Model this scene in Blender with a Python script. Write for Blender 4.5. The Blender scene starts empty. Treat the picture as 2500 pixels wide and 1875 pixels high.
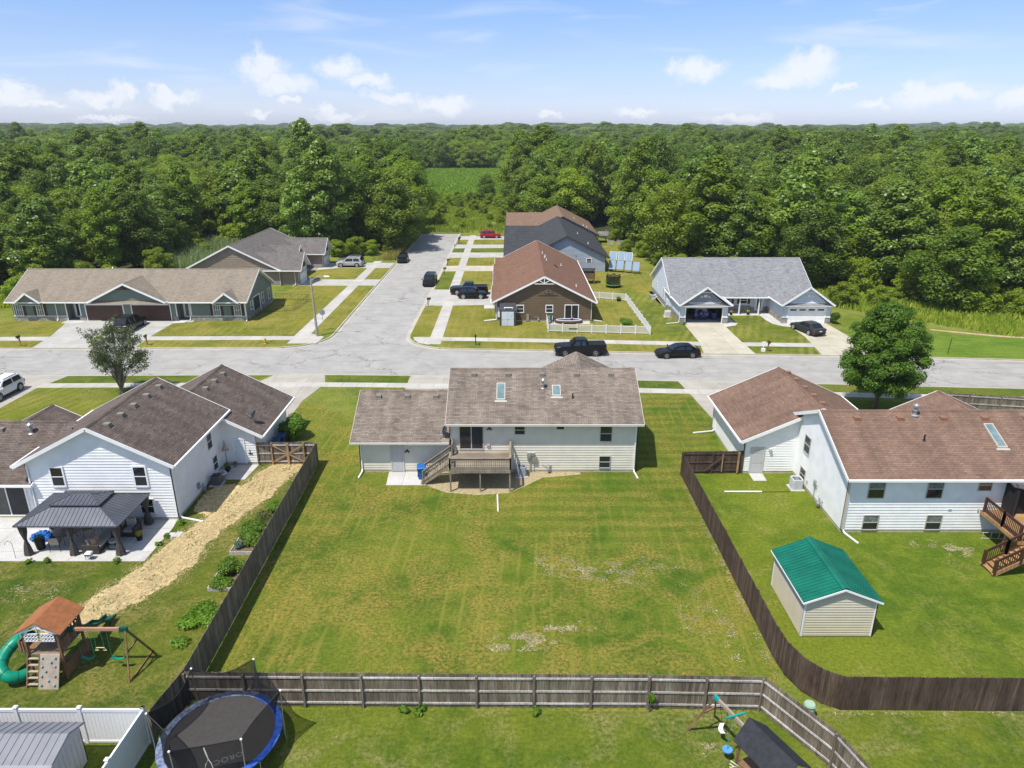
import bpy, bmesh, math, random
import numpy as np
from mathutils import Vector, Matrix, Euler
R=math.radians; rnd=random.Random(7)
S=bpy.context.scene; COL=S.collection
# ---------------- camera, world, sun, exposure ----------------
H=24.0; PITCH=20.088
cd=bpy.data.cameras.new('camera'); cam=bpy.data.objects.new('camera',cd); COL.objects.link(cam)
cam.location=(0,0,H); cam.rotation_euler=(R(90-PITCH),0,0)
cd.sensor_width=36; cd.sensor_fit='HORIZONTAL'; cd.lens=24.984; cd.clip_start=.5; cd.clip_end=12000
S.camera=cam
SUN_DIR=Vector((.355,.345,-1)).normalized()
sl=bpy.data.lights.new('sun','SUN'); sl.energy=4.7; sl.angle=R(.5); sl.color=(1,.955,.88)
so=bpy.data.objects.new('sun',sl); COL.objects.link(so); so.rotation_euler=SUN_DIR.to_track_quat('-Z','Y').to_euler(); so.location=(-40,-30,90)
S.view_settings.view_transform='Standard'; S.view_settings.look='None'; S.view_settings.gamma=1
S.view_settings.exposure=0.16
W=bpy.data.worlds.new('World'); S.world=W; W.use_nodes=True
def world():
    nt=W.node_tree; N=nt.nodes; L=nt.links; N.clear()
    out=N.new('ShaderNodeOutputWorld'); bg=N.new('ShaderNodeBackground'); L.new(bg.outputs[0],out.inputs[0])
    sky=N.new('ShaderNodeTexSky'); sky.sky_type='NISHITA'; sky.sun_disc=False
    sky.sun_elevation=R(63.7); sky.sun_rotation=R(226); sky.altitude=200; sky.air_density=1.0; sky.dust_density=.6; sky.ozone_density=1.0
    bg.inputs[1].default_value=.15
    tc=N.new('ShaderNodeTexCoord'); sp=N.new('ShaderNodeSeparateXYZ'); L.new(tc.outputs['Generated'],sp.inputs[0])
    def m(op,a,b=None,c=None):
        n=N.new('ShaderNodeMath'); n.operation=op
        for i,v in enumerate((a,b,c)):
            if v is None: continue
            if isinstance(v,(int,float)): n.inputs[i].default_value=v
            else: L.new(v,n.inputs[i])
        return n.outputs[0]
    az=m('MULTIPLY',m('ARCTAN2',sp.outputs[0],sp.outputs[1]),57.2958)
    el=m('MULTIPLY',m('ARCSINE',sp.outputs[2]),57.2958)
    cb=N.new('ShaderNodeCombineXYZ'); L.new(az,cb.inputs[0]); L.new(el,cb.inputs[1])
    # real-air tint: pale towards the horizon, deeper blue higher up
    gr=N.new('ShaderNodeMapRange'); L.new(el,gr.inputs[0]); gr.inputs[1].default_value=0; gr.inputs[2].default_value=90
    mixg=N.new('ShaderNodeValToRGB'); L.new(gr.outputs[0],mixg.inputs[0]); e=mixg.color_ramp.elements
    e[0].position=0; e[0].color=(.76,.86,1.35,1); e[1].position=1; e[1].color=(1.18,1.02,.86,1)
    for p_,c_ in ((.025,(.66,.74,1.12)),(.06,(.66,.72,.99)),(.115,(.60,.74,1.0)),(.3,(1.0,.95,.92))): x_=e.new(p_); x_.color=(*c_,1)
    mul=N.new('ShaderNodeMix'); mul.data_type='RGBA'; mul.blend_type='MULTIPLY'; mul.inputs[0].default_value=1
    L.new(sky.outputs[0],mul.inputs[6]); L.new(mixg.outputs[0],mul.inputs[7])
    # clouds: distorted ellipses in azimuth / elevation
    nz=N.new('ShaderNodeTexNoise'); nz.inputs['Scale'].default_value=.62; nz.inputs['Detail'].default_value=9; nz.inputs['Roughness'].default_value=.68
    L.new(cb.outputs[0],nz.inputs['Vector'])
    vm=N.new('ShaderNodeVectorMath'); vm.operation='SUBTRACT'; L.new(nz.outputs['Color'],vm.inputs[0]); vm.inputs[1].default_value=(.5,.5,.5)
    v2=N.new('ShaderNodeVectorMath'); v2.operation='MULTIPLY'; L.new(vm.outputs[0],v2.inputs[0]); v2.inputs[1].default_value=(4.4,2.6,0)
    v3=N.new('ShaderNodeVectorMath'); v3.operation='ADD'; L.new(cb.outputs[0],v3.inputs[0]); L.new(v2.outputs[0],v3.inputs[1])
    d=None
    def ae(px,py):
        u=(px-1250)/1735; v=-(py-937.5)/1735; c,s=math.cos(R(PITCH)),math.sin(R(PITCH))
        x,y,z=u,c+v*s,-s+v*c; return math.degrees(math.atan2(x,y)), math.degrees(math.atan2(z,math.hypot(x,y)))
    for px,py,rx,ry in CLOUDS:
        rx*=.88; ry*=.88
        a,e=ae(px,py)
        s1=N.new('ShaderNodeVectorMath'); s1.operation='SUBTRACT'; L.new(v3.outputs[0],s1.inputs[0]); s1.inputs[1].default_value=(a,e,0)
        s2=N.new('ShaderNodeVectorMath'); s2.operation='MULTIPLY'; L.new(s1.outputs[0],s2.inputs[0]); s2.inputs[1].default_value=(1/rx,1/ry,0)
        s3=N.new('ShaderNodeVectorMath'); s3.operation='LENGTH'; L.new(s2.outputs[0],s3.inputs[0])
        d=s3.outputs['Value'] if d is None else m('MINIMUM',d,s3.outputs['Value'])
    ss=N.new('ShaderNodeMapRange'); ss.interpolation_type='SMOOTHSTEP'; L.new(d,ss.inputs[0])
    ss.inputs[1].default_value=1.0; ss.inputs[2].default_value=.22; ss.inputs[3].default_value=0; ss.inputs[4].default_value=.82
    # thin cirrus
    mp=N.new('ShaderNodeMapping'); L.new(cb.outputs[0],mp.inputs[0]); mp.inputs['Rotation'].default_value=(0,0,R(9)); mp.inputs['Scale'].default_value=(.05,.33,1)
    n2=N.new('ShaderNodeTexNoise'); n2.inputs['Scale'].default_value=1.6; n2.inputs['Detail'].default_value=6; n2.inputs['Distortion'].default_value=.6; L.new(mp.outputs[0],n2.inputs['Vector'])
    c2=N.new('ShaderNodeMapRange'); c2.interpolation_type='SMOOTHSTEP'; L.new(n2.outputs[0],c2.inputs[0]); c2.inputs[1].default_value=.5; c2.inputs[2].default_value=.78; c2.inputs[4].default_value=.42
    tot=m('MAXIMUM',ss.outputs[0],c2.outputs[0])
    mx=N.new('ShaderNodeMix'); mx.data_type='RGBA'; L.new(tot,mx.inputs[0]); L.new(mul.outputs[2],mx.inputs[6]); mx.inputs[7].default_value=CLOUDC
    L.new(mx.outputs[2],bg.inputs[0])
CLOUDC=(5.6,5.75,6.1,1)
CLOUDS=[(20,235,3.0,1.2),(30,212,1.5,1.0),(90,255,2.6,.5),(245,240,2.6,.8),(300,222,1.3,1.2),(425,242,2.8,.75),(400,225,1.4,.8),(270,286,3.4,.35),(640,170,2.6,1.5),(690,205,3.2,1.0),(640,150,1.2,1.4),(830,165,2.4,1.2),(900,200,3,.9),(705,243,1.2,.5),(630,272,1.8,.5),(960,240,3,.7),(1080,255,3.2,1.0),(830,285,2.6,.6),(800,268,1.2,.6),(1700,170,3.0,1.3),(1680,160,1.6,1.2),(1960,170,3.6,1.7),(2000,150,2.2,1.4),(1910,195,3,.8),(2260,235,3.0,1.2),(2240,215,1.1,1.2),(2330,225,3,.9),(2130,262,1.6,.5),(2490,240,2.2,.9),(1560,275,2.4,.55),(1340,280,1.5,.35),(1810,290,4.2,.5),(2060,222,1.2,.4)]
world()
# ---------------- materials ----------------
MATS={}
class NT:
    def __init__(s,name):
        s.m=bpy.data.materials.new(name); s.m.use_nodes=True; s.nt=s.m.node_tree; s.N=s.nt.nodes; s.N.clear()
        s.out=s.N.new('ShaderNodeOutputMaterial'); s.b=s.N.new('ShaderNodeBsdfPrincipled'); s.link(s.b.outputs[0],s.out.inputs[0])
    def link(s,a,b): s.nt.links.new(a,b)
    def node(s,t,**k):
        n=s.N.new(t)
        for a,v in k.items(): setattr(n,a,v)
        return n
    def setv(s,inp,v):
        if hasattr(v,'is_output') or isinstance(v,bpy.types.NodeSocket): s.link(v,inp)
        else: inp.default_value=v
    def noise(s,vec,scale,detail=3,rough=.55,dist=0,out=0):
        n=s.node('ShaderNodeTexNoise'); n.inputs['Scale'].default_value=scale; n.inputs['Detail'].default_value=detail; n.inputs['Roughness'].default_value=rough; n.inputs['Distortion'].default_value=dist
        if vec is not None: s.link(vec,n.inputs['Vector'])
        return n.outputs[out]
    def rng(s,v,a,b,c=0,d=1,smooth=True):
        n=s.node('ShaderNodeMapRange'); 
        if smooth: n.interpolation_type='SMOOTHSTEP'
        s.setv(n.inputs[0],v)
        for i,x in zip((1,2,3,4),(a,b,c,d)): s.setv(n.inputs[i],x)
        return n.outputs[0]
    def mix(s,f,a,b,mode='MIX'):
        n=s.node('ShaderNodeMix',data_type='RGBA',blend_type=mode); s.setv(n.inputs[0],f)
        s.setv(n.inputs[6],rgba(a) if isinstance(a,tuple) else a); s.setv(n.inputs[7],rgba(b) if isinstance(b,tuple) else b); return n.outputs[2]
    def math(s,op,a,b=0):
        n=s.node('ShaderNodeMath',operation=op); s.setv(n.inputs[0],a); s.setv(n.inputs[1],b); return n.outputs[0]
    def mapping(s,vec,scale=(1,1,1),rot=(0,0,0),loc=(0,0,0)):
        n=s.node('ShaderNodeMapping'); s.link(vec,n.inputs[0]); n.inputs['Scale'].default_value=scale; n.inputs['Rotation'].default_value=rot; n.inputs['Location'].default_value=loc; return n.outputs[0]
    def bump(s,h,strength=.3,dist=.02):
        n=s.node('ShaderNodeBump'); n.inputs['Strength'].default_value=strength; n.inputs['Distance'].default_value=dist; s.link(h,n.inputs['Height']); s.link(n.outputs[0],s.b.inputs['Normal'])
    def pos(s): return s.node('ShaderNodeNewGeometry').outputs['Position']
    def island(s): return s.node('ShaderNodeNewGeometry').outputs['Random Per Island']
    def objc(s): return s.node('ShaderNodeTexCoord').outputs['Object']
    def uv(s): return s.node('ShaderNodeTexCoord').outputs['UV']
    def fin(s,col,rough=.8,spec=.3,metal=0):
        s.setv(s.b.inputs['Base Color'],rgba(col) if isinstance(col,tuple) else col); s.setv(s.b.inputs['Roughness'],rough); s.b.inputs['Specular IOR Level'].default_value=spec; s.b.inputs['Metallic'].default_value=metal; return s.m
def rgba(c): return (c[0],c[1],c[2],1) if len(c)==3 else c
def sc(c,k): return tuple(min(1,x*k) for x in c[:3])
def mat(name,col,rough=.7,var=.12,vs=2.5,metal=0,spec=.3,bump=0,isl=0,coat=0,detail=4):
    if name in MATS: return MATS[name]
    t=NT(name); n=t.noise(t.objc(),vs,detail)
    c=t.mix(t.rng(n,.3,.7),sc(col,1-var),sc(col,1+var))
    if isl: c=t.mix(1,c,t.mix(t.island(),(1-isl,)*3,(1+isl,)*3),'MULTIPLY')
    if bump: t.bump(t.noise(t.objc(),vs*12,3),bump,.01)
    t.b.inputs['Coat Weight'].default_value=coat; t.b.inputs['Coat Roughness'].default_value=.05
    MATS[name]=t.fin(c,rough,spec,metal); return MATS[name]
def wood(name,c1,c2,c3,rough=.85):
    t=NT(name); r=t.node('ShaderNodeValToRGB'); t.link(t.island(),r.inputs[0]); e=r.color_ramp.elements
    e[0].color=rgba(c1); e[1].color=rgba(c3); x=e.new(.5); x.color=rgba(c2)
    g=t.noise(t.mapping(t.objc(),(14,14,1.1)),1.5,5,.6); g2=t.noise(t.objc(),.8,3)
    c=t.mix(1,r.outputs[0],t.mix(t.rng(g,.3,.75),(.62,)*3,(1.3,)*3),'MULTIPLY'); c=t.mix(1,c,t.mix(t.rng(g2,.35,.7),(.8,)*3,(1.12,)*3),'MULTIPLY')
    t.bump(g,.25,.01); MATS[name]=t.fin(c,rough,.2); return MATS[name]
def shingle(name,c1,c2,c3,stain=.25):
    t=NT(name); uv=t.uv()
    def br(w,h,a,b,mort):
        n=t.node('ShaderNodeTexBrick'); t.link(uv,n.inputs['Vector']); n.inputs['Scale'].default_value=1; n.inputs['Brick Width'].default_value=w; n.inputs['Row Height'].default_value=h
        n.inputs['Mortar Size'].default_value=mort; n.inputs['Mortar Smooth'].default_value=.3; n.inputs['Color1'].default_value=rgba(a); n.inputs['Color2'].default_value=rgba(b); n.inputs['Mortar'].default_value=rgba(sc(c1,.45)); n.offset=.42; n.squash=1; return n
    a=br(.34,.145,c1,c2,.012); b=br(.51,.145,c3,c2,.012); b.offset=.31
    c=t.mix(t.rng(t.noise(uv,1.7,4,.7),.35,.65),a.outputs[0],b.outputs[0])
    g=t.noise(uv,38,2); c=t.mix(1,c,t.mix(t.rng(g,.3,.7),(.74,)*3,(1.22,)*3),'MULTIPLY')
    s1=t.noise(t.mapping(uv,(1.0,.22,1)),.9,5,.6); c=t.mix(1,c,t.mix(t.rng(s1,.3,.72),(1-stain,)*3,(1+stain*.6,)*3),'MULTIPLY')
    inv=t.math('SUBTRACT',1,a.outputs['Fac']); t.bump(inv,.6,.015); MATS[name]=t.fin(c,.95,.15); return MATS[name]
def grass(name,c1,c2,c3,stripe=None,sstr=.0,per=1.05,dry=.62,fine=1.0,cross=None,thin=(.15,.85)):
    """c1 deep green, c2 yellow green, c3 straw; stripe=angle of mower passes in degrees"""
    t=NT(name); p=t.pos()
    n1=t.noise(p,.11,6,.62,.6); n2=t.noise(p,.75,7,.7,.4); n3=t.noise(p,5.5,5,.72); n4=t.noise(t.mapping(p,(1,1,1)),34,3,.7); n5=t.noise(t.mapping(p,(1,1,1),loc=(31,7,0)),.33,6,.72,.8)
    c=t.mix(t.rng(n1,.36,.64),c1,c2); c=t.mix(t.rng(n2,.42,.68,0,.75),c,sc(c2,1.12)); 
    dr=t.math('MULTIPLY',t.rng(n5,dry-.16,dry+.13),t.rng(n3,.36,.6)); c=t.mix(t.math('MULTIPLY',dr,.8),c,c3)
    c=t.mix(1,c,t.mix(t.rng(n3,.28,.72),(.7,.72,.72),(1.22,1.2,1.15)),'MULTIPLY'); c=t.mix(1,c,t.mix(t.rng(n4,.25,.75),(.62,)*3,(1.34,)*3),'MULTIPLY')
    if stripe is not None:
        q=t.mapping(p,(1,1,1),(0,0,R(stripe))); w=t.node('ShaderNodeTexWave'); w.wave_type='BANDS'; w.bands_direction='X'; t.link(q,w.inputs['Vector']); w.inputs['Scale'].default_value=.31416/per*1.0; w.inputs['Distortion'].default_value=1.0; w.inputs['Detail'].default_value=4; w.inputs['Detail Scale'].default_value=.6
        f=t.math('MULTIPLY',t.rng(w.outputs['Fac'],*thin),t.rng(t.noise(p,.22,4),.42,.62)); c=t.mix(t.math('MULTIPLY',f,sstr),c,t.mix(.45,sc(c2,1.35),c3))
    if cross:
        w=t.node('ShaderNodeTexWave'); w.wave_type='BANDS'; w.bands_direction='Y'; t.link(p,w.inputs['Vector']); w.inputs['Scale'].default_value=.25; w.inputs['Distortion'].default_value=1.8; w.inputs['Detail'].default_value=3
        sx=t.node('ShaderNodeSeparateXYZ'); t.link(p,sx.inputs[0]); mk=t.math('MULTIPLY',t.rng(sx.outputs[0],-4,3),t.rng(sx.outputs[1],35.5,39)); f=t.math('MULTIPLY',t.rng(w.outputs['Fac'],.35,.7),mk); c=t.mix(t.math('MULTIPLY',f,.45),c,t.mix(1,c,(1.75,1.5,1.6),'MULTIPLY')); c=t.mix(t.math('MULTIPLY',mk,.35),c,sc(c1,.9))
    t.bump(t.math('ADD',n4,n3),.75,.06*fine); MATS[name]=t.fin(c,.95,.12); return MATS[name]
def concrete(name,col,joint=None,crack=0,streak=0,angle=0):
    t=NT(name); p=t.pos(); n=t.noise(p,.5,6,.65); n2=t.noise(p,14,4,.7)
    c=t.mix(t.rng(n,.3,.7),sc(col,.88),sc(col,1.08)); c=t.mix(1,c,t.mix(t.rng(n2,.25,.75),(.86,)*3,(1.1,)*3),'MULTIPLY')
    if streak:
        s=t.noise(t.mapping(p,(.05,.9,1),(0,0,R(angle))),1.4,6,.65,.4); c=t.mix(t.rng(s,.52,.72,0,streak),c,sc(col,.62))
    if joint:
        b=t.node('ShaderNodeTexBrick'); t.link(t.mapping(p,(1,1,1),(0,0,R(angle))),b.inputs['Vector']); b.offset=0; b.inputs['Scale'].default_value=1; b.inputs['Brick Width'].default_value=joint[0]; b.inputs['Row Height'].default_value=joint[1]; b.inputs['Mortar Size'].default_value=.018; b.inputs['Mortar Smooth'].default_value=.4
        b.inputs['Color1'].default_value=(1,1,1,1); b.inputs['Color2'].default_value=(.9,.9,.9,1); b.inputs['Mortar'].default_value=(.5,.48,.45,1); c=t.mix(1,c,b.outputs[0],'MULTIPLY')
    if crack:
        v=t.node('ShaderNodeTexVoronoi'); v.feature='DISTANCE_TO_EDGE'; v.inputs['Scale'].default_value=.13
        d=t.node('ShaderNodeVectorMath',operation='ADD'); t.link(p,d.inputs[0]); k=t.node('ShaderNodeVectorMath',operation='MULTIPLY'); t.link(t.noise(p,.5,6,.7,0,1),k.inputs[0]); k.inputs[1].default_value=(5,5,0); t.link(k.outputs[0],d.inputs[1]); t.link(d.outputs[0],v.inputs['Vector'])
        f=t.math('MULTIPLY',t.rng(v.outputs['Distance'],.0,.013,1,0),t.rng(t.noise(p,.12,2),.42,.55)); c=t.mix(t.math('MULTIPLY',f,crack),c,sc(col,.4))
    t.bump(n2,.15,.01); MATS[name]=t.fin(c,.9,.2); return MATS[name]
def leafm(name,c1,c2,tr=.35,rough=.5,spec=.35):
    t=NT(name); oi=t.node('ShaderNodeObjectInfo').outputs['Random']; il=t.island()
    n=t.noise(t.objc(),.45,3); 
    fm=t.math('ADD',t.math('MULTIPLY',il,.45),t.math('MULTIPLY',t.rng(n,.3,.7),.55)); c=t.mix(fm,c1,c2)
    c=t.mix(1,c,t.mix(oi,(.72,.78,.8),(1.32,1.16,1.0)),'MULTIPLY'); hs=t.node('ShaderNodeHueSaturation'); t.link(c,hs.inputs['Color']); t.setv(hs.inputs['Hue'],t.math('ADD',t.math('MULTIPLY',oi,.03),.488)); c=hs.outputs[0]
    t.fin(c,rough,spec); ts=t.node('ShaderNodeBsdfTranslucent'); t.link(t.mix(1,c,(1.25,1.35,.7),'MULTIPLY'),ts.inputs[0]); mx=t.node('ShaderNodeMixShader'); mx.inputs[0].default_value=tr
    t.link(t.b.outputs[0],mx.inputs[1]); t.link(ts.outputs[0],mx.inputs[2]); t.link(mx.outputs[0],t.out.inputs[0]); MATS[name]=t.m; return t.m
def sheer(name,col,op):
    t=NT(name); t.fin(col,.8,.1); tr=t.node('ShaderNodeBsdfTransparent'); mx=t.node('ShaderNodeMixShader'); mx.inputs[0].default_value=op
    t.link(tr.outputs[0],mx.inputs[1]); t.link(t.b.outputs[0],mx.inputs[2]); t.link(mx.outputs[0],t.out.inputs[0]); MATS[name]=t.m; return t.m
def stone(name,c1,c2,c3):
    t=NT(name); uv=t.mapping(t.uv(),(1,2.3,1)); v=t.node('ShaderNodeTexVoronoi'); v.inputs['Scale'].default_value=2.2; t.link(uv,v.inputs['Vector']); e=t.node('ShaderNodeTexVoronoi',feature='DISTANCE_TO_EDGE'); e.inputs['Scale'].default_value=2.2; t.link(uv,e.inputs['Vector'])
    sp=t.node('ShaderNodeSeparateColor'); t.link(v.outputs['Color'],sp.inputs[0]); c=t.mix(sp.outputs[0],c1,c2); c=t.mix(t.math('MULTIPLY',sp.outputs[1],.5),c,c3); c=t.mix(t.rng(e.outputs[0],.0,.06,1,0),c,sc(c1,.4)); t.bump(e.outputs[0],.5,.05); MATS[name]=t.fin(c,.9,.2); return MATS[name]
# plain paints
WHITE=mat('white_vinyl',(.84,.84,.83),.5,.05,1.2); WTRIM=mat('white_trim',(.86,.86,.85),.45,.04,1)
CREAM=mat('cream_siding',(.70,.66,.55),.55,.05,1.2); CTRIM=mat('almond_trim',(.50,.46,.40),.5,.05,1); PALE=mat('pale_tan_trim',(.52,.5,.45),.5,.05,1)
GREEN=mat('sage_siding',(.19,.225,.18),.65,.06,1.2); BRN=mat('brown_siding',(.155,.108,.064),.65,.08,1.2); TAUPE=mat('taupe_siding',(.30,.235,.185),.65,.07,1.2)
GREYS=mat('grey_blue_siding',(.36,.40,.46),.6,.05,1.2); BLUES=mat('blue_siding',(.30,.37,.47),.6,.05,1.2); LGREY=mat('light_grey_siding',(.60,.65,.72),.6,.04,1.2); DGREYS=mat('slate_shake',(.26,.27,.30),.7,.08,3)
TAN=mat('tan_vinyl',(.60,.55,.42),.5,.04,1.2)
GLASS=mat('window_glass',(.018,.022,.026),.06,.3,.6,0,.8); SCREENG=mat('window_screen',(.03,.033,.037),.45,.2,1); SKYG=mat('skylight_glass',(.16,.24,.25),.08,.2,2,0,.8); BLIND=mat('window_blind',(.16,.18,.19),.25,.3,6,0,.6)  # window glass is opaque; darkness of the room behind is put into its colour
FOUND=mat('foundation',(.46,.42,.32),.9,.12,3); BLACK=mat('black_plastic',(.012,.012,.013),.5,.2,3); DMET=mat('dark_metal',(.03,.03,.033),.45,.2,3); GALV=mat('galvanised',(.45,.46,.47),.35,.15,4,.6); GREYM=mat('grey_metal',(.28,.30,.32),.45,.1,3,.2)
VENTG=mat('roof_vent_grey',(.22,.20,.17),.7,.1,4); VENTB=mat('roof_vent_brown',(.26,.14,.09),.7,.1,4)
DOORW=mat('door_white',(.70,.76,.84),.45,.04,1); DOORB=mat('door_brown',(.085,.045,.035),.5,.1,2); DOORP=mat('door_pale',(.5,.5,.5),.5,.04,1)
SH1=shingle('shingle_weathered',(.205,.165,.135),(.31,.26,.215),(.155,.125,.105)); SH2=shingle('shingle_dark_brown',(.13,.10,.082),(.20,.16,.14),(.10,.08,.07)); SH3=shingle('shingle_rust_brown',(.205,.128,.092),(.27,.175,.13),(.165,.112,.088),.2)
SH4=shingle('shingle_tan',(.26,.22,.17),(.33,.28,.22),(.22,.19,.15),.1); SH5=shingle('shingle_grey_brown',(.165,.15,.14),(.225,.205,.19),(.13,.12,.112),.1); SH6=shingle('shingle_russet',(.205,.115,.078),(.26,.15,.105),(.17,.092,.066),.08)
SH7=shingle('shingle_charcoal',(.055,.057,.063),(.085,.088,.097),(.042,.044,.05),.1); SH8=shingle('shingle_brown_tan',(.22,.145,.10),(.27,.18,.13),(.19,.125,.09),.08); SH9=shingle('shingle_slate',(.23,.235,.245),(.33,.335,.345),(.17,.175,.185),.08)
STONE=stone('ledge_stone',(.30,.28,.26),(.45,.43,.40),(.22,.19,.17))
FW=wood('fence_weathered',(.15,.12,.088),(.21,.17,.13),(.28,.24,.195)); FWR=wood('fence_rail_grey',(.44,.41,.38),(.52,.49,.46),(.58,.55,.52)); FB=wood('fence_brown',(.075,.05,.038),(.10,.068,.052),(.135,.095,.073)); FD=wood('deck_grey_wood',(.23,.19,.14),(.30,.25,.19),(.36,.31,.24)); FN=wood('deck_new_wood',(.36,.20,.09),(.42,.24,.11),(.47,.28,.14)); PW=wood('play_wood',(.20,.11,.06),(.26,.15,.085),(.31,.19,.11)); FL=wood('lumber_tan',(.34,.22,.11),(.40,.27,.14),(.46,.31,.17)); BARK=mat('bark',(.13,.10,.075),.9,.3,4,bump=.5)
DKB=mat('dark_brown_rail',(.075,.035,.022),.45,.1,3)
# ---------------- tagging ----------------
ORG=Vector((0,0,0))
def setorg(v=(0,0,0)):
    global ORG; ORG=Vector(v)
def tag(o,label=None,cat=None,group=None,kind=None):
    if label: o['label']=label
    if cat: o['category']=cat
    if group: o['group']=group
    if kind: o['kind']=kind
    return o
def thing(name,label,cat,loc=(0,0,0),rz=0,group=None,world=True):
    o=bpy.data.objects.new(name,None); COL.objects.link(o); o.location=loc; o.rotation_euler=(0,0,rz); o.empty_display_size=.3
    tag(o,label,cat,group); setorg(loc if world else (0,0,0)); return o
def kids(o): return [c for c in o.children]
def copy_thing(o,loc,rz=0,label=None,s=None,sxyz=None):
    def rec(a,par):
        c=a.copy(); COL.objects.link(c); c.parent=par
        for ch in a.children: rec(ch,c)
        return c
    c=rec(o,None); c.location=loc; c.rotation_euler=(0,0,rz)
    if s: c.scale=(s,s,s)
    if sxyz: c.scale=sxyz
    if label: c['label']=label
    return c
# ---------------- mesh builder ----------------
class MB:
    def __init__(s): s.v=[]; s.f=[]; s.m=[]
    def add(s,vs,fs,m=0):
        b=len(s.v); s.v+= [tuple(x) for x in vs]; s.f+=[tuple(b+i for i in f) for f in fs]; s.m+=[m]*len(fs); return s
    def poly(s,pts,m=0): return s.add(pts,[tuple(range(len(pts)))],m)
    def box(s,x0,x1,y0,y1,z0,z1,m=0):
        x0,x1=min(x0,x1),max(x0,x1); y0,y1=min(y0,y1),max(y0,y1); z0,z1=min(z0,z1),max(z0,z1)
        return s.add([(x0,y0,z0),(x1,y0,z0),(x1,y1,z0),(x0,y1,z0),(x0,y0,z1),(x1,y0,z1),(x1,y1,z1),(x0,y1,z1)],[(3,2,1,0),(4,5,6,7),(0,1,5,4),(1,2,6,5),(2,3,7,6),(3,0,4,7)],m)
    def hexa(s,a,b,m=0):  # a,b: 4 pts each ring
        return s.add(list(a)+list(b),[(3,2,1,0),(4,5,6,7),(0,1,5,4),(1,2,6,5),(2,3,7,6),(3,0,4,7)],m)
    def bar(s,p,q,w,h,m=0,up=(0,0,1)):
        p=Vector(p); q=Vector(q); d=(q-p).normalized(); u=Vector(up)
        if abs(d.dot(u))>.99: u=Vector((0,1,0))
        r=d.cross(u).normalized(); n=r.cross(d).normalized(); r*=w/2; n*=h/2
        return s.hexa([p-r-n,p+r-n,p+r+n,p-r+n],[q-r-n,q+r-n,q+r+n,q-r+n],m)
    def tube(s,pts,r,n=8,m=0,cap=True):
        pts=[Vector(p) for p in pts]; k=len(pts); rs=r if isinstance(r,(list,tuple)) else [r]*k; b=len(s.v)
        for i,p in enumerate(pts):
            d=(pts[min(i+1,k-1)]-pts[max(i-1,0)]).normalized(); u=Vector((0,0,1)) if abs(d.z)<.95 else Vector((1,0,0)); a=d.cross(u).normalized(); c=a.cross(d)
            for j in range(n):
                t=2*math.pi*j/n; s.v.append(tuple(p+(a*math.cos(t)+c*math.sin(t))*rs[i]))
        for i in range(k-1):
            for j in range(n): s.f.append((b+i*n+j,b+i*n+(j+1)%n,b+(i+1)*n+(j+1)%n,b+(i+1)*n+j)); s.m.append(m)
        if cap: s.f.append(tuple(b+j for j in range(n))[::-1]); s.f.append(tuple(b+(k-1)*n+j for j in range(n))); s.m+=[m,m]
        return s
    def cyl(s,x,y,z0,z1,r,r2=None,n=16,m=0): return s.tube([(x,y,z0),(x,y,z1)],[r,r if r2 is None else r2],n,m)
    def sph(s,c,r,m=0,nu=12,nv=8,sz=1):
        b=len(s.v)
        for i in range(nv+1):
            a=math.pi*i/nv
            for j in range(nu): t=2*math.pi*j/nu; s.v.append((c[0]+r*math.sin(a)*math.cos(t),c[1]+r*math.sin(a)*math.sin(t),c[2]+r*sz*math.cos(a)))
        for i in range(nv):
            for j in range(nu): s.f.append((b+i*nu+j,b+(i+1)*nu+j,b+(i+1)*nu+(j+1)%nu,b+i*nu+(j+1)%nu)); s.m.append(m)
        return s
    def slab(s,top,t,mt=0,ms=1):
        n=len(top); b=[(p[0],p[1],p[2]-t) for p in top]; s.poly(top,mt); s.poly(b[::-1],ms)
        for i in range(n): j=(i+1)%n; s.poly([top[j],top[i],b[i],b[j]],ms)
        return s
    def build(s,name,mats,parent=None,smooth=False,off=True):
        me=bpy.data.meshes.new(name); o=ORG if off else Vector((0,0,0))
        if not isinstance(mats,(list,tuple)): mats=[mats]
        V=np.array(s.v,dtype=np.float64).reshape(-1,3)-np.array(o)
        me.from_pydata([tuple(x) for x in V],[],s.f); 
        for a in mats: me.materials.append(a)
        me.polygons.foreach_set('material_index',s.m); 
        if smooth: me.polygons.foreach_set('use_smooth',[True]*len(s.f))
        uv=me.uv_layers.new(name='UVMap'); uvs=np.zeros((len(me.loops),2)); me.update()
        for p in me.polygons:
            nr=p.normal
            if abs(nr.z)>.999: T=(1,0,0); B=(0,1,0)
            else:
                T=Vector((-nr.y,nr.x,0)).normalized(); B=nr.cross(T)
            for li in p.loop_indices:
                c=s.v[me.loops[li].vertex_index]; uvs[li]=(c[0]*T[0]+c[1]*T[1]+c[2]*T[2],c[0]*B[0]+c[1]*B[1]+c[2]*B[2])
        uv.data.foreach_set('uv',uvs.ravel())
        ob=bpy.data.objects.new(name,me); COL.objects.link(ob)
        if parent: ob.parent=parent
        else: ob.location=o
        return ob
    def solo(s,name,mats,label,cat,group=None,kind=None,smooth=False):
        o=s.build(name,mats,None,smooth); return tag(o,label,cat,group,kind)
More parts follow.
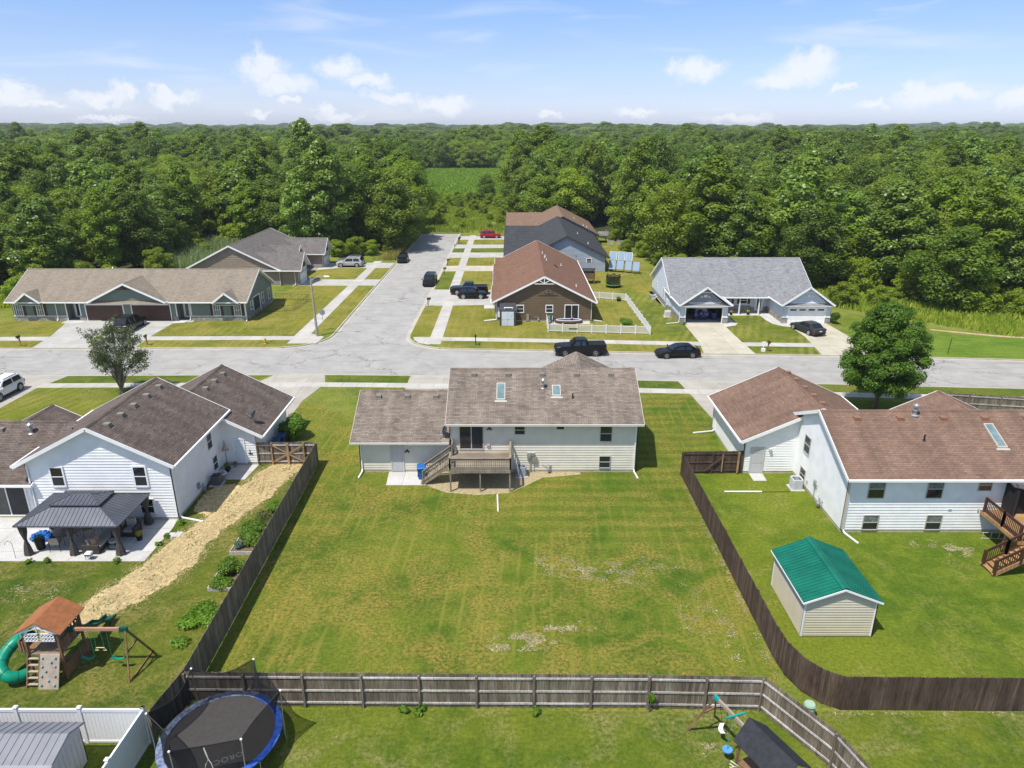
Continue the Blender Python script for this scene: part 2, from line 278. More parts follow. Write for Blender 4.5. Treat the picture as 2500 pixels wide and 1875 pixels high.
def clip(poly,axis,val,keep_above):
    out=[]; n=len(poly)
    for i in range(n):
        a,b=poly[i],poly[(i+1)%n]; ia=(a[axis]>=val-1e-9) if keep_above else (a[axis]<=val+1e-9); ib=(b[axis]>=val-1e-9) if keep_above else (b[axis]<=val+1e-9)
        if ia: out.append(a)
        if ia!=ib:
            t=(val-a[axis])/(b[axis]-a[axis]); out.append((a[0]+(b[0]-a[0])*t,a[1]+(b[1]-a[1])*t))
    return out
class WF:
    """wall frame: u along p0->p1, w outward (right-hand side of p0->p1), z up"""
    def __init__(s,p0,p1):
        s.p=Vector((p0[0],p0[1],0)); d=Vector((p1[0]-p0[0],p1[1]-p0[1],0)); s.len=d.length; s.d=d.normalized(); s.n=Vector((s.d.y,-s.d.x,0))
    def P(s,u,w,z): return tuple(s.p+s.d*u+s.n*w+Vector((0,0,z)))
    def box(s,mb,u0,u1,w0,w1,z0,z1,m=0):
        return mb.hexa([s.P(u0,w1,z0),s.P(u1,w1,z0),s.P(u1,w0,z0),s.P(u0,w0,z0)],[s.P(u0,w1,z1),s.P(u1,w1,z1),s.P(u1,w0,z1),s.P(u0,w0,z1)],m)
    def siding(s,mb,poly,c=.2,lap=.035,m=0,z0=0):
        zs=[q[1] for q in poly]; k=math.floor((min(zs)-z0)/c)
        while z0+k*c<max(zs)-1e-6:
            a=z0+k*c; p=clip(clip(poly,1,a,True),1,a+c,False); k+=1
            if len(p)<3: continue
            f=lambda q: s.P(q[0],.002+lap*(1-(q[1]-a)/c),q[1])
            mb.poly([f(q) for q in p],m)
            lo=min(q[1] for q in p); us=[q[0] for q in p if abs(q[1]-lo)<1e-5]
            if len(us)>=2: w=.002+lap*(1-(lo-a)/c); mb.poly([s.P(min(us),.0,lo),s.P(max(us),.0,lo),s.P(max(us),w,lo),s.P(min(us),w,lo)],m)
    def flat(s,mb,poly,w=.002,m=0): mb.poly([s.P(q[0],w,q[1]) for q in poly],m)
# ---------------- building parts ----------------
def window(root,wf,u,z,w,h,fm=WTRIM,ft=.09,mull='h',glass=(GLASS,SCREENG),name='window',proud=.085,shut=None,well=False):
    """centre-left corner at u,z (bottom-left)"""
    b=MB(); o=.052
    wf.box(b,u-ft,u,0,proud,z-ft,z+h+ft); wf.box(b,u+w,u+w+ft,0,proud,z-ft,z+h+ft); wf.box(b,u,u+w,0,proud,z+h,z+h+ft); wf.box(b,u,u+w,0,proud+.015,z-ft,z)
    if mull=='h': wf.box(b,u,u+w,0,proud-.008,z+h*.5-.025,z+h*.5+.025)
    if mull=='v': wf.box(b,u+w/2-.035,u+w/2+.035,0,proud-.008,z,z+h)
    if mull=='g':
        for k in (1,2): wf.box(b,u+w*k/3-.02,u+w*k/3+.02,0,proud-.008,z,z+h)
        wf.box(b,u,u+w,0,proud-.01,z+h*.5-.02,z+h*.5+.02)
    o_=b.build(name,fm,root)
    if mull=='v': 
        g=MB(); wf.box(g,u,u+w/2,.0,o,z,z+h); g.build('pane',glass[0],o_); g=MB(); wf.box(g,u+w/2,u+w,.0,o+.006,z,z+h); g.build('pane',glass[1],o_)
    elif mull=='h':
        g=MB(); wf.box(g,u,u+w,0,o+.006,z+h/2,z+h); g.build('pane',glass[0],o_); g=MB(); wf.box(g,u,u+w,0,o,z,z+h/2); g.build('pane',glass[1],o_)
    else:
        g=MB(); wf.box(g,u,u+w,0,o,z,z+h); g.build('pane',glass[0],o_)
    if shut:
        for a in (u-ft-.36,u+w+ft):
            s=MB(); wf.box(s,a,a+.34,0,.07,z-.06,z+h+.06); s.build('shutter',shut,root)
    return o_
def door(root,wf,u,z,w,h,dm=DOORW,fm=WTRIM,name='door',panels=True,knob=1,win=False):
    b=MB(); ft=.09
    wf.box(b,u-ft,u,0,.075,z,z+h+ft); wf.box(b,u+w,u+w+ft,0,.075,z,z+h+ft); wf.box(b,u,u+w,0,.075,z+h,z+h+ft); fr=b.build('door_frame',fm,root)
    d=MB(); wf.box(d,u,u+w,0,.052,z+.03,z+h)
    if panels:
        for r,(a,c) in enumerate(((.08,.34),(.4,.74),(.8,.94))):
            for k in (0,1): wf.box(d,u+w*(.12+.42*k),u+w*(.46+.42*k),.05,.064,z+h*a,z+h*c)
    o=d.build(name,dm,root)
    if win: g=MB(); wf.box(g,u+w*.2,u+w*.8,.05,.068,z+h*.12,z+h*.92); g.build('pane',GLASS,o)
    k=MB(); q=wf.P(u+w*(.9 if knob>0 else .1),.08,z+h*.47); k.sph(q,.035,0,8,6); k.build('handle',GALV,o,True)
    return o
def garage_door(root,wf,u,w,h,m,fm=WTRIM,windows=True,rows=4):
    b=MB(); ft=.12; wf.box(b,u-ft,u,0,.07,0,h+ft); wf.box(b,u+w,u+w+ft,0,.07,0,h+ft); wf.box(b,u,u+w,0,.07,h,h+ft); b.build('door_frame',fm,root)
    d=MB(); hh=h/rows
    for r in range(rows):
        wf.box(d,u,u+w,0,.03,r*hh+.012,(r+1)*hh-.003)
        for k in range(8): wf.box(d,u+w*(k+.1)/8,u+w*(k+.9)/8,.03,.042,r*hh+.1,(r+1)*hh-.09)
    wf.box(d,u,u+w,0,.018,0,h); o=d.build('garage_door',m,root)
    if windows:
        for k in range(4): g=MB(); wf.box(g,u+w*(k+.16)/4,u+w*(k+.84)/4,.04,.05,h-hh*.72,h-hh*.3); g.build('pane',GLASS,o)
    return o
def roofpair(root,ax,a0,a1,c,hl,hr,zr,s,sh,tr,rakes=(1,1),gut=(1,1),th=.15,cap=True,gm=None):
    """gable roof: ax = ridge axis, from a0 to a1, ridge at c, half-runs hl (low side) hr (high side)"""
    X=(lambda a,b,z:(a,b,z)) if ax=='x' else (lambda a,b,z:(b,a,z))
    b=MB()
    for sg,h in ((-1,hl),(1,hr)):
        if h<=0: continue
        P=[X(a0,c,zr),X(a1,c,zr),X(a1,c+sg*h,zr-s*h),X(a0,c+sg*h,zr-s*h)]
        v=(Vector(P[1])-Vector(P[0])).cross(Vector(P[2])-Vector(P[0]))
        if v.z<0: P=P[::-1]
        b.slab(P,th,0,1)
    ro=b.build('roof',[sh,tr],root)
    if cap:
        k=MB(); 
        for sg in (-1,1):
            P=[X(a0,c,zr+.03),X(a1,c,zr+.03),X(a1,c+sg*.14,zr+.03-s*.14),X(a0,c+sg*.14,zr+.03-s*.14)]
            if (Vector(P[1])-Vector(P[0])).cross(Vector(P[2])-Vector(P[0])).z<0: P=P[::-1]
            k.slab(P,.02,0,0)
        k.build('ridge_cap',sh,ro)
    f=MB()
    for i,a in enumerate((a0,a1)):
        if not rakes[i]: continue
        e=-1 if i==0 else 1; a_=a+e*.016
        for sg,h in ((-1,hl),(1,hr)):
            if h<=0: continue
            p=X(a_,c,zr-.1); q=X(a_,c+sg*(h+.01),zr-s*(h+.01)-.1); MB().bar(p,q,.035,.23).build('fascia',tr,root)
    for sg,h,gg in ((-1,hl,gut[0]),(1,hr,gut[1])):
        if gg and h>0:
            g=MB(); z=zr-s*h; cc=c+sg*(h+.06); p=X(a0,cc,z-.07); q=X(a1,cc,z-.07); g.bar(p,q,.12,.13); g.build('gutter',gm or tr,root)
    return ro
def gablewall(root,ax,x0,x1,y0,y1,c,zr,s,side,m,z0=.2,oh=0,th=.17,course=.2,openings=None,corner=WTRIM,found=FOUND):
    pass
def shell(root,ax,x0,x1,y0,y1,c,zr,s,m,z0=.22,course=.2,corner=WTRIM,found=FOUND,skip=(),th=.2,name='wall'):
    """four walls; gable ends across the ridge axis. ze from the roof plane"""
    def zt(t): return zr-s*abs(t-c)-th*1.0
    sides={'s':((x0,y0),(x1,y0)),'e':((x1,y0),(x1,y1)),'n':((x1,y1),(x0,y1)),'w':((x0,y1),(x0,y0))}
    cb=MB(); fb=MB()
    for k,(p0,p1) in sides.items():
        if k in skip: continue
        wf=WF(p0,p1); gable=(ax=='x' and k in 'ew') or (ax=='y' and k in 'sn')
        if gable:
            co=1 if ax=='x' else 0; a,b=p0[co],p1[co]; uc=abs(c-a); po=[(0,z0),(wf.len,z0),(wf.len,zt(b)),(uc,zt(c)),(0,zt(a))]
        else:
            z=zt(p0[1] if ax=='x' else p0[0]); po=[(0,z0),(wf.len,z0),(wf.len,z),(0,z)]
        w=MB(); wf.siding(w,po,course); w.build(name,m,root); wf.box(fb,-.0,wf.len,-.1,.004,0,z0)
        if corner:
            for u,zz in ((0,po[-1][1]),(wf.len,po[2][1])): cb=MB(); wf.box(cb,u-.06 if u else 0.0-.05,u+.05 if u else .06,-.0,.05,z0,zz+.02); cb.build('corner_board',corner,root)
    if found: fb.build('foundation',found,root)
def vents(ro,pts,m,s):  # on slope facing -y or +x etc; pts=(x,y,z,axis)
    for x,y,z in pts:
        b=MB(); b.box(x-.2,x+.2,y-.2,y+.2,z-.12,z+.14); b.box(x-.26,x+.26,y-.28,y+.22,z-.16,z-.1); b.build('roof_vent',m,ro)
def pipe(ro,x,y,z,h=.5,r=.05,m=BLACK,capm=None):
    b=MB(); b.cyl(x,y,z-.3,z+h,r); b.cyl(x,y,z-.02,z+.05,r*2.2,r*1.2)
    if capm: b.cyl(x,y,z+h,z+h+.1,r*1.9); b.cyl(x,y,z+h+.1,z+h+.2,r*1.5,r*.4); b.cyl(x,y,z+h*.5,z+h*.6,r*1.5)
    b.build('vent_pipe',m,ro,False)
def skylight(ro,x0,x1,y0,y1,f,fr=PALE):  # f(y)->roof z
    b=MB(); t=.06
    def q(xa,xb,ya,yb,h,m=0): b.hexa([(xa,ya,f(ya)-.05),(xb,ya,f(ya)-.05),(xb,yb,f(yb)-.05),(xa,yb,f(yb)-.05)],[(xa,ya,f(ya)+h),(xb,ya,f(ya)+h),(xb,yb,f(yb)+h),(xa,yb,f(yb)+h)],m)
    q(x0,x1,y0,y0+t,.12);q(x0,x1,y1-t,y1,.12);q(x0,x0+t,y0+t,y1-t,.12);q(x1-t,x1,y0+t,y1-t,.12); q(x0-.12,x1+.12,y0-.12,y0-.005,.02)
    o=b.build('skylight',fr,ro); b=MB(); q(x0+t,x1-t,y0+t,y1-t,.07); b.build('pane',SKYG,o)
def downspout(root,x,y,z,dx,dy,L=1.2,m=WTRIM,name='downspout'):
    """on wall at x,y ; runs out along dx,dy"""
    b=MB(); b.bar((x,y,z),(x,y,.25),.08,.07,up=(1,0,0)); b.bar((x,y,.28),(x+dx*.15,y+dy*.15,.12),.08,.07); b.bar((x+dx*.13,y+dy*.13,.12),(x+dx*L,y+dy*L,.06),.09,.08); return b.build(name,m,root)
def truss(root,wf,uc,zc,w,h,m=WTRIM):
    b=MB(); wf.box(b,uc-w/2,uc+w/2,.05,.09,zc,zc+.09); wf.box(b,uc-.05,uc+.05,.05,.09,zc+.09,zc+h*.9)
    for s in (-1,1): b.bar(wf.P(uc,.07,zc+.1),wf.P(uc+s*w*.24,.07,zc+h*.5),.03,.08); 
    b.build('gable_truss',m,root)
def picket_fence(name,label,pts,hgt=1.83,bm=FW,pm=FW,rm=FWR,side=1,span=2.45,bw=.142,group=None,cat='fence',rails=(.25,.92,1.6),z0=.03,ear=True,wob=.02):
    root=thing(name,label,cat,(pts[0][0],pts[0][1],0),group=group)
    bb=MB(); rb=MB(); 
    for i in range(len(pts)-1):
        wf=WF(pts[i],pts[i+1]); n=max(1,round(wf.len/(bw+.004))); w=wf.len/n; ns=max(1,round(wf.len/span))
        for k in range(n):
            h=hgt+rnd.uniform(-wob,wob)*.8; u0=k*w+.003; u1=(k+1)*w-.003; e=.035 if ear else 0; zz=z0+rnd.uniform(0,.02); t=.018; o=rnd.uniform(-.003,.003)
            A=[(u0,zz),(u1,zz),(u1,h-e),(u1-e,h),(u0+e,h),(u0,h-e)]; F=[wf.P(u,t/2+o,z) for u,z in A]; Bk=[wf.P(u,-t/2+o,z) for u,z in A]; m=len(A)
            bb.add(F+Bk,[tuple(range(m)),tuple(range(2*m-1,m-1,-1))]+[((j+1)%m,j,j+m,(j+1)%m+m) for j in range(m)])
        for z in rails: 
            for j in range(ns):
                a=wf.len*j/ns; b_=wf.len*(j+1)/ns; dz=rnd.uniform(-.015,.015); wf.box(rb,a+.05,b_-.05,side*.012,side*.05,z-.045+dz,z+.045+dz) if side>0 else wf.box(rb,a+.05,b_-.05,-.05,-.012,z-.045+dz,z+.045+dz)
        for j in range(ns+(1 if i==len(pts)-2 else 0)):
            u=wf.len*j/ns; p=MB(); wf.box(p,u-.045,u+.045,(.012 if side>0 else -.11),(.11 if side>0 else -.012),0,hgt-.1+rnd.uniform(0,.06)); p.build('post',pm,root)
    bb.build('board_panel',bm,root); rb.build('rail',rm,root); return root
def baluster(root,p,q,z0a,z0b,h=.92,step=.13,m=FD,post=True,cap=.12,tb=.035,pn=.09,name='railing'):
    """railing between p and q (xy) with base heights"""
    b=MB(); P=Vector((p[0],p[1],z0a)); Q=Vector((q[0],q[1],z0b)); L=(Q-P).length; n=int(L/step); Z=Vector((0,0,1))
    b.bar(P+Z*h,Q+Z*h,cap,.035); b.bar(P+Z*(h-.1),Q+Z*(h-.1),.04,.09); b.bar(P+Z*.12,Q+Z*.12,.04,.08)
    for k in range(1,n): c=P.lerp(Q,k/n); b.bar(c+Z*.06,c+Z*(h-.06),tb,tb)
    o=b.build(name,m,root)
    if post:
        for c in (P,Q): k=MB(); k.bar(c+Z*-.1,c+Z*(h+.02),pn,pn); k.build('post',m,root)
    return o
# ---------------- the ground ----------------
def lerp_tab(tab,x):
    if x<=tab[0][0]: return tab[0][1]
    for (a,b),(c,d) in zip(tab,tab[1:]):
        if x<=c: 
            t=(x-a)/(c-a); return b+(d-b)*t
    return tab[-1][1]
NEAR=[(-400,64),(-120,67.2),(-50,68.05),(-33,68.25),(-19,68.4),(-11,68.2),(0,67.6),(14,66.65),(31,65.65),(50,64.3),(120,58),(400,24)]
FAR=[(-400,73.6),(-120,76.8),(-50,77.6),(-32,77.8),(-20,77.8),(-6,77.4),(5,76.7),(20,75.6),(36,74.9),(46,74.15),(56,73.25),(120,67.3),(400,34)]
yn=lambda x: lerp_tab(NEAR,x); yf=lambda x: lerp_tab(FAR,x)
def arc(cx,cy,r,a0,a1,n=8): return [(cx+r*math.cos(R(a0+(a1-a0)*i/n)),cy+r*math.sin(R(a0+(a1-a0)*i/n))) for i in range(n+1)]
XL,XR=-21.55,-12.05   # side street kerb faces
LC=[(-21.1,168.3),(-21.2,147),(-21.35,130),(-21.6,108)]+[(-21.7,89)]+arc(-26.9,83.2,5.2,0,-90)[0:]   # left kerb line down to main road
RC=[(-12.1,168.3),(-12.1,130),(-12.15,108),(-12.4,88)]+arc(-7.1,82.8,5.3,180,270)
LC[-1]=(-26.9,yf(-26.9)); RC[-1]=(-7.1,yf(-7.1))
xs_far_l=[-400,-250,-120,-80,-50,-32]; xs_far_r=[-2,5,12,20,28,36,46,56,80,120,250,400]
FARL=[(x,yf(x)) for x in xs_far_l]+LC[::-1]; FARR=RC+[(x,yf(x)) for x in xs_far_r]
NEARL=[(x,yn(x)) for x in (-400,-250,-120,-80,-50,-33,-19,-11,0,7,14,22,31,40,50,80,120,250,400)]
GRS=grass('grass_rough',(.09,.15,.016),(.18,.22,.028),(.30,.26,.09),dry=.55)
def ngon(mb,pts,z,m=0,skirt=0):
    mb.poly([(x,y,z) for x,y in pts],m)
    if skirt:
        n=len(pts)
        for i in range(n): a,b=pts[i],pts[(i+1)%n]; mb.poly([(b[0],b[1],z),(a[0],a[1],z),(a[0],a[1],z-skirt),(b[0],b[1],z-skirt)],m)
def area2(p): return sum(a[0]*b[1]-b[0]*a[1] for a,b in zip(p,p[1:]+p[:1]))
def ccw(p): return p if area2(p)>0 else p[::-1]
setorg()
FARD=3200
b=MB()
ngon(b,ccw([(-400,-150),(400,-150)]+[(x,y) for x,y in NEARL[::-1]]),0,0,.2)
ngon(b,ccw(FARL+[(-21.1,FARD),(-400,FARD)]),0,0,.2); ngon(b,ccw([(-21.1,168.3),(-12.1,168.3),(-12.1,FARD),(-21.1,FARD)]),0,0,.2); ngon(b,ccw(FARR+[(400,FARD),(-12.1,FARD)]),0,0,.2)
for x0,x1,k in ((-FARD,-400,0),(400,FARD,1)):
    ngon(b,ccw([(x0,-150),(x1,-150),(x1,FARD),(x0,FARD)]),0,0)
g=b.build('ground',GRS); tag(g,kind='structure')
# road
ROAD=concrete('street_concrete',(.365,.355,.335),crack=1,streak=.6,angle=1.5)
ROAD2=concrete('side_street_concrete',(.37,.36,.34),crack=1,streak=.45,angle=90)
b=MB(); ngon(b,ccw([(x,y-.4) for x,y in NEARL]+[(x,yf(x)+.35) for x in (400,250,120,80,56,46,36,28,20,12,5,-2,-7,-14,-20,-27,-32,-50,-80,-120,-250,-400)]),-.13)
# extra corner fillets belong to the side street sheet
o=b.build('road',ROAD); tag(o,kind='structure')
b=MB(); s=.004
left=LC[:]; right=RC[:]
ngon(b,ccw([(x-.25,y) for x,y in left]+[(x+.25,y) for x,y in right[::-1]]),-.126); o=b.build('side_road',ROAD2); tag(o,kind='structure')
# kerbs
KERB=concrete('kerb_concrete',(.46,.43,.36))
def ribbon(mb,pts,w,zt,zb,off):
    """vertical-sided ribbon along polyline, offset to the left of travel"""
    P=[Vector((x,y,0)) for x,y in pts]; n=len(P); N=[]
    for i in range(n):
        d=(P[min(i+1,n-1)]-P[max(i-1,0)]).normalized(); N.append(Vector((-d.y,d.x,0)))
    for i in range(n-1):
        a0=P[i]+N[i]*off; a1=P[i]+N[i]*(off+w); b0=P[i+1]+N[i+1]*off; b1=P[i+1]+N[i+1]*(off+w)
        Z=lambda v,z:(v.x,v.y,z); mb.hexa([Z(a0,zb),Z(b0,zb),Z(b1,zb),Z(a1,zb)],[Z(a0,zt),Z(b0,zt),Z(b1,zt),Z(a1,zt)])
b=MB(); ribbon(b,NEARL,.17,.012,-.2,-.10); ribbon(b,NEARL,.35,-.118,-.2,-.45)   # near side (travel +x): gutter to the right is road for near kerb -> fixed below
b=MB(); ribbon(b,NEARL,.17,.012,-.2,-.12); ribbon(b,NEARL,.38,-.115,-.2,.05); ribbon(b,FARL,.17,.012,-.2,-.05); ribbon(b,FARL,.38,-.112,-.2,-.43); ribbon(b,FARR,.17,.012,-.2,-.05); ribbon(b,FARR,.38,-.112,-.2,-.43); b.box(-21.1,-12.1,168.3,168.5,-.2,.01)
o=b.build('kerb',KERB); tag(o,kind='structure')
# sidewalks, driveways
WALK=concrete('sidewalk_concrete',(.50,.48,.44),joint=(1.5,30),angle=1.2); WALKS=concrete('side_walk_concrete',(.50,.48,.44),joint=(30,1.5)); DRV=concrete('driveway_concrete',(.47,.46,.43),joint=(3.1,3.1),crack=.35); DRVO=concrete('driveway_old',(.43,.40,.35),joint=(3.4,3.2),crack=.5); PAT=concrete('patio_concrete',(.55,.54,.52),joint=(2.6,2.6)); YEL=concrete('driveway_cream',(.52,.48,.38),joint=(2.8,2.8))
def sheet(name,pts,m,z,kind='structure'):
    b=MB(); ngon(b,ccw(list(pts)),z,0,.1); o=b.build(name,m); tag(o,kind=kind); return o
def band(name,fn0,fn1,x0,x1,m,z,n=10):
    xs=[x0+(x1-x0)*i/n for i in range(n+1)]; return sheet(name,[(x,fn0(x)) for x in xs]+[(x,fn1(x)) for x in xs[::-1]],m,z)
band('sidewalk',lambda x:yn(x)-3.55,lambda x:yn(x)-2.3,-46.2,-24.3,WALK,.012); band('sidewalk',lambda x:yn(x)-3.55,lambda x:yn(x)-2.3,-24.3,90,WALK,.012,24); band('sidewalk',lambda x:yn(x)-3.55,lambda x:yn(x)-2.3,-120,-51,WALK,.012)
band('sidewalk',lambda x:yf(x)+3.0,lambda x:yf(x)+4.6,-120,-26.2,WALK,.012,14); band('sidewalk',lambda x:yf(x)+3.0,lambda x:yf(x)+4.5,-11.6,21.9,WALK,.012,10); band('sidewalk',lambda x:yf(x)+3.0,lambda x:yf(x)+4.5,26.8,34.8,WALK,.012,3)
sheet('sidewalk',[(-26.2,79.3),(-22.8,79.4),(-22.6,82.2),(-24.5,83.5),(-24.2,132.4),(-25.6,132.4),(-26.1,94),(-26.25,82.6)],WALKS,.016)
sheet('sidewalk',[(-9.8,79.2),(-8.3,79.0),(-8.3,164.9),(-9.6,164.9)],WALKS,.016); sheet('sidewalk',[(-11.9,82.0),(-11.0,79.6),(-9.6,78.9),(-9.6,82.0)],WALK,.014)
# lots: x0,x1 driveways
sheet('driveway',[(-54.8,yf(-54.8)),(-43.1,yf(-43)),(-43.5,82.8),(-43.5,88.6),(-44.0,89.7),(-55.6,89.7),(-57.3,88.4),(-55.6,82.5)],DRV,.008)
sheet('lawn',[(-49.75,79.6),(-49.25,79.5),(-49.0,87.6),(-50.3,87.6)],GRS,.014)
sheet('front_path',[(-57.9,88.3),(-55.4,88.3),(-55.4,89.9),(-57.9,90.6)],PAT,.009); sheet('front_path',[(-43.7,88.2),(-41.3,88.9),(-41.3,90.4),(-43.9,90.4)],PAT,.0095)
for yy0,yy1,x1,m_ in ((97.9,107.9,-2.7,DRV),(122.9,127.5,4,YEL),(136.2,141.6,3,DRV),(147.2,151.5,3,DRV),(158.8,163.6,3,DRV)):
    sheet('driveway',[(-12.1,yy0-.4),(x1,yy0+.3),(x1,yy1),(-12.1,yy1+.2)],m_,.008)
sheet('front_path',[(-3.9,96.1),(-1.9,96.1),(-1.9,98.0),(-3.9,98.0)],PAT,.0095)
for yy0,yy1 in ((110.9,115.7),(125.6,130.6)): sheet('driveway',[(-33.6,yy0),(-21.7,yy0+.1),(-21.6,yy1),(-33.6,yy1)],DRV,.008)
sheet('front_path',[(-36.4,122.6),(-33.3,124.4),(-30.5,125.7),(-36.4,126)],PAT,.0095)
sheet('driveway',[(21.4,yf(21.4)),(27.1,yf(27)),(26.95,80.2),(26.95,88.3),(22.0,88.3),(21.95,80)],YEL,.008)
sheet('driveway',[(34.3,yf(34.3)),(36.9,yf(37)),(39.3,81.1),(39.9,88.3),(35.1,88.3),(35.2,82)],YEL,.008); sheet('driveway',[(36.9,yf(37)),(41.2,yf(41)),(40.6,81.1),(40.3,88.3),(39.9,88.3),(39.3,81.1)],YEL,.0085)
sheet('front_path',[(26.95,86.6),(28.4,87.3),(28.9,88.2),(28.6,90),(28.9,92.2),(33.1,92.3),(33.1,90),(33.3,88.2),(34.2,87),(35.15,86.5),(35.15,88.3),(34.6,88.3),(34.6,94.2),(27.9,94.2),(27.5,88.3),(26.95,88.3)],PAT,.0092)
sheet('driveway',[(-24.2,yn(-24)),(-19.1,yn(-19)),(-18.4,65.7),(-19.35,61.2),(-19.35,55.2),(-27.5,55.2),(-27.0,62)],DRVO,.008); sheet('driveway',[(-10.3,yn(-10)),(-4.6,yn(-5)),(-4.6,55.2),(-10.4,55.2)],DRVO,.008)
sheet('driveway',[(16.5,yn(16.5)),(22.2,yn(22)),(24.5,60),(24.6,54.7),(17.6,54.7),(17.1,60)],DRVO,.008); sheet('driveway',[(-51.0,yn(-51)),(-45.0,yn(-45)),(-46.0,64.3),(-46.15,50),(-51.3,50)],DRVO,.008)
# lawns
G1=grass('lawn_main',(.064,.124,.011),(.142,.185,.02),(.33,.235,.06),stripe=3,sstr=.5,per=.95,dry=.525,cross=1,thin=(.82,1.0))
G2=grass('lawn_left',(.05,.10,.010),(.125,.15,.018),(.30,.23,.085),dry=.56); G3=grass('lawn_right',(.085,.145,.012),(.165,.205,.02),(.33,.27,.10),dry=.66); G4=grass('lawn_street',(.115,.15,.016),(.20,.20,.026),(.36,.28,.09),stripe=0,sstr=.3,per=.95,dry=.53); G5=grass('lawn_striped',(.09,.13,.018),(.17,.19,.022),(.33,.28,.10),stripe=20,sstr=.5,per=1.0,dry=.62); G6=grass('lawn_verge',(.07,.12,.014),(.15,.175,.025),(.27,.21,.07),dry=.66); G7=grass('lawn_low',(.075,.13,.011),(.155,.19,.02),(.30,.26,.12),dry=.6)
GF=grass('lawn_field_green',(.085,.17,.016),(.15,.225,.028),(.27,.27,.07),stripe=88,sstr=.25,dry=.66)
sheet('lawn',[(-14.45,48.6),(-14.2,24.4),(10.85,24.2),(12.5,26.5),(12.35,46.5),(16.2,48),(17.0,56),(17.1,60.5),(16.9,62.5),(-10.3,64.3),(-10.4,55),(-11,55),(-19.3,61),(-19,48.1)],G1,.004)
sheet('lawn',[(-60,33.5),(-60,22),(-14.9,22.3),(-14.35,24.6),(-14.55,48),(-19,48),(-21.5,47.7),(-21.5,38.9),(-21.48,35.43),(-31,35.5)],G2,.004)
sheet('lawn',[(12.4,46.6),(12.5,26.3),(13.4,25),(14.3,24.3),(60,24.2),(60,40),(20.5,38.6),(20.5,46.5)],G3,.004)
sheet('lawn',[(-14.3,24.3),(-15,22),(-15,5),(60,5),(60,24.1),(10.9,24.1)],G7,.003); sheet('lawn',[(-15,22),(-60,21.9),(-60,5),(-15,5)],G7,.0035)
def strip(x0,x1,near,m=G6):
    if near: return band('verge',lambda x:yn(x)-2.3,lambda x:yn(x)-.1,x0,x1,m,.005,5)
    return band('verge',lambda x:yf(x)+.1,lambda x:yf(x)+3.0,x0,x1,m,.005,8)
sheet('lawn',[(-46.1,64.5),(-26.9,64.7),(-27.5,55),(-32,49),(-46.1,49)],G5,.004); sheet('verge',[(-45.2,yn(-45)-.1),(-24.5,yn(-24)-.1),(-26.4,65.9),(-46,65.7)],G6,.005)
sheet('verge',[(-19.0,yn(-19)-.12),(-10.5,yn(-10.5)-.12),(-10.3,66.0),(-18.3,66.1)],G6,.005); sheet('verge',[(-4.5,yn(-4)-.1),(7,yn(7)-.1),(16.4,yn(16.4)-.1),(16.9,64.2),(7,yn(7)-2.3),(-4.5,yn(-4)-2.3)],G6,.005)
sheet('lawn',[(24.5,62),(60,58),(60,49),(27,49),(24.5,55)],G3,.004); strip(22.5,90,1)
strip(-120,-55.2,0,G4); strip(-42.8,-26.2,0,G4); strip(-8.3,21.3,0,G4); strip(27.2,34.2,0,G5)
sheet('lawn',[(-120,82.3),(-56,82.4),(-57.4,88.4),(-57.9,89.8),(-120,89.8)],G4,.004); sheet('lawn',[(-43.4,82.8),(-26.2,82.6),(-26,110.9),(-34.5,110.9),(-34.5,90),(-41.3,89.9),(-43.4,88.2)],G4,.004)
sheet('lawn',[(-26,115.7),(-36.4,116),(-36.4,124),(-33,124.6),(-26,125.4)],G4,.004); sheet('verge',[(-24.3,84),(-22.9,83.6),(-21.8,89),(-21.75,110.8),(-24.3,110.8)],G4,.005); sheet('verge',[(-24.3,115.8),(-21.7,115.8),(-21.6,125.4),(-24.3,125.4)],G4,.0055)
sheet('verge',[(-12.3,83),(-9.7,83),(-9.7,97.4),(-12.1,97.4)],G4,.005)
for a,c_ in ((108.1,122.5),(127.8,135.8),(141.9,146.9),(151.8,158.5)): sheet('verge',[(-12,a),(-9.7,a),(-9.7,c_),(-12,c_)],G6 if a in(141.9,108.1) else G4,.005); sheet('lawn',[(-8.3,a),(-1.5,a+.2),(-1.5,c_),(-8.3,c_)],G6 if a in (141.9,) else G4,.004)
sheet('lawn',[(-8.3,82),(20.9,80),(21.3,88.5),(21.3,104.5),(24,112),(24,150),(10.4,150),(10.4,90),(-1.9,89.8),(-1.9,96),(-3.9,96),(-3.9,97.7),(-8.3,97.7)],G4,.004)
sheet('lawn',[(14.5,80.3),(21.9,79.9),(22.0,88.3),(21.3,98),(18.6,110),(16.5,110),(16.9,97),(17.0,83)],G5,.0065)
sheet('lawn',[(27.0,80.0),(34.6,79.6),(35.2,82.2),(35.15,86.5),(34.2,87),(33.3,88.2),(33.1,92.3),(28.9,92.2),(28.6,90),(28.9,88.2),(28.4,87.3),(26.95,86.6)],G5,.0065)
band('lawn',lambda x:yf(x)+.1,lambda x:yf(x)+11.3-(x-40)*.12,41,118,GF,.004,8)
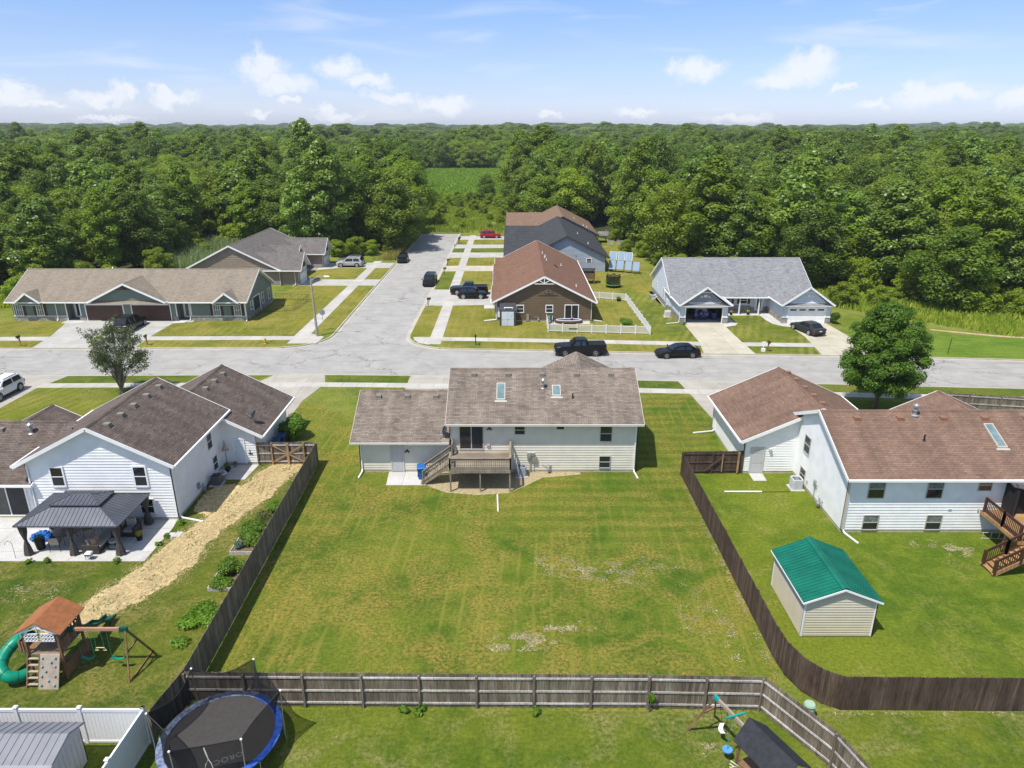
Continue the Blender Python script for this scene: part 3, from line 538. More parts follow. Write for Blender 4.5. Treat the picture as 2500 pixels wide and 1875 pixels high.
# straw path
STR=mat('straw_mulch',(.50,.39,.20),.95,.4,5,bump=.8,detail=8)
sp=[(-17.9,48.1),(-15.6,48.1),(-15.6,47.0),(-16.3,45.2),(-16.6,43.2),(-17.3,41.5),(-17.9,39.6),(-18.6,37.6),(-18.4,35.6),(-18.9,33.9),(-19.8,32.2),(-20.8,30.6),(-21.7,29.2),(-23.2,28.6),(-23.8,29.6),(-22.8,31.4),(-21.9,33.3),(-21.3,35.2),(-20.9,37.6),(-20.2,39.3),(-19.5,41.6),(-19.0,43.4),(-18.9,45.2),(-18.6,46.6)]
def ragged(P,step=.22,amp=.16):
    out=[]; n=len(P)
    for i in range(n):
        a,b_=P[i],P[(i+1)%n]; L=math.hypot(b_[0]-a[0],b_[1]-a[1]); k=max(1,int(L/step))
        for j in range(k):
            f=j/k; x=a[0]+(b_[0]-a[0])*f; y=a[1]+(b_[1]-a[1])*f; nx,ny=(b_[1]-a[1])/L,-(b_[0]-a[0])/L; w=amp*(math.sin(x*3.1+y*2.3)+.7*math.sin(x*7.3-y*5.1))*.6+rnd.uniform(-amp,amp)*.8; out.append((x+nx*w,y+ny*w))
    return out
sheet('straw_path',ragged(sp),STR,.010); sheet('straw_path',ragged([(-21.4,43.4),(-20.4,45),(-19.1,44.6),(-19.0,42.6),(-19.9,40.6),(-21.0,41.2)]),STR,.009)
def inpoly(x,y,P):
    c=False; n=len(P)
    for i in range(n):
        (x1,y1),(x2,y2)=P[i],P[i-1]
        if (y1>y)!=(y2>y) and x<(x2-x1)*(y-y1)/(y2-y1)+x1: c=not c
    return c
STRB=wood('straw_blade',(.45,.34,.16),(.66,.52,.27),(.80,.67,.40))
b=MB(); k=0
while k<13000:
    x=rnd.uniform(-24.5,-14.8); y=rnd.uniform(28,48.2); jx=rnd.gauss(0,.3); jy=rnd.gauss(0,.3)
    if inpoly(x+jx,y+jy,sp):
        a=rnd.uniform(0,3.14); l=rnd.uniform(.08,.26); dx,dy=math.cos(a)*l/2,math.sin(a)*l/2; w=.012; z=rnd.uniform(.014,.05); z2=z+rnd.uniform(-.01,.05)
        b.poly([(x-dx-dy/l*w,y-dy+dx/l*w,z),(x-dx+dy/l*w,y-dy-dx/l*w,z),(x+dx+dy/l*w,y+dy-dx/l*w,z2),(x+dx-dy/l*w,y+dy+dx/l*w,z2)]); k+=1
o=b.build('straw',STRB); tag(o,kind='stuff')
# bare soil / dead grass patches in the main lawn: thin dead thatch
DEAD=wood('dead_thatch',(.27,.235,.11),(.38,.33,.19),(.50,.44,.29)); b=MB()
def patch(cx,cy,rx,ry,n,ang=0,l0=.015,l1=.06):
    for _ in range(int(n*3.4)):
        q=rnd.gauss(0,.6),rnd.gauss(0,.6) 
        if q[0]**2+q[1]**2>1.1: continue
        x=cx+q[0]*rx*math.cos(ang)-q[1]*ry*math.sin(ang); y=cy+q[0]*rx*math.sin(ang)+q[1]*ry*math.cos(ang)
        if math.sin(x*2.9+y*1.7)+math.sin(x*5.3-y*4.1)+math.sin(y*7+x)<-.15: continue
        a=rnd.uniform(0,3.14); l=rnd.uniform(l0,l1); dx,dy=math.cos(a)*l,math.sin(a)*l; w=rnd.uniform(.008,.022); z=.012+rnd.uniform(0,.015)
        b.poly([(x-dx-dy/l*w,y-dy+dx/l*w,z),(x-dx+dy/l*w,y-dy-dx/l*w,z),(x+dx+dy/l*w,y+dy-dx/l*w,z),(x+dx-dy/l*w,y+dy+dx/l*w,z)])
for a in ((4.5,34.5,3.2,.9,420),(2.4,35.4,1.4,.5,120),(7.5,34.9,3.6,1.0,200),(6.3,33.3,1.6,.5,80),(.6,28.6,1.6,.7,420),(1.9,29.3,.7,.5,120),(3.3,29.7,1.0,.4,150),(9.6,31,1.2,2.6,150),(10.9,28.8,.5,2.2,150),(-.5,28.1,.8,.3,60),(-4.5,25.4,1,.15,40),(26.6,36.6,1.3,.7,260),(25.2,37.3,1.2,.5,80),(8.9,20.4,.9,.5,120),(8.1,22.1,.5,.4,60),(-26,32.6,1.8,1,120),(-28.5,31.5,2,.8,90),(-21.4,43.6,.9,.9,60)): patch(*a)
for i in range(70): y=26+i*.28; patch(12.25,y,.25,.2,5)
for i in range(60): x=14.2+i*.5; patch(x,24.0,.3,.12,4)
o=b.build('dead_grass',DEAD); tag(o,kind='stuff')
MULCH=mat('garden_soil',(.16,.115,.075),.95,.25,6,bump=.8)
sheet('bare_soil',[(-6.0,44.7),(-4.6,43.7),(-2.4,43.35),(-.3,43.6),(.9,44.6),(2.2,45.9),(5,46.4),(5,46.8),(-6.1,46.8)],mat('bare_dirt',(.36,.30,.18),.95,.2,5,bump=.6),.0075)
sheet('patio',[(-9.02,46.8),(-8.9,44.75),(-6.1,44.75),(-6.1,46.8)],PAT,.03)
sheet('patio',[(-60,35.5),(-21.48,35.43),(-21.43,38.99),(-21.6,40.2),(-60,40.7)],PAT,.03); sheet('patio',[(-21.5,47.9),(-21.5,45.6),(-19.2,45.6),(-18.95,48.0)],PAT,.03)
sheet('patio',[(17.3,46.6),(17.3,45.4),(18.25,45.4),(18.3,46.6)],PAT,.03); sheet('patio',[(5,88.0),(10.0,87.9),(10,89.6),(5,89.6)],PAT,.012)
sheet('rough_edge',[(41.5,99),(47,96.6),(54,86),(61,82),(76,79),(118,76),(118,140),(41.5,140)],grass('reed_ground',(.10,.16,.02),(.2,.24,.04),(.36,.31,.14),dry=.55),.0075)

b=MB(); k=0; TUFT=mat('tuft_green',(.085,.13,.02),.9,.3,5)
rg=random.Random(4)
for _ in range(5200):
    x=rg.uniform(-24.5,-15); y=rg.uniform(28,48)
    if not inpoly(x+rg.gauss(0,.25),y+rg.gauss(0,.25),sp): continue
    d=math.sin(x*2.1+y*1.3)+math.sin(x*4.7-y*3.1)+rg.uniform(-.8,.8)+(.5 if y<32 else 0)
    if d<.9: continue
    a=rg.uniform(0,3.14); l=rg.uniform(.03,.09); w=.02; dx,dy=math.cos(a)*l,math.sin(a)*l; b.poly([(x-dx-dy/l*w,y-dy+dx/l*w,.03),(x-dx+dy/l*w,y-dy-dx/l*w,.03),(x+dx+dy/l*w,y+dy-dx/l*w,.07),(x+dx-dy/l*w,y+dy+dx/l*w,.07)])
o=b.build('grass_tufts',TUFT); tag(o,kind='stuff')
# ---------------- houses ----------------
# 1. the cream house in the middle
h=thing('cream_house','cream sided house with raised deck and attached garage in the middle yard','house',(2.3,46.8,0))
shell(h,'x',-4.45,9.0,46.8,56.0,51.4,6.5,.484,CREAM,corner=CTRIM); ro=roofpair(h,'x',-4.72,9.38,51.4,5.1,5.1,6.5,.484,SH1,CTRIM,gm=PALE)
zf=lambda y:6.5-.484*(51.4-y)
vents(ro,[(x,50.75,zf(50.75)) for x in (-2.87,-.29,2.28,4.87,7.46)],VENTG,1)
skylight(ro,-1.14,-.49,48.35,49.85,zf); skylight(ro,2.97,3.6,48.7,49.65,zf); pipe(ro,2.3,49.5,zf(49.5),.55,.09,GALV,GALV); pipe(ro,4.45,48.6,zf(48.6),.35,.05,BLACK)
shell(h,'x',-11.04,-4.45,46.8,55.2,51.0,4.88,.485,CREAM,corner=CTRIM,skip='e'); ro=roofpair(h,'x',-11.6,-4.5,51.0,4.7,4.7,4.88,.485,SH1,CTRIM,(1,0),gm=PALE)
vents(ro,[(x,50.35,4.88-.485*.65) for x in (-10.11,-7.94,-5.77)],VENTG,1)
shell(h,'y',2.5,8.4,55.5,57.2,5.45,5.85,.484,CREAM,corner=CTRIM); roofpair(h,'y',51.6,57.6,5.45,3.3,3.3,5.85,.484,SH1,CTRIM,(0,1))
bw=WF((-11.04,46.8),(9.0,46.8)); U=lambda x:x+11.04
window(h,bw,U(-3.75),1.92,1.64,1.83,PALE,.06,'v',name='patio_door'); window(h,bw,U(.22),3.08,.68,.62,PALE,.04); window(h,bw,U(6.36),2.52,.8,1.18,PALE,.04); window(h,bw,U(6.38),.4,.76,.9,PALE,.04)
door(h,bw,U(-8.73),.05,.78,2.03,DOORP,PALE)
b=MB(); bw.box(b,U(3.22),U(3.72),0,.07,3.45,3.7); b.build('gable_vent',DMET,h)
for x,z in ((-1.62,3.55),(-7.6,1.78)):
    b=MB(); bw.box(b,U(x)-.06,U(x)+.06,.02,.08,z-.06,z+.06); 
    for sgn in (-1,1): b.tube([bw.P(U(x),.08,z),bw.P(U(x)+sgn*.14,.2,z-.08)],[.03,.065],8)
    b.build('wall_lamp',BLACK,h)
downspout(h,-10.95,46.72,2.5,-.12,-1,.95); downspout(h,8.9,46.72,3.95,.15,-1,1.0)
b=MB(); bw.box(b,U(1.1),U(1.38),.03,.16,1.1,1.6); bw.box(b,U(1.4),U(1.66),.03,.14,1.38,1.6); bw.box(b,U(1.47),U(1.8),.03,.2,.9,1.3); b.bar(bw.P(U(1.33),.08,0),bw.P(U(1.33),.08,1.1),.08,.06); b.bar(bw.P(U(1.6),.06,0),bw.P(U(1.6),.06,.9),.03,.03); b.tube([bw.P(U(1.24),.16,1.35),bw.P(U(1.24),.24,1.35)],.1,12); b.build('electric_meter',GALV,h)
def gas_meter(root,wf,u,m=GREYM):
    b=MB(); b.sph(wf.P(u,.22,.32),.13,0,10,8,1.2); wf.box(b,u-.09,u+.09,.14,.3,.16,.3); b.tube([wf.P(u+.2,.05,.0),wf.P(u+.2,.05,.6),wf.P(u-.12,.16,.6),wf.P(u-.12,.2,.4)],.022,6); b.tube([wf.P(u+.05,.2,.45),wf.P(u+.05,.2,.75)],.02,6); b.tube([wf.P(u-.12,.12,.62),wf.P(u-.45,.06,.62),wf.P(u-.45,.02,.7)],.015,6); b.build('gas_meter',m,root)
gas_meter(h,bw,U(2.65))
b=MB(); bw.box(b,U(-1.85),U(-1.6),.03,.14,2.15,2.32); b.build('dryer_vent',CTRIM,h)
def dish(root,x,y,z,az=90,name='satellite_dish',wallm=None):
    b=MB(); d=Vector((math.sin(R(az)),-math.cos(R(az)),.45)).normalized(); u=d.cross(Vector((0,0,1))).normalized(); v=u.cross(d); c=Vector((x,y,z+.62)); n=16; base=len(b.v)
    ring=[]; 
    for rr,dep in ((.0,-.08),(.17,-.055),(.33,0)):
        ring.append([c+u*(rr*math.cos(2*math.pi*j/n))*.95+v*(rr*1.05*math.sin(2*math.pi*j/n))+d*dep for j in range(n)])
    b.add([p for r_ in ring for p in r_],[(i*n+j,i*n+(j+1)%n,(i+1)*n+(j+1)%n,(i+1)*n+j) for i in range(2) for j in range(n)]+[((i+1)*n+j,(i+1)*n+(j+1)%n,i*n+(j+1)%n,i*n+j) for i in range(2) for j in range(n)])
    o=b.build(name,mat('dish_grey',(.34,.38,.43),.4,.05,2),root,True); b=MB(); b.tube([c-d*.08,Vector((x,y,z+.3)),Vector((x,y,z))],.028,8); b.tube([c-v*.3,c-v*.28+d*.42],.014,6); b.box(*[q for q in ((c-v*.26+d*.42).x-.05,(c-v*.26+d*.42).x+.05,(c-v*.26+d*.42).y-.04,(c-v*.26+d*.42).y+.04,(c-v*.26+d*.42).z-.05,(c-v*.26+d*.42).z+.05)]); b.bar((x-.22,y,z-.02),(x,y,z+.28),.03,.03); b.bar((x+.22,y,z-.02),(x,y,z+.28),.03,.03); b.build('mount',GREYM,o)
dish(h,-4.85,46.75,2.75,-60)
# deck
d=thing('wood_deck','weathered wooden deck with stairs in front of the patio door of the cream house','deck',(-2.2,45,0))
b=MB(); n=21
for k in range(n): y0=43.8+k*(2.95/n); b.box(-4.3,-.1,y0+.004,y0+2.95/n-.004,1.68,1.72)
b.build('deck_boards',FD,d); b=MB(); b.box(-4.3,-.1,43.76,43.8,1.46,1.7); b.box(-4.33,-4.29,43.8,46.75,1.46,1.7); b.box(-.11,-.07,43.8,46.75,1.46,1.7)
for k in range(8): b.box(-4.1+k*.53,-4.06+k*.53,43.8,46.75,1.48,1.675)
b.build('frame',FD,d)
for x in (-4.25,-2.2,-.15): b=MB(); b.box(x-.05,x+.05,43.8,43.9,0,1.7); b.build('post',FD,d)
baluster(d,(-4.28,43.83),(-.12,43.83),1.7,1.7,.86,.14,FD); baluster(d,(-.12,43.83),(-.12,46.7),1.7,1.7,.9,.14,FD,cap=.14); baluster(d,(-4.28,43.83),(-4.28,44.75),1.7,1.7,.86,.14,FD); baluster(d,(-4.28,46.0),(-4.28,46.7),1.7,1.7,.95,.14,FD)
b=MB(); ns=9
for k in range(ns): x=-4.33-.235*(k+.5); z=1.7-(k+1)*.18; b.box(x-.14,x+.14,44.85,45.95,z-.02,z+.02)
b.build('stair_treads',FD,d); [MB().bar((-4.33,y_,1.55),(-6.35,y_,.05),.04,.26).build('stringer',FD,d) for y_ in (44.83,45.97)]
baluster(d,(-4.3,44.83),(-6.3,44.83),1.62,.12,.95,.14,FD); baluster(d,(-4.3,45.97),(-6.3,45.97),1.62,.12,.95,.14,FD)
# 2. the white house on the left
h=thing('white_house','white sided house with dark brown roof behind the metal gazebo','house',(-26,44,0))
shell(h,'y',-30.5,-21.5,40.1,48.6,-26.0,6.65,.515,WHITE); ro=roofpair(h,'y',39.68,48.95,-26.03,5.05,5.0,6.65,.515,SH2,WTRIM)
zx=lambda x:6.65-.515*(x+26.03)
vents(ro,[(-25.35,y,zx(-25.35)) for y in (40.9,42.55,44.2,46.0,47.8)],VENTG,1)
shell(h,'y',-28.8,-19.0,48.05,55.1,-23.9,5.41,.515,WHITE); ro=roofpair(h,'y',47.6,55.55,-23.9,5.6,5.6,5.41,.515,SH2,WTRIM)
vents(ro,[(-23.3,y,5.41-.515*.6) for y in (50.6,52.3,54.0)],VENTG,1); dish(ro,-19.3,49.0,3.1,-100)
shell(h,'x',-60,-30.4,40.6,48.4,44.5,5.05,.515,WHITE,skip='e'); ro=roofpair(h,'x',-60.4,-30.25,44.5,4.65,4.65,5.05,.515,SH2,WTRIM,(1,0)); roofpair(h,'x',-30.24,-27.2,44.5,4.2,4.6,5.045,.515,SH2,WTRIM,(0,0),(0,0),cap=False); MB().bar((-30.23,39.8,2.57),(-30.23,40.05,2.7),.04,.2).build('fascia',WTRIM,h)
vents(ro,[(-37.6,43.8,4.75),(-34.3,43.8,4.7)],VENTG,1); pipe(ro,-32.2,43.6,4.55,.55,.11,GALV,GALV); pipe(ro,-28.9,42.9,4.9,.35,.05,BLACK)
roofpair(h,'y',44.6,48.9,-34.0,3.2,3.2,4.5,.5,SH2,WTRIM,(0,1))
fw=WF((-30.5,40.1),(-21.5,40.1)); U=lambda x:x+30.5
window(h,fw,U(-29.0),2.5,.72,1.25,WTRIM,.1); window(h,fw,U(-23.78),2.5,.72,1.3,WTRIM,.1); window(h,fw,U(-23.75),.55,.8,.95,WTRIM,.08,glass=(GLASS,GLASS))
lw=WF((-60,40.6),(-30.5,40.6)); window(h,lw,60-33.75,.1,2.4,2.0,WTRIM,.09,'v',name='patio_door')
ew=WF((-21.5,40.1),(-21.5,48.05)); window(h,ew,5.4,2.35,.75,1.15,WTRIM,.06); window(h,ew,5.85,.5,.7,1.0,WTRIM,.06)
gw=WF((-21.5,48.05),(-19.0,48.05)); door(h,gw,.85,.1,.72,1.95,DOORW,WTRIM,knob=-1)
gas_meter(h,ew,3.6); b=MB(); ew.box(b,3.0,3.25,.02,.15,.6,1.0); b.build('electric_meter',GREYM,h)
b=MB(); gw.box(b,1.95,1.99,.03,.06,.85,1.25); gw.box(b,1.85,2.15,.03,.08,.9,.95); b.build('hose_hook',DMET,h)
downspout(h,-21.42,40.2,4.0,1,-.25,1.6); downspout(h,-30.42,40.0,3.9,0,-1,.2)
# 3. the white house on the right
h=thing('white_house','white sided house with russet brown roof behind the green roofed shed','house',(24,42,0))
shell(h,'x',20.55,44,38.6,48.2,43.3,6.35,.46,WHITE,corner=CTRIM); ro=roofpair(h,'x',20.22,44.4,43.3,5.2,5.2,6.35,.46,SH3,WTRIM,gm=WTRIM)
zf=lambda y:6.35-.46*(43.3-y)
vents(ro,[(x,42.6,zf(42.6)) for x in (22.4,25.2,28.0,30.7,33.4)],VENTB,1); pipe(ro,26.3,42.9,zf(42.9),.6,.12,GALV,GALV); pipe(ro,26.0,40.9,zf(40.9),.4,.05,BLACK)
skylight(ro,30.35,30.95,40.3,42.1,zf,CTRIM)
shell(h,'y',16.8,26.9,46.6,54.7,21.85,5.3,.46,WHITE,corner=CTRIM); ro=roofpair(h,'y',46.15,55.2,21.85,5.5,5.5,5.3,.46,SH3,WTRIM)
vents(ro,[(22.35,y,5.3-.46*.5) for y in (47.6,49.2,50.9,52.7,54.4)],VENTB,1)
shell(h,'y',28.6,35.0,47.6,49.2,31.8,5.35,.46,WHITE); roofpair(h,'y',43.4,49.6,31.8,3.6,3.6,5.35,.46,SH3,WTRIM,(0,1))
fw=WF((20.55,38.6),(44,38.6)); U=lambda x:x-20.55
for x,z,w_,h_ in ((21.8,2.48,.95,1.2),(25.38,2.48,.92,1.2),(28.48,3.0,.75,.7),(21.83,.25,.9,.98),(25.75,.25,.9,.98)): window(h,fw,U(x),z,w_,h_,CTRIM,.04,glass=(BLIND,GLASS))
wwf=WF((20.55,48.2),(20.55,38.6)); window(h,wwf,2.9,2.5,.9,1.2,PALE,.05); window(h,wwf,2.9,.3,.8,.95,PALE,.05)
gw=WF((16.8,46.6),(20.5,46.6)); door(h,gw,.55,.05,.85,1.98,DOORP,PALE)
b=MB(); gw.box(b,1.75,1.95,.03,.2,1.85,2.0); b.build('wall_lamp',CTRIM,h)
b=MB(); wwf.box(b,5.3,5.55,.03,.15,1.0,1.45); wwf.box(b,5.6,5.75,.03,.12,1.0,1.25); b.bar(wwf.P(5.45,.06,0),wwf.P(5.45,.06,1.0),.06,.05); b.build('electric_meter',GALV,h); gas_meter(h,wwf,6.6)
b=MB(); wwf.box(b,4.1,4.25,.03,.1,.6,.75); fw.box(b,U(26.95),U(27.15),.03,.07,1.62,1.68); fw.box(b,U(28.75),U(28.83),.03,.09,1.55,1.72); b.build('wall_vents',CTRIM,h)
downspout(h,20.62,38.52,3.9,.35,-1,1.25); b=MB(); b.bar((20.55,38.5,3.9),(20.55,38.5,.3),.1,.1); b.build('corner_post',CTRIM,h); downspout(h,16.75,54.0,2.6,-1,-.15,1.8)
# 4. sage duplex (far left)
h=thing('sage_duplex','sage green duplex with two dark brown garage doors across the street on the left','house',(-49.5,89.8,0))
zr,sl_,c=5.75,.525,95.0
shell(h,'x',-64.5,-34.5,89.7,100.4,c,zr,sl_,GREEN,z0=.62,skip='s',found=None); ro=roofpair(h,'x',-65.0,-33.95,c,6.0,6.0,zr,sl_,SH4,WTRIM)
F=WF((-64.5,89.7),(-34.5,89.7)); U=lambda x:x+64.5; ze=zr-sl_*5.3-.2
w=MB()
for a,b_,z0 in ((-64.5,-57.7,.62),(-56.0,-55.2,.62),(-50.3,-49.3,0),(-44.1,-43.4,.62),(-41.6,-34.5,.62)): F.siding(w,[(U(a),z0),(U(b_),z0),(U(b_),ze),(U(a),ze)])
F.siding(w,[(U(-55.2),2.1),(U(-44.1),2.1),(U(-44.1),ze),(U(-55.2),ze)])
rec=WF((-64.5,91.0),(-34.5,91.0)); 
w.build('wall',GREEN,h)
for a,b_ in ((-57.7,-56.0),(-43.4,-41.6)):
    w=MB(); rec.siding(w,[(U(a),0),(U(b_),0),(U(b_),ze),(U(a),ze)]); w.box(a-.05,a,89.75,91,0,ze); w.box(b_,b_+.05,89.75,91,0,ze); w.build('porch_wall',GREEN,h)
s=MB()
for a,b_ in ((-64.6,-57.75),(-56.1,-55.3),(-44.0,-43.3),(-41.65,-34.4)): F.box(s,U(a),U(b_),-.1,.1,0,.58)
s.box(-34.6,-34.4,89.7,100.4,0,.58); s.box(-64.6,-64.4,89.7,100.4,0,.58); s.box(-64.4,-34.6,100.2,100.5,0,.58); s.build('stone_base',STONE,h)
s=MB(); 
for a,b_ in ((-64.6,-57.7),(-41.65,-34.35)): F.box(s,U(a),U(b_),0,.14,.58,.65)
for a in (-64.5,-57.75,-55.95,-43.5,-41.6,-34.6): F.box(s,U(a),U(a)+.12,.0,.075,.6 if a not in(-57.75,-55.95,-43.5,-41.6) else 0,ze)
F.box(s,0,30,.0,.05,ze-.02,ze+.16); s.build('trim',WTRIM,h)
garage_door(h,F,U(-55.1),4.75,2.05,DOORB,WTRIM,False,5); garage_door(h,F,U(-49.15),4.9,2.05,DOORB,WTRIM,False,5)
for a in (-64.15,-61.45,-38.6,-35.9): window(h,F,U(a),.72,.8,1.38,WTRIM,.08,'g',glass=(BLIND,BLIND),shut=DKB)
for a in (-57.1,-42.8): door(h,rec,U(a)-.2,.1,.9,2.0,WTRIM,WTRIM,win=True)
for cx,zz,hr,ss in ((-61.9,3.88,1.65,.75),(-36.6,3.88,1.65,.75)):
    roofpair(h,'y',88.6,92.2,cx,hr,hr,zz,ss,SH4,WTRIM,(1,0),cap=False); G=WF((cx-1.4,89.0),(cx+1.4,89.0)); w=MB(); G.siding(w,[(0,2.2),(2.8,2.2),(2.8,zz-ss*1.4-.2),(1.4,zz-.2),(0,zz-ss*1.4-.2)]); w.build('gable_wall',GREEN,h); w=MB(); G.box(w,0,2.8,-.7,0,2.15,2.2); w.build('gable_soffit',WTRIM,h)
roofpair(h,'y',88.55,95.6,-49.2,4.98,4.98,5.1,.48,SH4,WTRIM,(1,0)); G=WF((-53.6,89.15),(-44.8,89.15)); w=MB(); G.siding(w,[(0,2.5),(8.8,2.5),(8.8,5.1-.48*4.4-.2),(4.4,4.9),(0,5.1-.48*4.4-.2)]); w.build('gable_wall',GREEN,h)
w=MB(); G.box(w,-.6,9.4,-.6,.5,2.38,2.44); w.build('gable_ledge',WTRIM,h); w=MB(); w.hexa([(-53.9,88.5,2.44),(-44.5,88.5,2.44),(-44.5,89.2,2.44),(-53.9,89.2,2.44)],[(-53.7,88.6,2.46),(-44.7,88.6,2.46),(-44.7,89.15,2.75),(-53.7,89.15,2.75)]); w.build('ledge_roof',SH4,h)
w=MB()
for s_ in (-1,1): w.bar((-49.2,88.9,4.35),(-49.2+s_*.9,88.9,4.75),.05,.1); w.bar((-49.2+s_*.05,88.9,4.3),(-49.2+s_*1.2,88.9,4.3),.05,.1)
w.bar((-49.2,88.9,4.2),(-49.2,88.9,4.85),.1,.05,up=(0,1,0)); w.build('gable_bracket',DKB,h)
E_=WF((-34.5,89.7),(-34.5,100.4)); w=MB(); E_.box(w,2.9,5.3,.0,.06,.1,2.3); w.build('recess_shade_panel',mat('recess_painted_shade',(.05,.055,.05),.8),h)  # flat dark panel on the wall; shade of the patio recess painted as colour
w=MB(); E_.box(w,2.78,2.9,0,.08,0,2.42); E_.box(w,5.3,5.45,0,.12,0,2.42); E_.box(w,2.78,5.45,0,.08,2.3,2.42); w.build('patio_trim',WTRIM,h)
for u,z,ww,hh in ((1.9,1.0,.6,1.0),(6.3,.8,.65,1.4),(9.0,.8,.7,1.4)): window(h,E_,u,z,ww,hh,WTRIM,.08)
w=MB(); E_.box(w,1.0,1.3,.02,.2,.5,1.3); E_.box(w,.55,.8,.02,.15,.7,1.2); w.build('electric_meter',GREYM,h); downspout(h,-34.42,89.6,2.4,.2,-1,.6); downspout(h,-41.7,89.55,2.4,-.35,-1,1.1); downspout(h,-58.9,89.55,2.4,0,-1,.3)
pipe(ro,-54.3,96.2,5.1,.45,.08,GALV,GALV); pipe(ro,-45.2,96.4,5.0,.35,.07,GALV)
# 5. taupe duplex
h=thing('taupe_duplex','taupe brown duplex with grey roof and two white garage doors facing the side street','house',(-43.8,120,0))
shell(h,'y',-51.1,-36.5,110.85,130.4,-43.9,6.35,.495,TAUPE,course=.28); ro=roofpair(h,'y',110.45,131.0,-43.9,7.7,7.7,6.35,.495,SH5,WTRIM)
pipe(ro,-41.4,118.5,5.2,.35,.07,VENTG); pipe(ro,-41.0,115.6,5.0,.3,.07,VENTG)
for y0,y1,c in ((111.1,115.6,113.3),(126.1,130.6,128.4)):
    shell(h,'x',-37,-33.6,y0+.003,y1,c,4.92,.84,TAUPE,course=.28,skip='w'); roofpair(h,'x',-42.2,-33.0,c,2.9,2.9,4.92,.84,SH5,WTRIM,(0,1))
    E_=WF((-33.6,y0),(-33.6,y1)); garage_door(h,E_,.65,3.3,2.05,WTRIM,WTRIM); s=MB(); E_.box(s,-.1,.5,0,.08,0,.6); E_.box(s,4.05,4.6,0,.08,0,.6); s.box(-34.6,-33.6,y0-.09,y0,0,.6); s.build('stone_base',STONE,h)
    w=MB(); E_.box(w,.2,4.3,.0,.07,2.3,2.42); E_.box(w,.95,3.5,.02,.08,3.3,3.42); w.build('gable_trim',WTRIM,h); w=MB(); E_.flat(w,[(.5,2.5),(4.0,2.5),(2.25,4.5)],.06); w.build('gable_shake',mat('dark_shake',(.05,.05,.055),.8),h)
w=MB(); w.box(-36.5,-34.3,122.9,126,0,.02); s=WF((-36.4,126.0),(-33.7,126.0)); s.box(w,0,2.7,0,.1,0,.6); w.build('stone_base',STONE,h)
roofpair(h,'x',-41.6,-35.6,120.3,2.0,2.0,4.85,.8,SH5,WTRIM,(0,1)); w=MB(); w.poly([(-35.9,118.9,3.6),(-35.9,121.7,3.6),(-35.9,120.3,4.65)]); w.build('gable_shake',mat('dark_shake',(.05,.05,.055),.8),h)
w=MB(); w.box(-36.6,-35.0,117,121.5,2.35,2.5); w.build('porch_roof',SH5,h)
downspout(h,-34.2,111.0,2.2,-.3,-1,.8)
# 6-8. the three duplexes east of the side street, same plan
def duplex_e(label,y0,L,c,hr,zr,sh,sd,tr,xl,name,wings,eastwall,loc,course=.22,found=True):
    h=thing(name,label,'house',loc); s=.5
    xw0=c-hr+.65; xw1=c+hr-.6
    shell(h,'y',xw0,xw1,y0,y0+L,c,zr,s,sd,corner=tr,course=course); ro=roofpair(h,'y',y0-.5,y0+L+.5,c,hr,hr,zr,s,sh,tr)
    for wy,wz,wh,wx in wings:
        roofpair(h,'x',xl,c-1.2,wy,wh,wh,wz,s if wh<3.5 else .49,sh,tr,(1,0),cap=False)
        if xl+.5<xw0: shell(h,'x',xl+.5,xw0+.5,wy-wh+.55,wy+wh-.55,wy,wz,s,sd,corner=tr,course=course,skip='e')
    return h,ro
h,ro=duplex_e('brown sided duplex with russet roof and sliding door facing the white picket yard',89.2,28.8,4.1,6.75,6.0,SH6,BRN,WTRIM,-2.72,'brown_duplex',((93.0,3.9,2.75,0),(103.3,4.85,4.8,0),(113.6,3.9,2.75,0)),1,(4.1,89.7,0))
F=WF((-2,89.2),(10.2,89.2)); U=lambda x:x+2
for px in (.85,4.6): window(h,F,U(px)-.2,1.25,.8,.86,WTRIM,.1)
window(h,F,U(6.85),.15,1.65,2.0,WTRIM,.1,'v',name='sliding_door',glass=(GLASS,GLASS)); truss(h,WF((-2,88.68),(10.2,88.68)),U(4.1),5.0,2.5,.9)
gas_meter(h,F,U(3.4),GALV); b=MB(); F.box(b,U(1.85),U(2.2),.03,.18,.1,1.0); b.build('electric_meter',GALV,h)
b=MB(); F.bar=None; F.box(b,U(-1.85),U(-1.55),.0,.1,.6,1.9); b.build('side_window',WTRIM,h)
b=MB(); b.tube([(-2.5,88.9,2.45),(-1.9,89.3,2.2),(-1.85,89.55,1.9),(-1.85,89.55,.35),(-2.1,89.4,.2),(-3.6,89.2,.1)],.07,6); b.build('downspout',WTRIM,h); downspout(h,10.25,89.6,2.4,.9,-.3,1.6)
for x,y in ((4.55,107),(4.9,105.3),(4.75,103.8),(4.95,102.3),(7.2,104.2),(8.5,92.9)): pipe(ro,x,y,6.0-.5*abs(x-4.1),.32,.05,WTRIM)
b=MB(); b.box(6.0,6.25,101.2,101.4,4.9,5.12); b.box(6.2,6.45,100.4,100.6,4.8,5.02); b.build('roof_vent',BLACK,ro)
h,ro=duplex_e('grey blue duplex with charcoal roof beside the solar panels',121.95,26.4,9.35,7.35,6.25,SH7,GREYS,mat('dark_trim',(.05,.055,.065),.6),-1.45,'grey_duplex',((126.2,3.9,2.75,0),(136.3,4.95,4.8,0),(146.2,4.7,2.9,0)),1,(9.35,122.4,0))
F=WF((2,121.95),(16.1,121.95)); window(h,F,10.85,1.55,.75,.75,WTRIM,.1); b=MB(); F.box(b,8.9,9.1,.02,.08,2.75,2.95); b.build('wall_vent',GREYM,h)
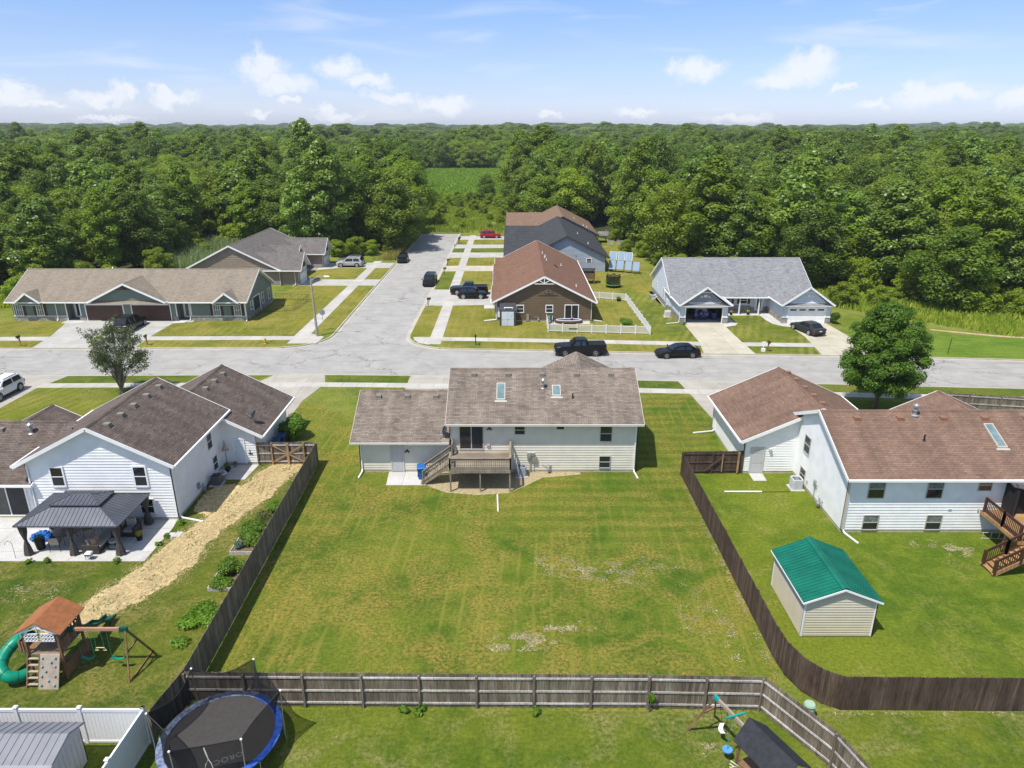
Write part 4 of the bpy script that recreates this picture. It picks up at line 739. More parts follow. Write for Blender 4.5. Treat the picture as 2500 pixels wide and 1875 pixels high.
for x,y in ((13.4,126),(12.2,134)): pipe(ro,x,y,6.25-.5*abs(x-9.35),.3,.06,WTRIM)
h,ro=duplex_e('blue sided duplex with tan brown roof farthest along the side street',151.15,21.4,10.6,7.6,6.0,SH8,BLUES,mat('dark_trim',(.05,.055,.065),.6),-1.35,'blue_duplex',((157.4,4.1,3.6,0),(167.3,4.9,4.6,0)),1,(10.6,151.6,0))
for x,y in ((15.2,154),(15.9,153.8),(13.7,160)): pipe(ro,x,y,6.0-.5*abs(x-10.6),.3,.06,WTRIM)
# 9. light grey duplex right
h=thing('light_grey_duplex','light grey duplex with slate grey roof, one garage open and one white door shut','house',(31,88.3,0))
shell(h,'x',21.4,40.25,94.4,106.8,100.0,6.38,.537,LGREY,corner=WTRIM,z0=.7,found=STONE); ro=roofpair(h,'x',21.05,40.4,100.0,7.4,7.4,6.38,.537,SH9,WTRIM)
E_=None
for i,(c,x0,x1,dm) in enumerate(((24.55,21.5,27.5,0),(37.5,34.6,40.6,1))):
    zr=4.85; s=.7
    shell(h,'y',x0,x1,88.3,96,c,zr,s,LGREY,z0=.84,skip='sn',found=STONE); roofpair(h,'y',87.75,97.2,c,3.35,3.35,zr,s,SH9,WTRIM,(1,0))
    F=WF((x0,88.3),(x1,88.3)); 
    for po in ([(0,.84),(.62,.84),(.62,2.35),(0,2.35)],[(5.38,.84),(6,.84),(6,2.35),(5.38,2.35)],[(.62,2.03),(5.38,2.03),(5.38,2.35),(.62,2.35)]): w=MB(); F.siding(w,po); w.build('wall',LGREY,h)
    s_=MB(); F.box(s_,-.08,.6,-.15,.1,0,.78); F.box(s_,5.4,6.08,-.15,.1,0,.78); s_.build('stone_base',STONE,h)
    t=MB(); F.box(t,-.1,.62,0,.14,.78,.85); F.box(t,5.38,6.1,0,.14,.78,.85); F.box(t,-.06,.06,0,.05,.85,2.35); F.box(t,5.94,6.06,0,.05,.85,2.35); F.box(t,-.3,6.3,-.1,.5,2.3,2.37); F.box(t,1.0,5.0,.02,.06,2.62,2.72); F.box(t,2.1,3.9,.03,.07,4.0,4.08); t.build('trim',WTRIM,h)
    g=MB(); F.siding(g,[(0.2,2.37),(5.8,2.37),(3,4.55)],.16,m=0); g.build('gable_wall',DGREYS if i==0 else LGREY,h)
    g=MB(); g.hexa([(x0-.1,87.8,2.375),(x1+.1,87.8,2.375),(x1+.1,88.25,2.375),(x0-.1,88.25,2.375)],[(x0+.1,87.85,2.39),(x1-.1,87.85,2.39),(x1-.3,88.25,2.62),(x0+.3,88.25,2.62)]); g.build('ledge_roof',SH9,h)
    g=MB()
    for a in (-1,1):
        g.bar(F.P(3+a*.1,.07,3.72),F.P(3+a*.1,.07,3.42),.03,.16,up=(1,0,0)); g.bar(F.P(3+a*.32,.07,3.5),F.P(3+a*.62,.07,3.42),.03,.1)
    g.build('gable_ornament',WTRIM,h)
    if dm: garage_door(h,F,.66,4.68,2.03,WTRIM,WTRIM)
    else:
        t=MB(); F.box(t,.56,.68,-.1,.07,0,2.15); F.box(t,5.32,5.44,-.1,.07,0,2.15); F.box(t,.68,5.32,-.1,.07,2.03,2.15); t.build('door_frame',WTRIM,h)
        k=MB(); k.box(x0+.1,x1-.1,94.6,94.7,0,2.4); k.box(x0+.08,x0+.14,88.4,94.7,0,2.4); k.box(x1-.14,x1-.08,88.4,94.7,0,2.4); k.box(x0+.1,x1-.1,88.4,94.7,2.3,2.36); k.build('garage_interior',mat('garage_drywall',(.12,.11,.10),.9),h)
        k=MB(); k.box(x0+.15,x0+.6,90.2,94.4,0,1.5); k.box(x0+.15,x0+.55,90.2,94.4,1.6,2.0); k.box(x1-2.2,x1-.3,93.9,94.5,0,1.7); k.build('garage_shelf',mat('shelf_clutter',(.10,.08,.06),.8,.6,3),h)
b=MB(); b.box(20.9,41,88.3,106.8,-.02,.004); b.build('floor',PAT,h)
F=WF((27.5,94.4),(34.6,94.4)); window(h,F,1.3,1.15,.85,.8,WTRIM,.08,shut=DKB); window(h,F,3.5,1.15,.85,.8,WTRIM,.08,shut=DKB); door(h,F,5.55,.1,.95,2.0,WTRIM,WTRIM,win=True,panels=False)
b=MB(); F.box(b,0,4.9,.0,.1,.0,.85); b.build('stone_base',STONE,h)
for x in (30.4,33.0): b=MB(); b.box(x-.07,x+.07,92.7,92.85,0,2.3); b.build('porch_post',WTRIM,h)
b=MB(); b.box(27.5,34.6,92.65,92.85,2.2,2.32); b.build('porch_beam',WTRIM,h)
Wf=WF((21.4,106.8),(21.4,94.4)); 
for u,z,ww,hh in ((3.2,1.3,.4,.9),(8.2,.9,.45,1.5),(9.8,.9,.45,1.5)): window(h,Wf,u,z,ww,hh,WTRIM,.04)
b=MB(); Wf.box(b,10.9,11.3,.02,.2,.6,1.4); b.build('electric_meter',LGREY,h); downspout(h,21.4,88.25,2.3,-1,-.15,1.7)
# green roofed shed
h=thing('garden_shed','tan sided shed with green metal roof inside the brown fence','shed',(16.1,28.9,0))
shell(h,'y',14.35,17.85,28.95,33.1,16.1,2.95,.4,TAN,z0=.06,course=.15,th=.1,found=None); b=MB()
for s_ in (-1,1):
    P=[(16.1,28.75,2.98),(16.1,33.3,2.98),(16.1+s_*1.95,33.3,2.98-.4*1.95),(16.1+s_*1.95,28.75,2.98-.4*1.95)]
    if s_>0: P=P[::-1]
    if (Vector(P[1])-Vector(P[0])).cross(Vector(P[2])-Vector(P[0])).z<0: P=P[::-1]
    b.slab(P,.03,0,0)
    for k in range(21): y=28.78+k*.2245; b.bar((16.1,y,2.99),(16.1+s_*1.96,y,2.99-.4*1.96),.03,.03)
b.bar((16.0,28.74,3.0),(16.0,33.31,3.0),.2,.02,up=(-.4,0,1)); b.bar((16.2,28.74,3.0),(16.2,33.31,3.0),.2,.02,up=(.4,0,1))
GRN=mat('green_metal_roof',(.004,.135,.09),.5,.15,1.2,0,.35); b.build('roof',GRN,h)
b=MB()
for s_ in (-1,1): b.bar((16.1,28.74,2.89),(16.1+s_*1.95,28.74,2.89-.78),.03,.1); b.bar((16.1,33.31,2.89),(16.1+s_*1.95,33.31,2.89-.78),.03,.1); b.bar((16.1+s_*1.95,28.75,2.13),(16.1+s_*1.95,33.3,2.13),.04,.06)
b.build('fascia',WTRIM,h)
# metal shed bottom left
h=thing('garden_shed','grey shed with ribbed metal roof behind the white vinyl fence','shed',(-19,20.5,0))
PS=mat('grey_panel',(.42,.42,.45),.55,.04,1); PSR=mat('grey_metal_roof',(.23,.235,.26),.45,.08,1,.1); 
for p0,p1,po in (((-24,18.8),(-17.0,18.8),0),((-17.0,18.8),(-17.0,21.6),1),((-17.0,21.6),(-24,21.6),0)):
    wf=WF(p0,p1); w=MB(); wf.box(w,0,wf.len,-.05,0,.05,1.6); 
    if po: wf.flat(w,[(0,1.6),(wf.len,1.6),(wf.len,1.85),(1.95,2.24),(.8,1.96)],.0)
    for k in range(int(wf.len/.25)): wf.box(w,k*.25+.1,k*.25+.125,0,.012,.05,1.6)
    w.build('wall',PS,h)
b=MB(); b.slab([(-24.2,20.75,2.3),(-24.2,19.6,2.0),(-16.8,19.6,2.0),(-16.8,20.75,2.3)],.05,0,0); b.slab([(-24.2,19.6,2.0),(-24.2,18.6,1.6),(-16.8,18.6,1.6),(-16.8,19.6,2.0)],.05,0,0); b.slab([(-24.2,21.7,1.9),(-24.2,20.75,2.3),(-16.8,20.75,2.3),(-16.8,21.7,1.9)],.05,0,0)
for k in range(25): x=-24.1+k*.303; b.bar((x,20.75,2.31),(x,19.6,2.01),.03,.03); b.bar((x,19.5,1.97),(x,18.6,1.61),.03,.03); b.bar((x,20.75,2.31),(x,21.7,1.91),.03,.03)
b.build('roof',PSR,h)
# plastic shed against the brown duplex
h=thing('garden_shed','small grey shed with dark roof and double doors against the brown duplex','shed',(-.5,87.9,0))
DT=mat('shed_brown_plastic',(.07,.06,.055),.6); b=MB(); b.box(-1.55,.5,87.0,89.1,0,1.95); b.build('wall',DT,h); b=MB(); b.hexa([(-1.65,87.0,1.9),(.6,87.0,1.9),(.6,89.15,1.9),(-1.65,89.15,1.9)],[(-1.65,87.0,2.0),(.6,87.0,2.0),(.5,88.9,2.55),(-1.55,88.9,2.55)]); b.build('roof',mat('shed_roof_dark',(.05,.052,.06),.7),h)
for k in (0,1): b=MB(); x=-1.3+k*.78; b.box(x,x+.76,86.92,87.0,.05,1.85); b.bar((x+.05,86.91,.9),(x+.7,86.91,1.8 if k else .1),.02,.05); b.bar((x,86.91,.95),(x+.76,86.91,.95),.02,.06); b.build('door',LGREY,h)
b=MB(); b.box(-1.0,.1,87.3,87.6,2.12,2.28); o=b.build('window',WTRIM,h); b=MB(); b.box(-.93,.03,87.28,87.3,2.15,2.25); b.build('pane',GLASS,o)
# ---------------- fences ----------------
picket_fence('wood_fence','long weathered grey wood fence along the left side of the middle yard, smooth side out',[(-14.62,22.4),(-14.24,24.64),(-14.57,47.95)],1.83,FW,FW,FWR,-1)
picket_fence('wood_fence','weathered wood fence with three rails across the bottom of the middle yard',[(-14.15,24.48),(-6.5,24.42),(5.9,24.33),(10.8,24.2),(12.66,21.25),(13.9,17.4),(14.3,13)],1.85,FW,FW,FWR,1,2.48)
picket_fence('wood_fence','dark brown wood fence along the right yard, curving round the corner',[(12.28,46.45),(12.42,36),(12.5,27.5),(12.62,26.3),(13.0,25.3),(13.6,24.6),(14.3,24.22),(22,24.15),(34,24.1)],1.83,FB,FB,FB,-1)
f=picket_fence('wood_fence','dark brown wood fence piece with a gate joining the white house on the right',[(12.35,46.5),(16.75,46.62)],1.8,FB,FB,FB,1,2.2)
b=MB(); b.bar((14.05,46.42,.3),(15.35,46.45,1.5),.05,.1); b.build('gate_brace',FB,f)
b=MB(); b.bar((15.25,46.43,.2),(15.25,46.43,1.6),.07,.04); b.bar((16.4,46.44,.1),(16.4,46.44,1.75),.12,.09,up=(0,1,0)); b.build('gate_post',FL,f)
f=picket_fence('wood_fence','weathered fence with double gate and crossed braces beside the white house on the left',[(-18.98,48.05),(-14.55,48.1)],1.83,FW,FW,FWR,1,4)
for s in (-1,1):
    x=-16.7; b=MB(); b.bar((x,47.98,.92),(x+s*1.15,47.98,1.62),.04,.09); b.build('gate_brace',FL,f); b=MB(); b.bar((x,47.98,.92),(x+s*1.15,47.98,.24),.04,.09); b.build('gate_brace',FL,f); b=MB(); b.bar((x+s*1.2,47.98,0),(x+s*1.2,47.98,1.8),.1,.1,up=(0,1,0)); b.build('gate_post',FL,f)
b=MB(); b.box(-16.78,-16.62,47.94,48.02,.1,1.75); b.build('gate_upright',FL,f)
f=picket_fence('wood_fence','grey wood fence beyond the white house on the right near the main street',[(60,54.6),(37.6,58.55)],1.83,FW,FW,FWR,-1,2.45)
f=picket_fence('wood_fence','short orange brown wood fence end beside the grey fence near the main street',[(37.55,58.6),(37.2,54.5)],1.83,FL,FL,FL,1,2.45)
# white vinyl privacy fence
VIN=mat('vinyl_white',(.78,.78,.79),.4,.03,1)
f=thing('vinyl_fence','white vinyl privacy fence with capped posts at the lower left corner','fence',(-15,22.5,0))
for p0,p1 in (((-33,22.55),(-14.95,22.5)),((-14.95,22.5),(-15.25,15))):
    wf=WF(p0,p1); n=round(wf.len/2.46)
    b=MB()
    for i in range(n):
        a=wf.len*i/n+.06; c=wf.len*(i+1)/n-.06; wf.box(b,a,c,-.02,.02,.12,1.62); wf.box(b,a,c,-.04,.04,1.62,1.76); wf.box(b,a,c,-.04,.04,.03,.14)
        k=a+.15
        while k<c: wf.box(b,k,k+.012,-.026,.026,.14,1.62); k+=.16
    b.build('panel',VIN,f)
    for i in range(n+1):
        u=wf.len*i/n; b=MB(); wf.box(b,u-.065,u+.065,-.065,.065,0,1.84); wf.box(b,u-.085,u+.085,-.085,.085,1.84,1.87); wf.box(b,u-.05,u+.05,-.05,.05,1.87,1.9); b.build('post',VIN,f)
# white picket fence of the brown duplex
f=thing('picket_fence','white vinyl picket fence around the small yard of the brown duplex','fence',(4.5,84.3,0))
for p0,p1 in (((4.45,89.3),(4.46,84.3)),((4.46,84.3),(16.76,83.1)),((16.76,83.1),(16.45,100.7)),((16.45,100.7),(10.9,102.4))):
    wf=WF(p0,p1); n=max(2,round(wf.len/1.85)); b=MB()
    wf.box(b,0,wf.len,-.02,.02,.12,.2); wf.box(b,0,wf.len,-.02,.02,.92,1.0)
    k=.08
    while k<wf.len-.05: wf.box(b,k,k+.055,-.01,.01,.2,.92); k+=.13
    b.build('panel',VIN,f)
    for i in range(n+1):
        u=wf.len*i/n; b=MB(); wf.box(b,u-.06,u+.06,-.06,.06,0,1.08); wf.box(b,u-.075,u+.075,-.075,.075,1.08,1.12); b.build('post',VIN,f)
b=MB(); WF((4.46,84.3),(16.76,83.1)).box(b,2.5,3.6,.03,.06,.45,.55); b.build('gate_latch',BLACK,f)
# pet pen by the sage duplex
f=thing('wire_pen','low black wire pet pen on the lawn beside the sage duplex','fence',(-31.5,98,0))
for p0,p1 in (((-34.4,101.6),(-29.4,101)),((-29.4,101),(-29.9,94.6)),((-29.9,94.6),(-33.6,93.9)),((-33.6,93.9),(-33.9,91.6))):
    wf=WF(p0,p1); b=MB(); n=int(wf.len/.22)
    for z in (.1,.85): b.bar(wf.P(0,0,z),wf.P(wf.len,0,z),.025,.025)
    for i in range(n+1): r=.03 if i%5==0 else .01; b.bar(wf.P(wf.len*i/n,0,0),wf.P(wf.len*i/n,0,.92 if i%5==0 else .85),r,r)
    b.build('panel',DMET,f)
# ---------------- gazebo and patio furniture ----------------
GZR=mat('gazebo_roof_steel',(.105,.115,.14),.42,.1,1,.25); GZF=mat('gazebo_frame',(.02,.02,.022),.5,.1,2); CUR=mat('gazebo_curtain',(.075,.065,.062),.85,.3,8)
g=thing('gazebo','grey hardtop gazebo with tied curtains on the patio of the white house on the left','gazebo',(-25.9,37.8,0))
def hip(root,x0,x1,y0,y1,z0,x2,x3,y2,y3,z1,name,ribs=.24,t=.03):
    A=[(x0,y0,z0),(x1,y0,z0),(x1,y1,z0),(x0,y1,z0)]; B=[(x2,y2,z1),(x3,y2,z1),(x3,y3,z1),(x2,y3,z1)]; b=MB()
    for i in range(4):
        j=(i+1)%4; b.slab([A[i],A[j],B[j],B[i]],t,0,0)
        n=int((Vector(A[j])-Vector(A[i])).length/ribs); e=(Vector(A[j])-Vector(A[i])).normalized(); a0=Vector(A[i]); sl=(Vector(B[i])-a0).dot(e); slr=(Vector(A[j])-Vector(B[j])).dot(e); L=(Vector(A[j])-a0).length
        up=(Vector(A[j])-a0).cross(Vector(B[j])-Vector(A[j])).normalized(); perp=((Vector(B[i])-a0)-e*sl)
        for k in range(1,n):
            u=L*k/n; f=1
            if u<sl: f=u/sl
            elif L-u<slr: f=(L-u)/slr
            p=a0+e*u+up*.012; b.bar(p,p+perp*f,.02,.03,up=tuple(up))
        b.bar(Vector(A[i])+Vector((0,0,.02)),Vector(B[i])+Vector((0,0,.02)),.06,.03)
        b.bar(Vector(A[i])+Vector((0,0,-.03)),Vector(A[j])+Vector((0,0,-.03)),.05,.08)
    if abs(x3-x2)>.1 and abs(y3-y2)<.1: pass
    else: b.poly(B)
    return b.build(name,GZR,root)
hip(g,-28.95,-22.9,35.85,39.8,2.1,-27.0,-24.75,37.25,38.35,2.86,'roof'); hip(g,-27.35,-24.4,36.95,38.65,2.88,-26.5,-25.25,37.75,37.85,3.12,'top_roof')
PX=((-28.6,36.1),(-25.9,36.1),(-23.15,36.1),(-28.6,39.55),(-23.15,39.55))
for x,y in PX: b=MB(); b.box(x-.06,x+.06,y-.06,y+.06,.03,2.08); b.build('post',GZF,g)
b=MB(); b.box(-28.66,-23.1,36.04,36.16,1.98,2.1); b.box(-28.66,-23.1,39.5,39.6,1.98,2.1); b.box(-28.66,-28.54,36.1,39.6,1.98,2.1); b.box(-23.2,-23.08,36.1,39.6,1.98,2.1); b.build('beam',GZF,g)
for i,(x,y) in enumerate(PX):
    b=MB(); n=18; zs=[2.0,1.6,1.25,1.0,.7,.35,.08]; rs=[.24,.2,.12,.07,.16,.22,.26]; base=len(b.v)
    for z,r in zip(zs,rs):
        for j in range(n): t=2*math.pi*j/n; rr=r*(1+.22*math.cos(t*6+i)); b.v.append((x+rr*math.cos(t)*(1.0),y-.02+rr*.75*math.sin(t),z))
    for a in range(len(zs)-1):
        for j in range(n): b.f.append((base+a*n+j,base+(a+1)*n+j,base+(a+1)*n+(j+1)%n,base+a*n+(j+1)%n)); b.m.append(0)
    b.build('curtain',CUR,g,True)
WIC=mat('wicker_dark',(.055,.045,.038),.7,.3,20,bump=.5); CUSH=mat('cushion_grey',(.42,.40,.37),.9,.08,4)
t=thing('patio_sofa','long dark wicker sofa with pale cushions under the gazebo','sofa',(-24.9,37.3,0))
b=MB(); b.box(-25.25,-24.45,36.25,38.6,.05,.38); b.build('base',WIC,t); b=MB(); b.box(-25.45,-25.25,36.25,38.6,.05,.75); b.build('backrest',WIC,t)
for y in (36.1,38.6): b=MB(); b.box(-25.45,-24.45,y,y+.15,.05,.6); b.build('armrest',WIC,t)
for y in (36.28,37.05,37.83): b=MB(); b.box(-25.2,-24.45,y,y+.74,.38,.5); b.build('seat_cushion',CUSH,t); b=MB(); b.hexa([(-25.24,y+.02,.5),(-25.05,y+.02,.5),(-25.05,y+.72,.5),(-25.24,y+.72,.5)],[(-25.3,y+.02,.88),(-25.15,y+.02,.88),(-25.15,y+.72,.88),(-25.3,y+.72,.88)]); b.build('back_cushion',CUSH,t)
setorg((-24.8,36.5,0)); b=MB(); b.hexa([(-24.95,36.4,.52),(-24.8,36.35,.52),(-24.65,36.75,.52),(-24.8,36.8,.52)],[(-25.1,36.35,.92),(-25.0,36.3,.92),(-24.8,36.8,.95),(-24.95,36.85,.95)]); b.solo('throw_pillow',mat('pillow_pattern',(.50,.30,.22),.9,.5,3),'orange patterned pillow on the near end of the patio sofa','pillow')
t=thing('patio_armchair','dark wicker armchair with pale cushions by the right gazebo post','armchair',(-23.7,38.3,0))
b=MB(); b.box(-24.1,-23.3,38.0,38.8,.05,.36); b.box(-23.4,-23.25,38.0,38.8,.36,.62); b.box(-24.15,-24.0,38.0,38.8,.36,.62); b.build('base',WIC,t); b=MB(); b.box(-24.15,-23.25,38.7,38.85,.05,.9); b.build('backrest',WIC,t)
b=MB(); b.box(-23.98,-23.42,38.0,38.7,.36,.48); b.build('seat_cushion',CUSH,t); b=MB(); b.box(-23.98,-23.42,38.55,38.72,.48,.98); b.build('back_cushion',CUSH,t)
t=thing('dining_table','dark oval patio table under the left half of the gazebo','table',(-27.2,37.6,0))
b=MB(); b.cyl(-27.2,37.7,.68,.72,.75,None,24); b.build('table_top',mat('slate_top',(.09,.085,.08),.3,.2,5),t)
for k in range(4): b=MB(); a=k*1.57+.78; b.bar((-27.2+.5*math.cos(a),37.7+.5*math.sin(a),0.03),(-27.2+.35*math.cos(a),37.7+.35*math.sin(a),.68),.04,.04); b.build('leg',BLACK,t)
SLING=mat('sling_beige',(.40,.36,.28),.85,.1,6)
def chair(x,y,rz,label,name='patio_chair'):
    t=thing(name,label,'chair',(x,y,.03),rz,'sling chairs around the patio table',world=False)
    b=MB(); b.hexa([(-.25,-.25,.4),(.25,-.25,.4),(.25,.25,.38),(-.25,.25,.38)],[(-.25,-.25,.43),(.25,-.25,.43),(.25,.25,.41),(-.25,.25,.41)]); b.build('seat',SLING,t)
    b=MB(); b.hexa([(-.25,.24,.42),(.25,.24,.42),(.25,.27,.42),(-.25,.27,.42)],[(-.25,.4,.95),(.25,.4,.95),(.25,.43,.95),(-.25,.43,.95)]); b.build('backrest',SLING,t)
    for s in (-1,1): b=MB(); b.tube([(s*.28,-.3,0),(s*.28,-.28,.6),(s*.28,.3,.6),(s*.28,.42,.98)],.016,6); b.tube([(s*.28,.3,.6),(s*.28,.38,0)],.016,6); b.build('frame',BLACK,t)
    return t
chair(-27.3,36.75,R(190),'sling patio chair nearest the grass at the patio table'); chair(-28.1,38.2,R(70),'sling patio chair at the left side of the patio table'); chair(-26.4,38.3,R(-40),'sling patio chair on the house side of the patio table')
t=thing('swivel_chair','dark swivel patio chair with a round base in the middle of the gazebo','chair',(-24.0,36.9,0),world=True)
b=MB(); b.cyl(-24.0,37.0,.4,.48,.3,None,16); b.build('seat',CUSH,t); b=MB(); b.hexa([(-24.28,37.2,.48),(-23.72,37.2,.48),(-23.72,37.3,.48),(-24.28,37.3,.48)],[(-24.28,37.35,.95),(-23.72,37.35,.95),(-23.72,37.42,.95),(-24.28,37.42,.95)]); b.build('backrest',BLACK,t)
b=MB(); b.cyl(-24.0,37.0,.08,.4,.04); b.tube([(-24.0+.38*math.cos(a*.3927),37.0+.38*math.sin(a*.3927),.06) for a in range(17)],.02,6,cap=False); b.build('leg',BLACK,t)
BLUE=mat('blue_tarp',(.02,.14,.52),.5,.5,5)
setorg((-28.9,37.9,0)); b=MB(); n=26
for i in range(9):
    pts=[]; 
    for j in range(13): a=j*math.pi/6; r=.62-.06*i+rnd.uniform(-.08,.08); pts.append((-28.9+r*math.cos(a)*1.1,37.9+r*math.sin(a)*.8,.08+.035*i+rnd.uniform(0,.1)))
    b.tube(pts,.07+rnd.uniform(0,.03),6,cap=False)
b.solo('pool_cover',BLUE,'crumpled blue plastic sheet heaped on the patio at the left of the gazebo','tarp')
# ---------------- foliage helpers ----------------
LEAF_DK=leafm('leaf_maple',(.065,.16,.012),(.18,.32,.03),.38); LEAF_GR=leafm('leaf_bright',(.10,.21,.015),(.21,.35,.035),.38); LEAF_OL=leafm('leaf_olive',(.06,.085,.03),(.13,.16,.055),.3)
LEAF_BL=leafm('leaf_blue',(.05,.11,.08),(.12,.2,.15),.2); FLOW_Y=mat('petal_yellow',(.75,.50,.03),.7,.2,5,isl=.2); FLOW_P=mat('petal_pink',(.62,.16,.50),.7,.2,5,isl=.2)
def leaves(mb_pts,size,rng,upb=.35,aspect=.62):
    """numpy quads from points (n,3), normals (n,3)"""
    P,Nn=mb_pts; n=len(P); r=rng.normal(size=(n,3))*.55; N=Nn+r; N[:,2]+=upb; N/=np.linalg.norm(N,axis=1)[:,None]+1e-9
    T=np.cross(N,rng.normal(size=(n,3))); T/=np.linalg.norm(T,axis=1)[:,None]+1e-9; B=np.cross(N,T); s=(size*rng.uniform(.65,1.35,n))[:,None]/2
    V=np.stack([P-T*s,P-B*s*aspect-N*s*.15,P+T*s,P+B*s*aspect-N*s*.15],1).reshape(-1,3); return V
def qmesh(name,V,m):
    n=len(V)//4; me=bpy.data.meshes.new(name); me.vertices.add(len(V)); me.vertices.foreach_set('co',V.astype(np.float32).ravel()); me.loops.add(n*4); me.loops.foreach_set('vertex_index',np.arange(n*4,dtype=np.int32)); me.polygons.add(n); me.polygons.foreach_set('loop_start',np.arange(0,n*4,4,dtype=np.int32)); me.polygons.foreach_set('loop_total',np.full(n,4,dtype=np.int32)); me.update(calc_edges=True); me.materials.append(m); return me
def lobes_pts(lobes,n,rng,shell=.72,flat=.85):
    L=np.array([(x,y,z,r) for x,y,z,r in lobes]); w=L[:,3]**2; w/=w.sum(); k=rng.choice(len(L),n,p=w); d=rng.normal(size=(n,3)); d[:,2]=d[:,2]*.9+.25; d/=np.linalg.norm(d,axis=1)[:,None]
    rr=L[k,3]*(shell+(1.08-shell)*rng.random(n)**.7); P=L[k,:3]+d*rr[:,None]*np.array([1,1,flat]); return P,d
def bush(name,label,cat,x,y,r,h,m,n=900,size=.12,seed=1,group=None,nl=7,stem=True):
    rng=np.random.default_rng(seed); lob=[(rng.uniform(-.5,.5)*r,rng.uniform(-.5,.5)*r,h*rng.uniform(.35,.72),r*rng.uniform(.35,.55)) for _ in range(nl)]
    V=leaves(lobes_pts(lob,n,rng,.5,min(1,h/r*.8)),size,rng); V[:,2]=np.maximum(V[:,2],.02); t=thing(name,label,cat,(x,y,0),0,group,False)
    o=bpy.data.objects.new('foliage',qmesh('foliage',V,m)); COL.objects.link(o); o.parent=t
    if stem:
        b=MB(); 
        for k in range(3): b.tube([(rng.uniform(-.05,.05),rng.uniform(-.05,.05),0),(rng.uniform(-.4,.4)*r,rng.uniform(-.4,.4)*r,h*.6)],[.03,.012],5)
        b.build('stem',BARK,t)
    return t
# ---------------- left yard things ----------------
def raised_bed(label,x0,x1,y0,y1,h=.22):
    t=thing('raised_bed',label,'planter',((x0+x1)/2,(y0+y1)/2,0)); b=MB()
    b.box(x0,x1,y0,y0+.05,0,h); b.box(x0,x1,y1-.05,y1,0,h); b.box(x0,x0+.05,y0+.05,y1-.05,0,h); b.box(x1-.05,x1,y0+.05,y1-.05,0,h); b.build('frame',FWR,t); b=MB(); b.box(x0+.05,x1-.05,y0+.05,y1-.05,0,h-.05); b.build('soil',MULCH,t)
raised_bed('nearer wooden raised garden bed along the left fence',-16.65,-15.1,32.6,35.0); raised_bed('farther wooden raised garden bed with blue green cabbage along the left fence',-16.75,-15.0,36.1,39.2)
bush('tomato_plant','tall bushy tomato plants filling the nearer raised bed','plant',-15.85,34.0,1.05,.95,LEAF_GR,4200,.12,2); bush('tomato_plant','lower leafy plants at the front of the nearer raised bed','plant',-16.0,33.05,.7,.5,LEAF_GR,1900,.11,3)
bush('cabbage','blue green cabbage at the front corner of the farther raised bed','plant',-16.4,36.6,.42,.5,LEAF_BL,500,.2,4,nl=4); bush('pepper_plant','bright green bushy plants in the middle of the farther raised bed','plant',-15.85,37.8,1.1,.95,LEAF_GR,4600,.12,5); bush('pepper_plant','bushy plants by the fence at the front of the farther raised bed','plant',-15.5,36.8,.7,.8,LEAF_GR,2200,.11,9)
bush('perennial_plant','olive green bushy perennial beyond the raised beds by the left fence','plant',-15.6,39.7,.9,.55,LEAF_OL,2200,.1,6); bush('perennial_plant','round bright green shrub farthest along the left fence','plant',-15.4,41.2,.85,.7,LEAF_GR,2600,.1,7)
bush('squash_vine','sprawling pale green squash vine on the grass beside the left fence','plant',-15.9,30.3,1.35,.4,LEAF_GR,3000,.14,8,nl=12,stem=False); bush('squash_vine','runner of the squash vine reaching down the grass','plant',-16.4,28.5,.6,.22,LEAF_GR,420,.13,18,nl=8,stem=False)
for i,(x,y,s) in enumerate(((-28.1,35.35,.3),(-27.2,35.35,.28),(-23.0,35.3,.28),(-21.4,37.1,.28),(-21.35,38.0,.25),(-21.0,39.6,.35))): bush('hosta_plant',('small yellow green hosta %s')%('at the left end of the patio edge','second from the left on the patio edge','near the right corner of the patio edge','nearest the corner on the right side of the patio','second on the right side of the patio','beside the downspout at the house corner')[i],'plant',x,y,s,.3,LEAF_GR,90,.16,20+i,'hostas along the patio edge',4)
def planter(name,label,x,y,r,h,pm,lm,fl=None,seed=1,n=260,r2=None):
    t=thing(name,label,'planter',(x,y,.03)); b=MB(); b.cyl(x,y,.03,h,r*.75,r,14); b.build('pot',pm,t); rng=np.random.default_rng(seed); V=leaves(lobes_pts([(rng.uniform(-.5,.5)*r,rng.uniform(-.5,.5)*r,h+.1,r*.8) for _ in range(5)],n,rng,.4),.09,rng)
    o=bpy.data.objects.new('foliage',qmesh('foliage',V,lm)); COL.objects.link(o); o.parent=t
    if fl: V=leaves(lobes_pts([(rng.uniform(-.5,.5)*r,rng.uniform(-.5,.5)*r,h+.16,r*.8) for _ in range(5)],70,rng,.8),.09,rng); o=bpy.data.objects.new('flowers',qmesh('flowers',V,fl)); COL.objects.link(o); o.parent=t
planter('flower_pot','black pot of yellow and red flowers on the patio right of the gazebo sofa',-22.85,37.7,.2,.32,BLACK,LEAF_GR,FLOW_Y,1); planter('patio_planter','tall dark planter with green leaves behind the left front gazebo post',-28.3,36.75,.3,.7,BLACK,LEAF_DK,None,2)
planter('patio_planter','flower pot with yellow blooms behind the patio table',-27.9,38.9,.25,.5,BLACK,LEAF_GR,FLOW_Y,3)
t=thing('solar_lamp','small square grey lantern on legs at the front edge of the patio','lantern',(-24.75,35.6,.03)); b=MB(); b.box(-24.95,-24.6,35.5,35.75,.28,.44); b.build('head',GREYM,t); b=MB(); b.hexa([(-24.98,35.46,.44),(-24.57,35.46,.44),(-24.57,35.78,.44),(-24.98,35.78,.44)],[(-24.93,35.55,.5),(-24.62,35.55,.5),(-24.62,35.78,.5),(-24.93,35.78,.5)]); b.build('cap',LGREY,t)
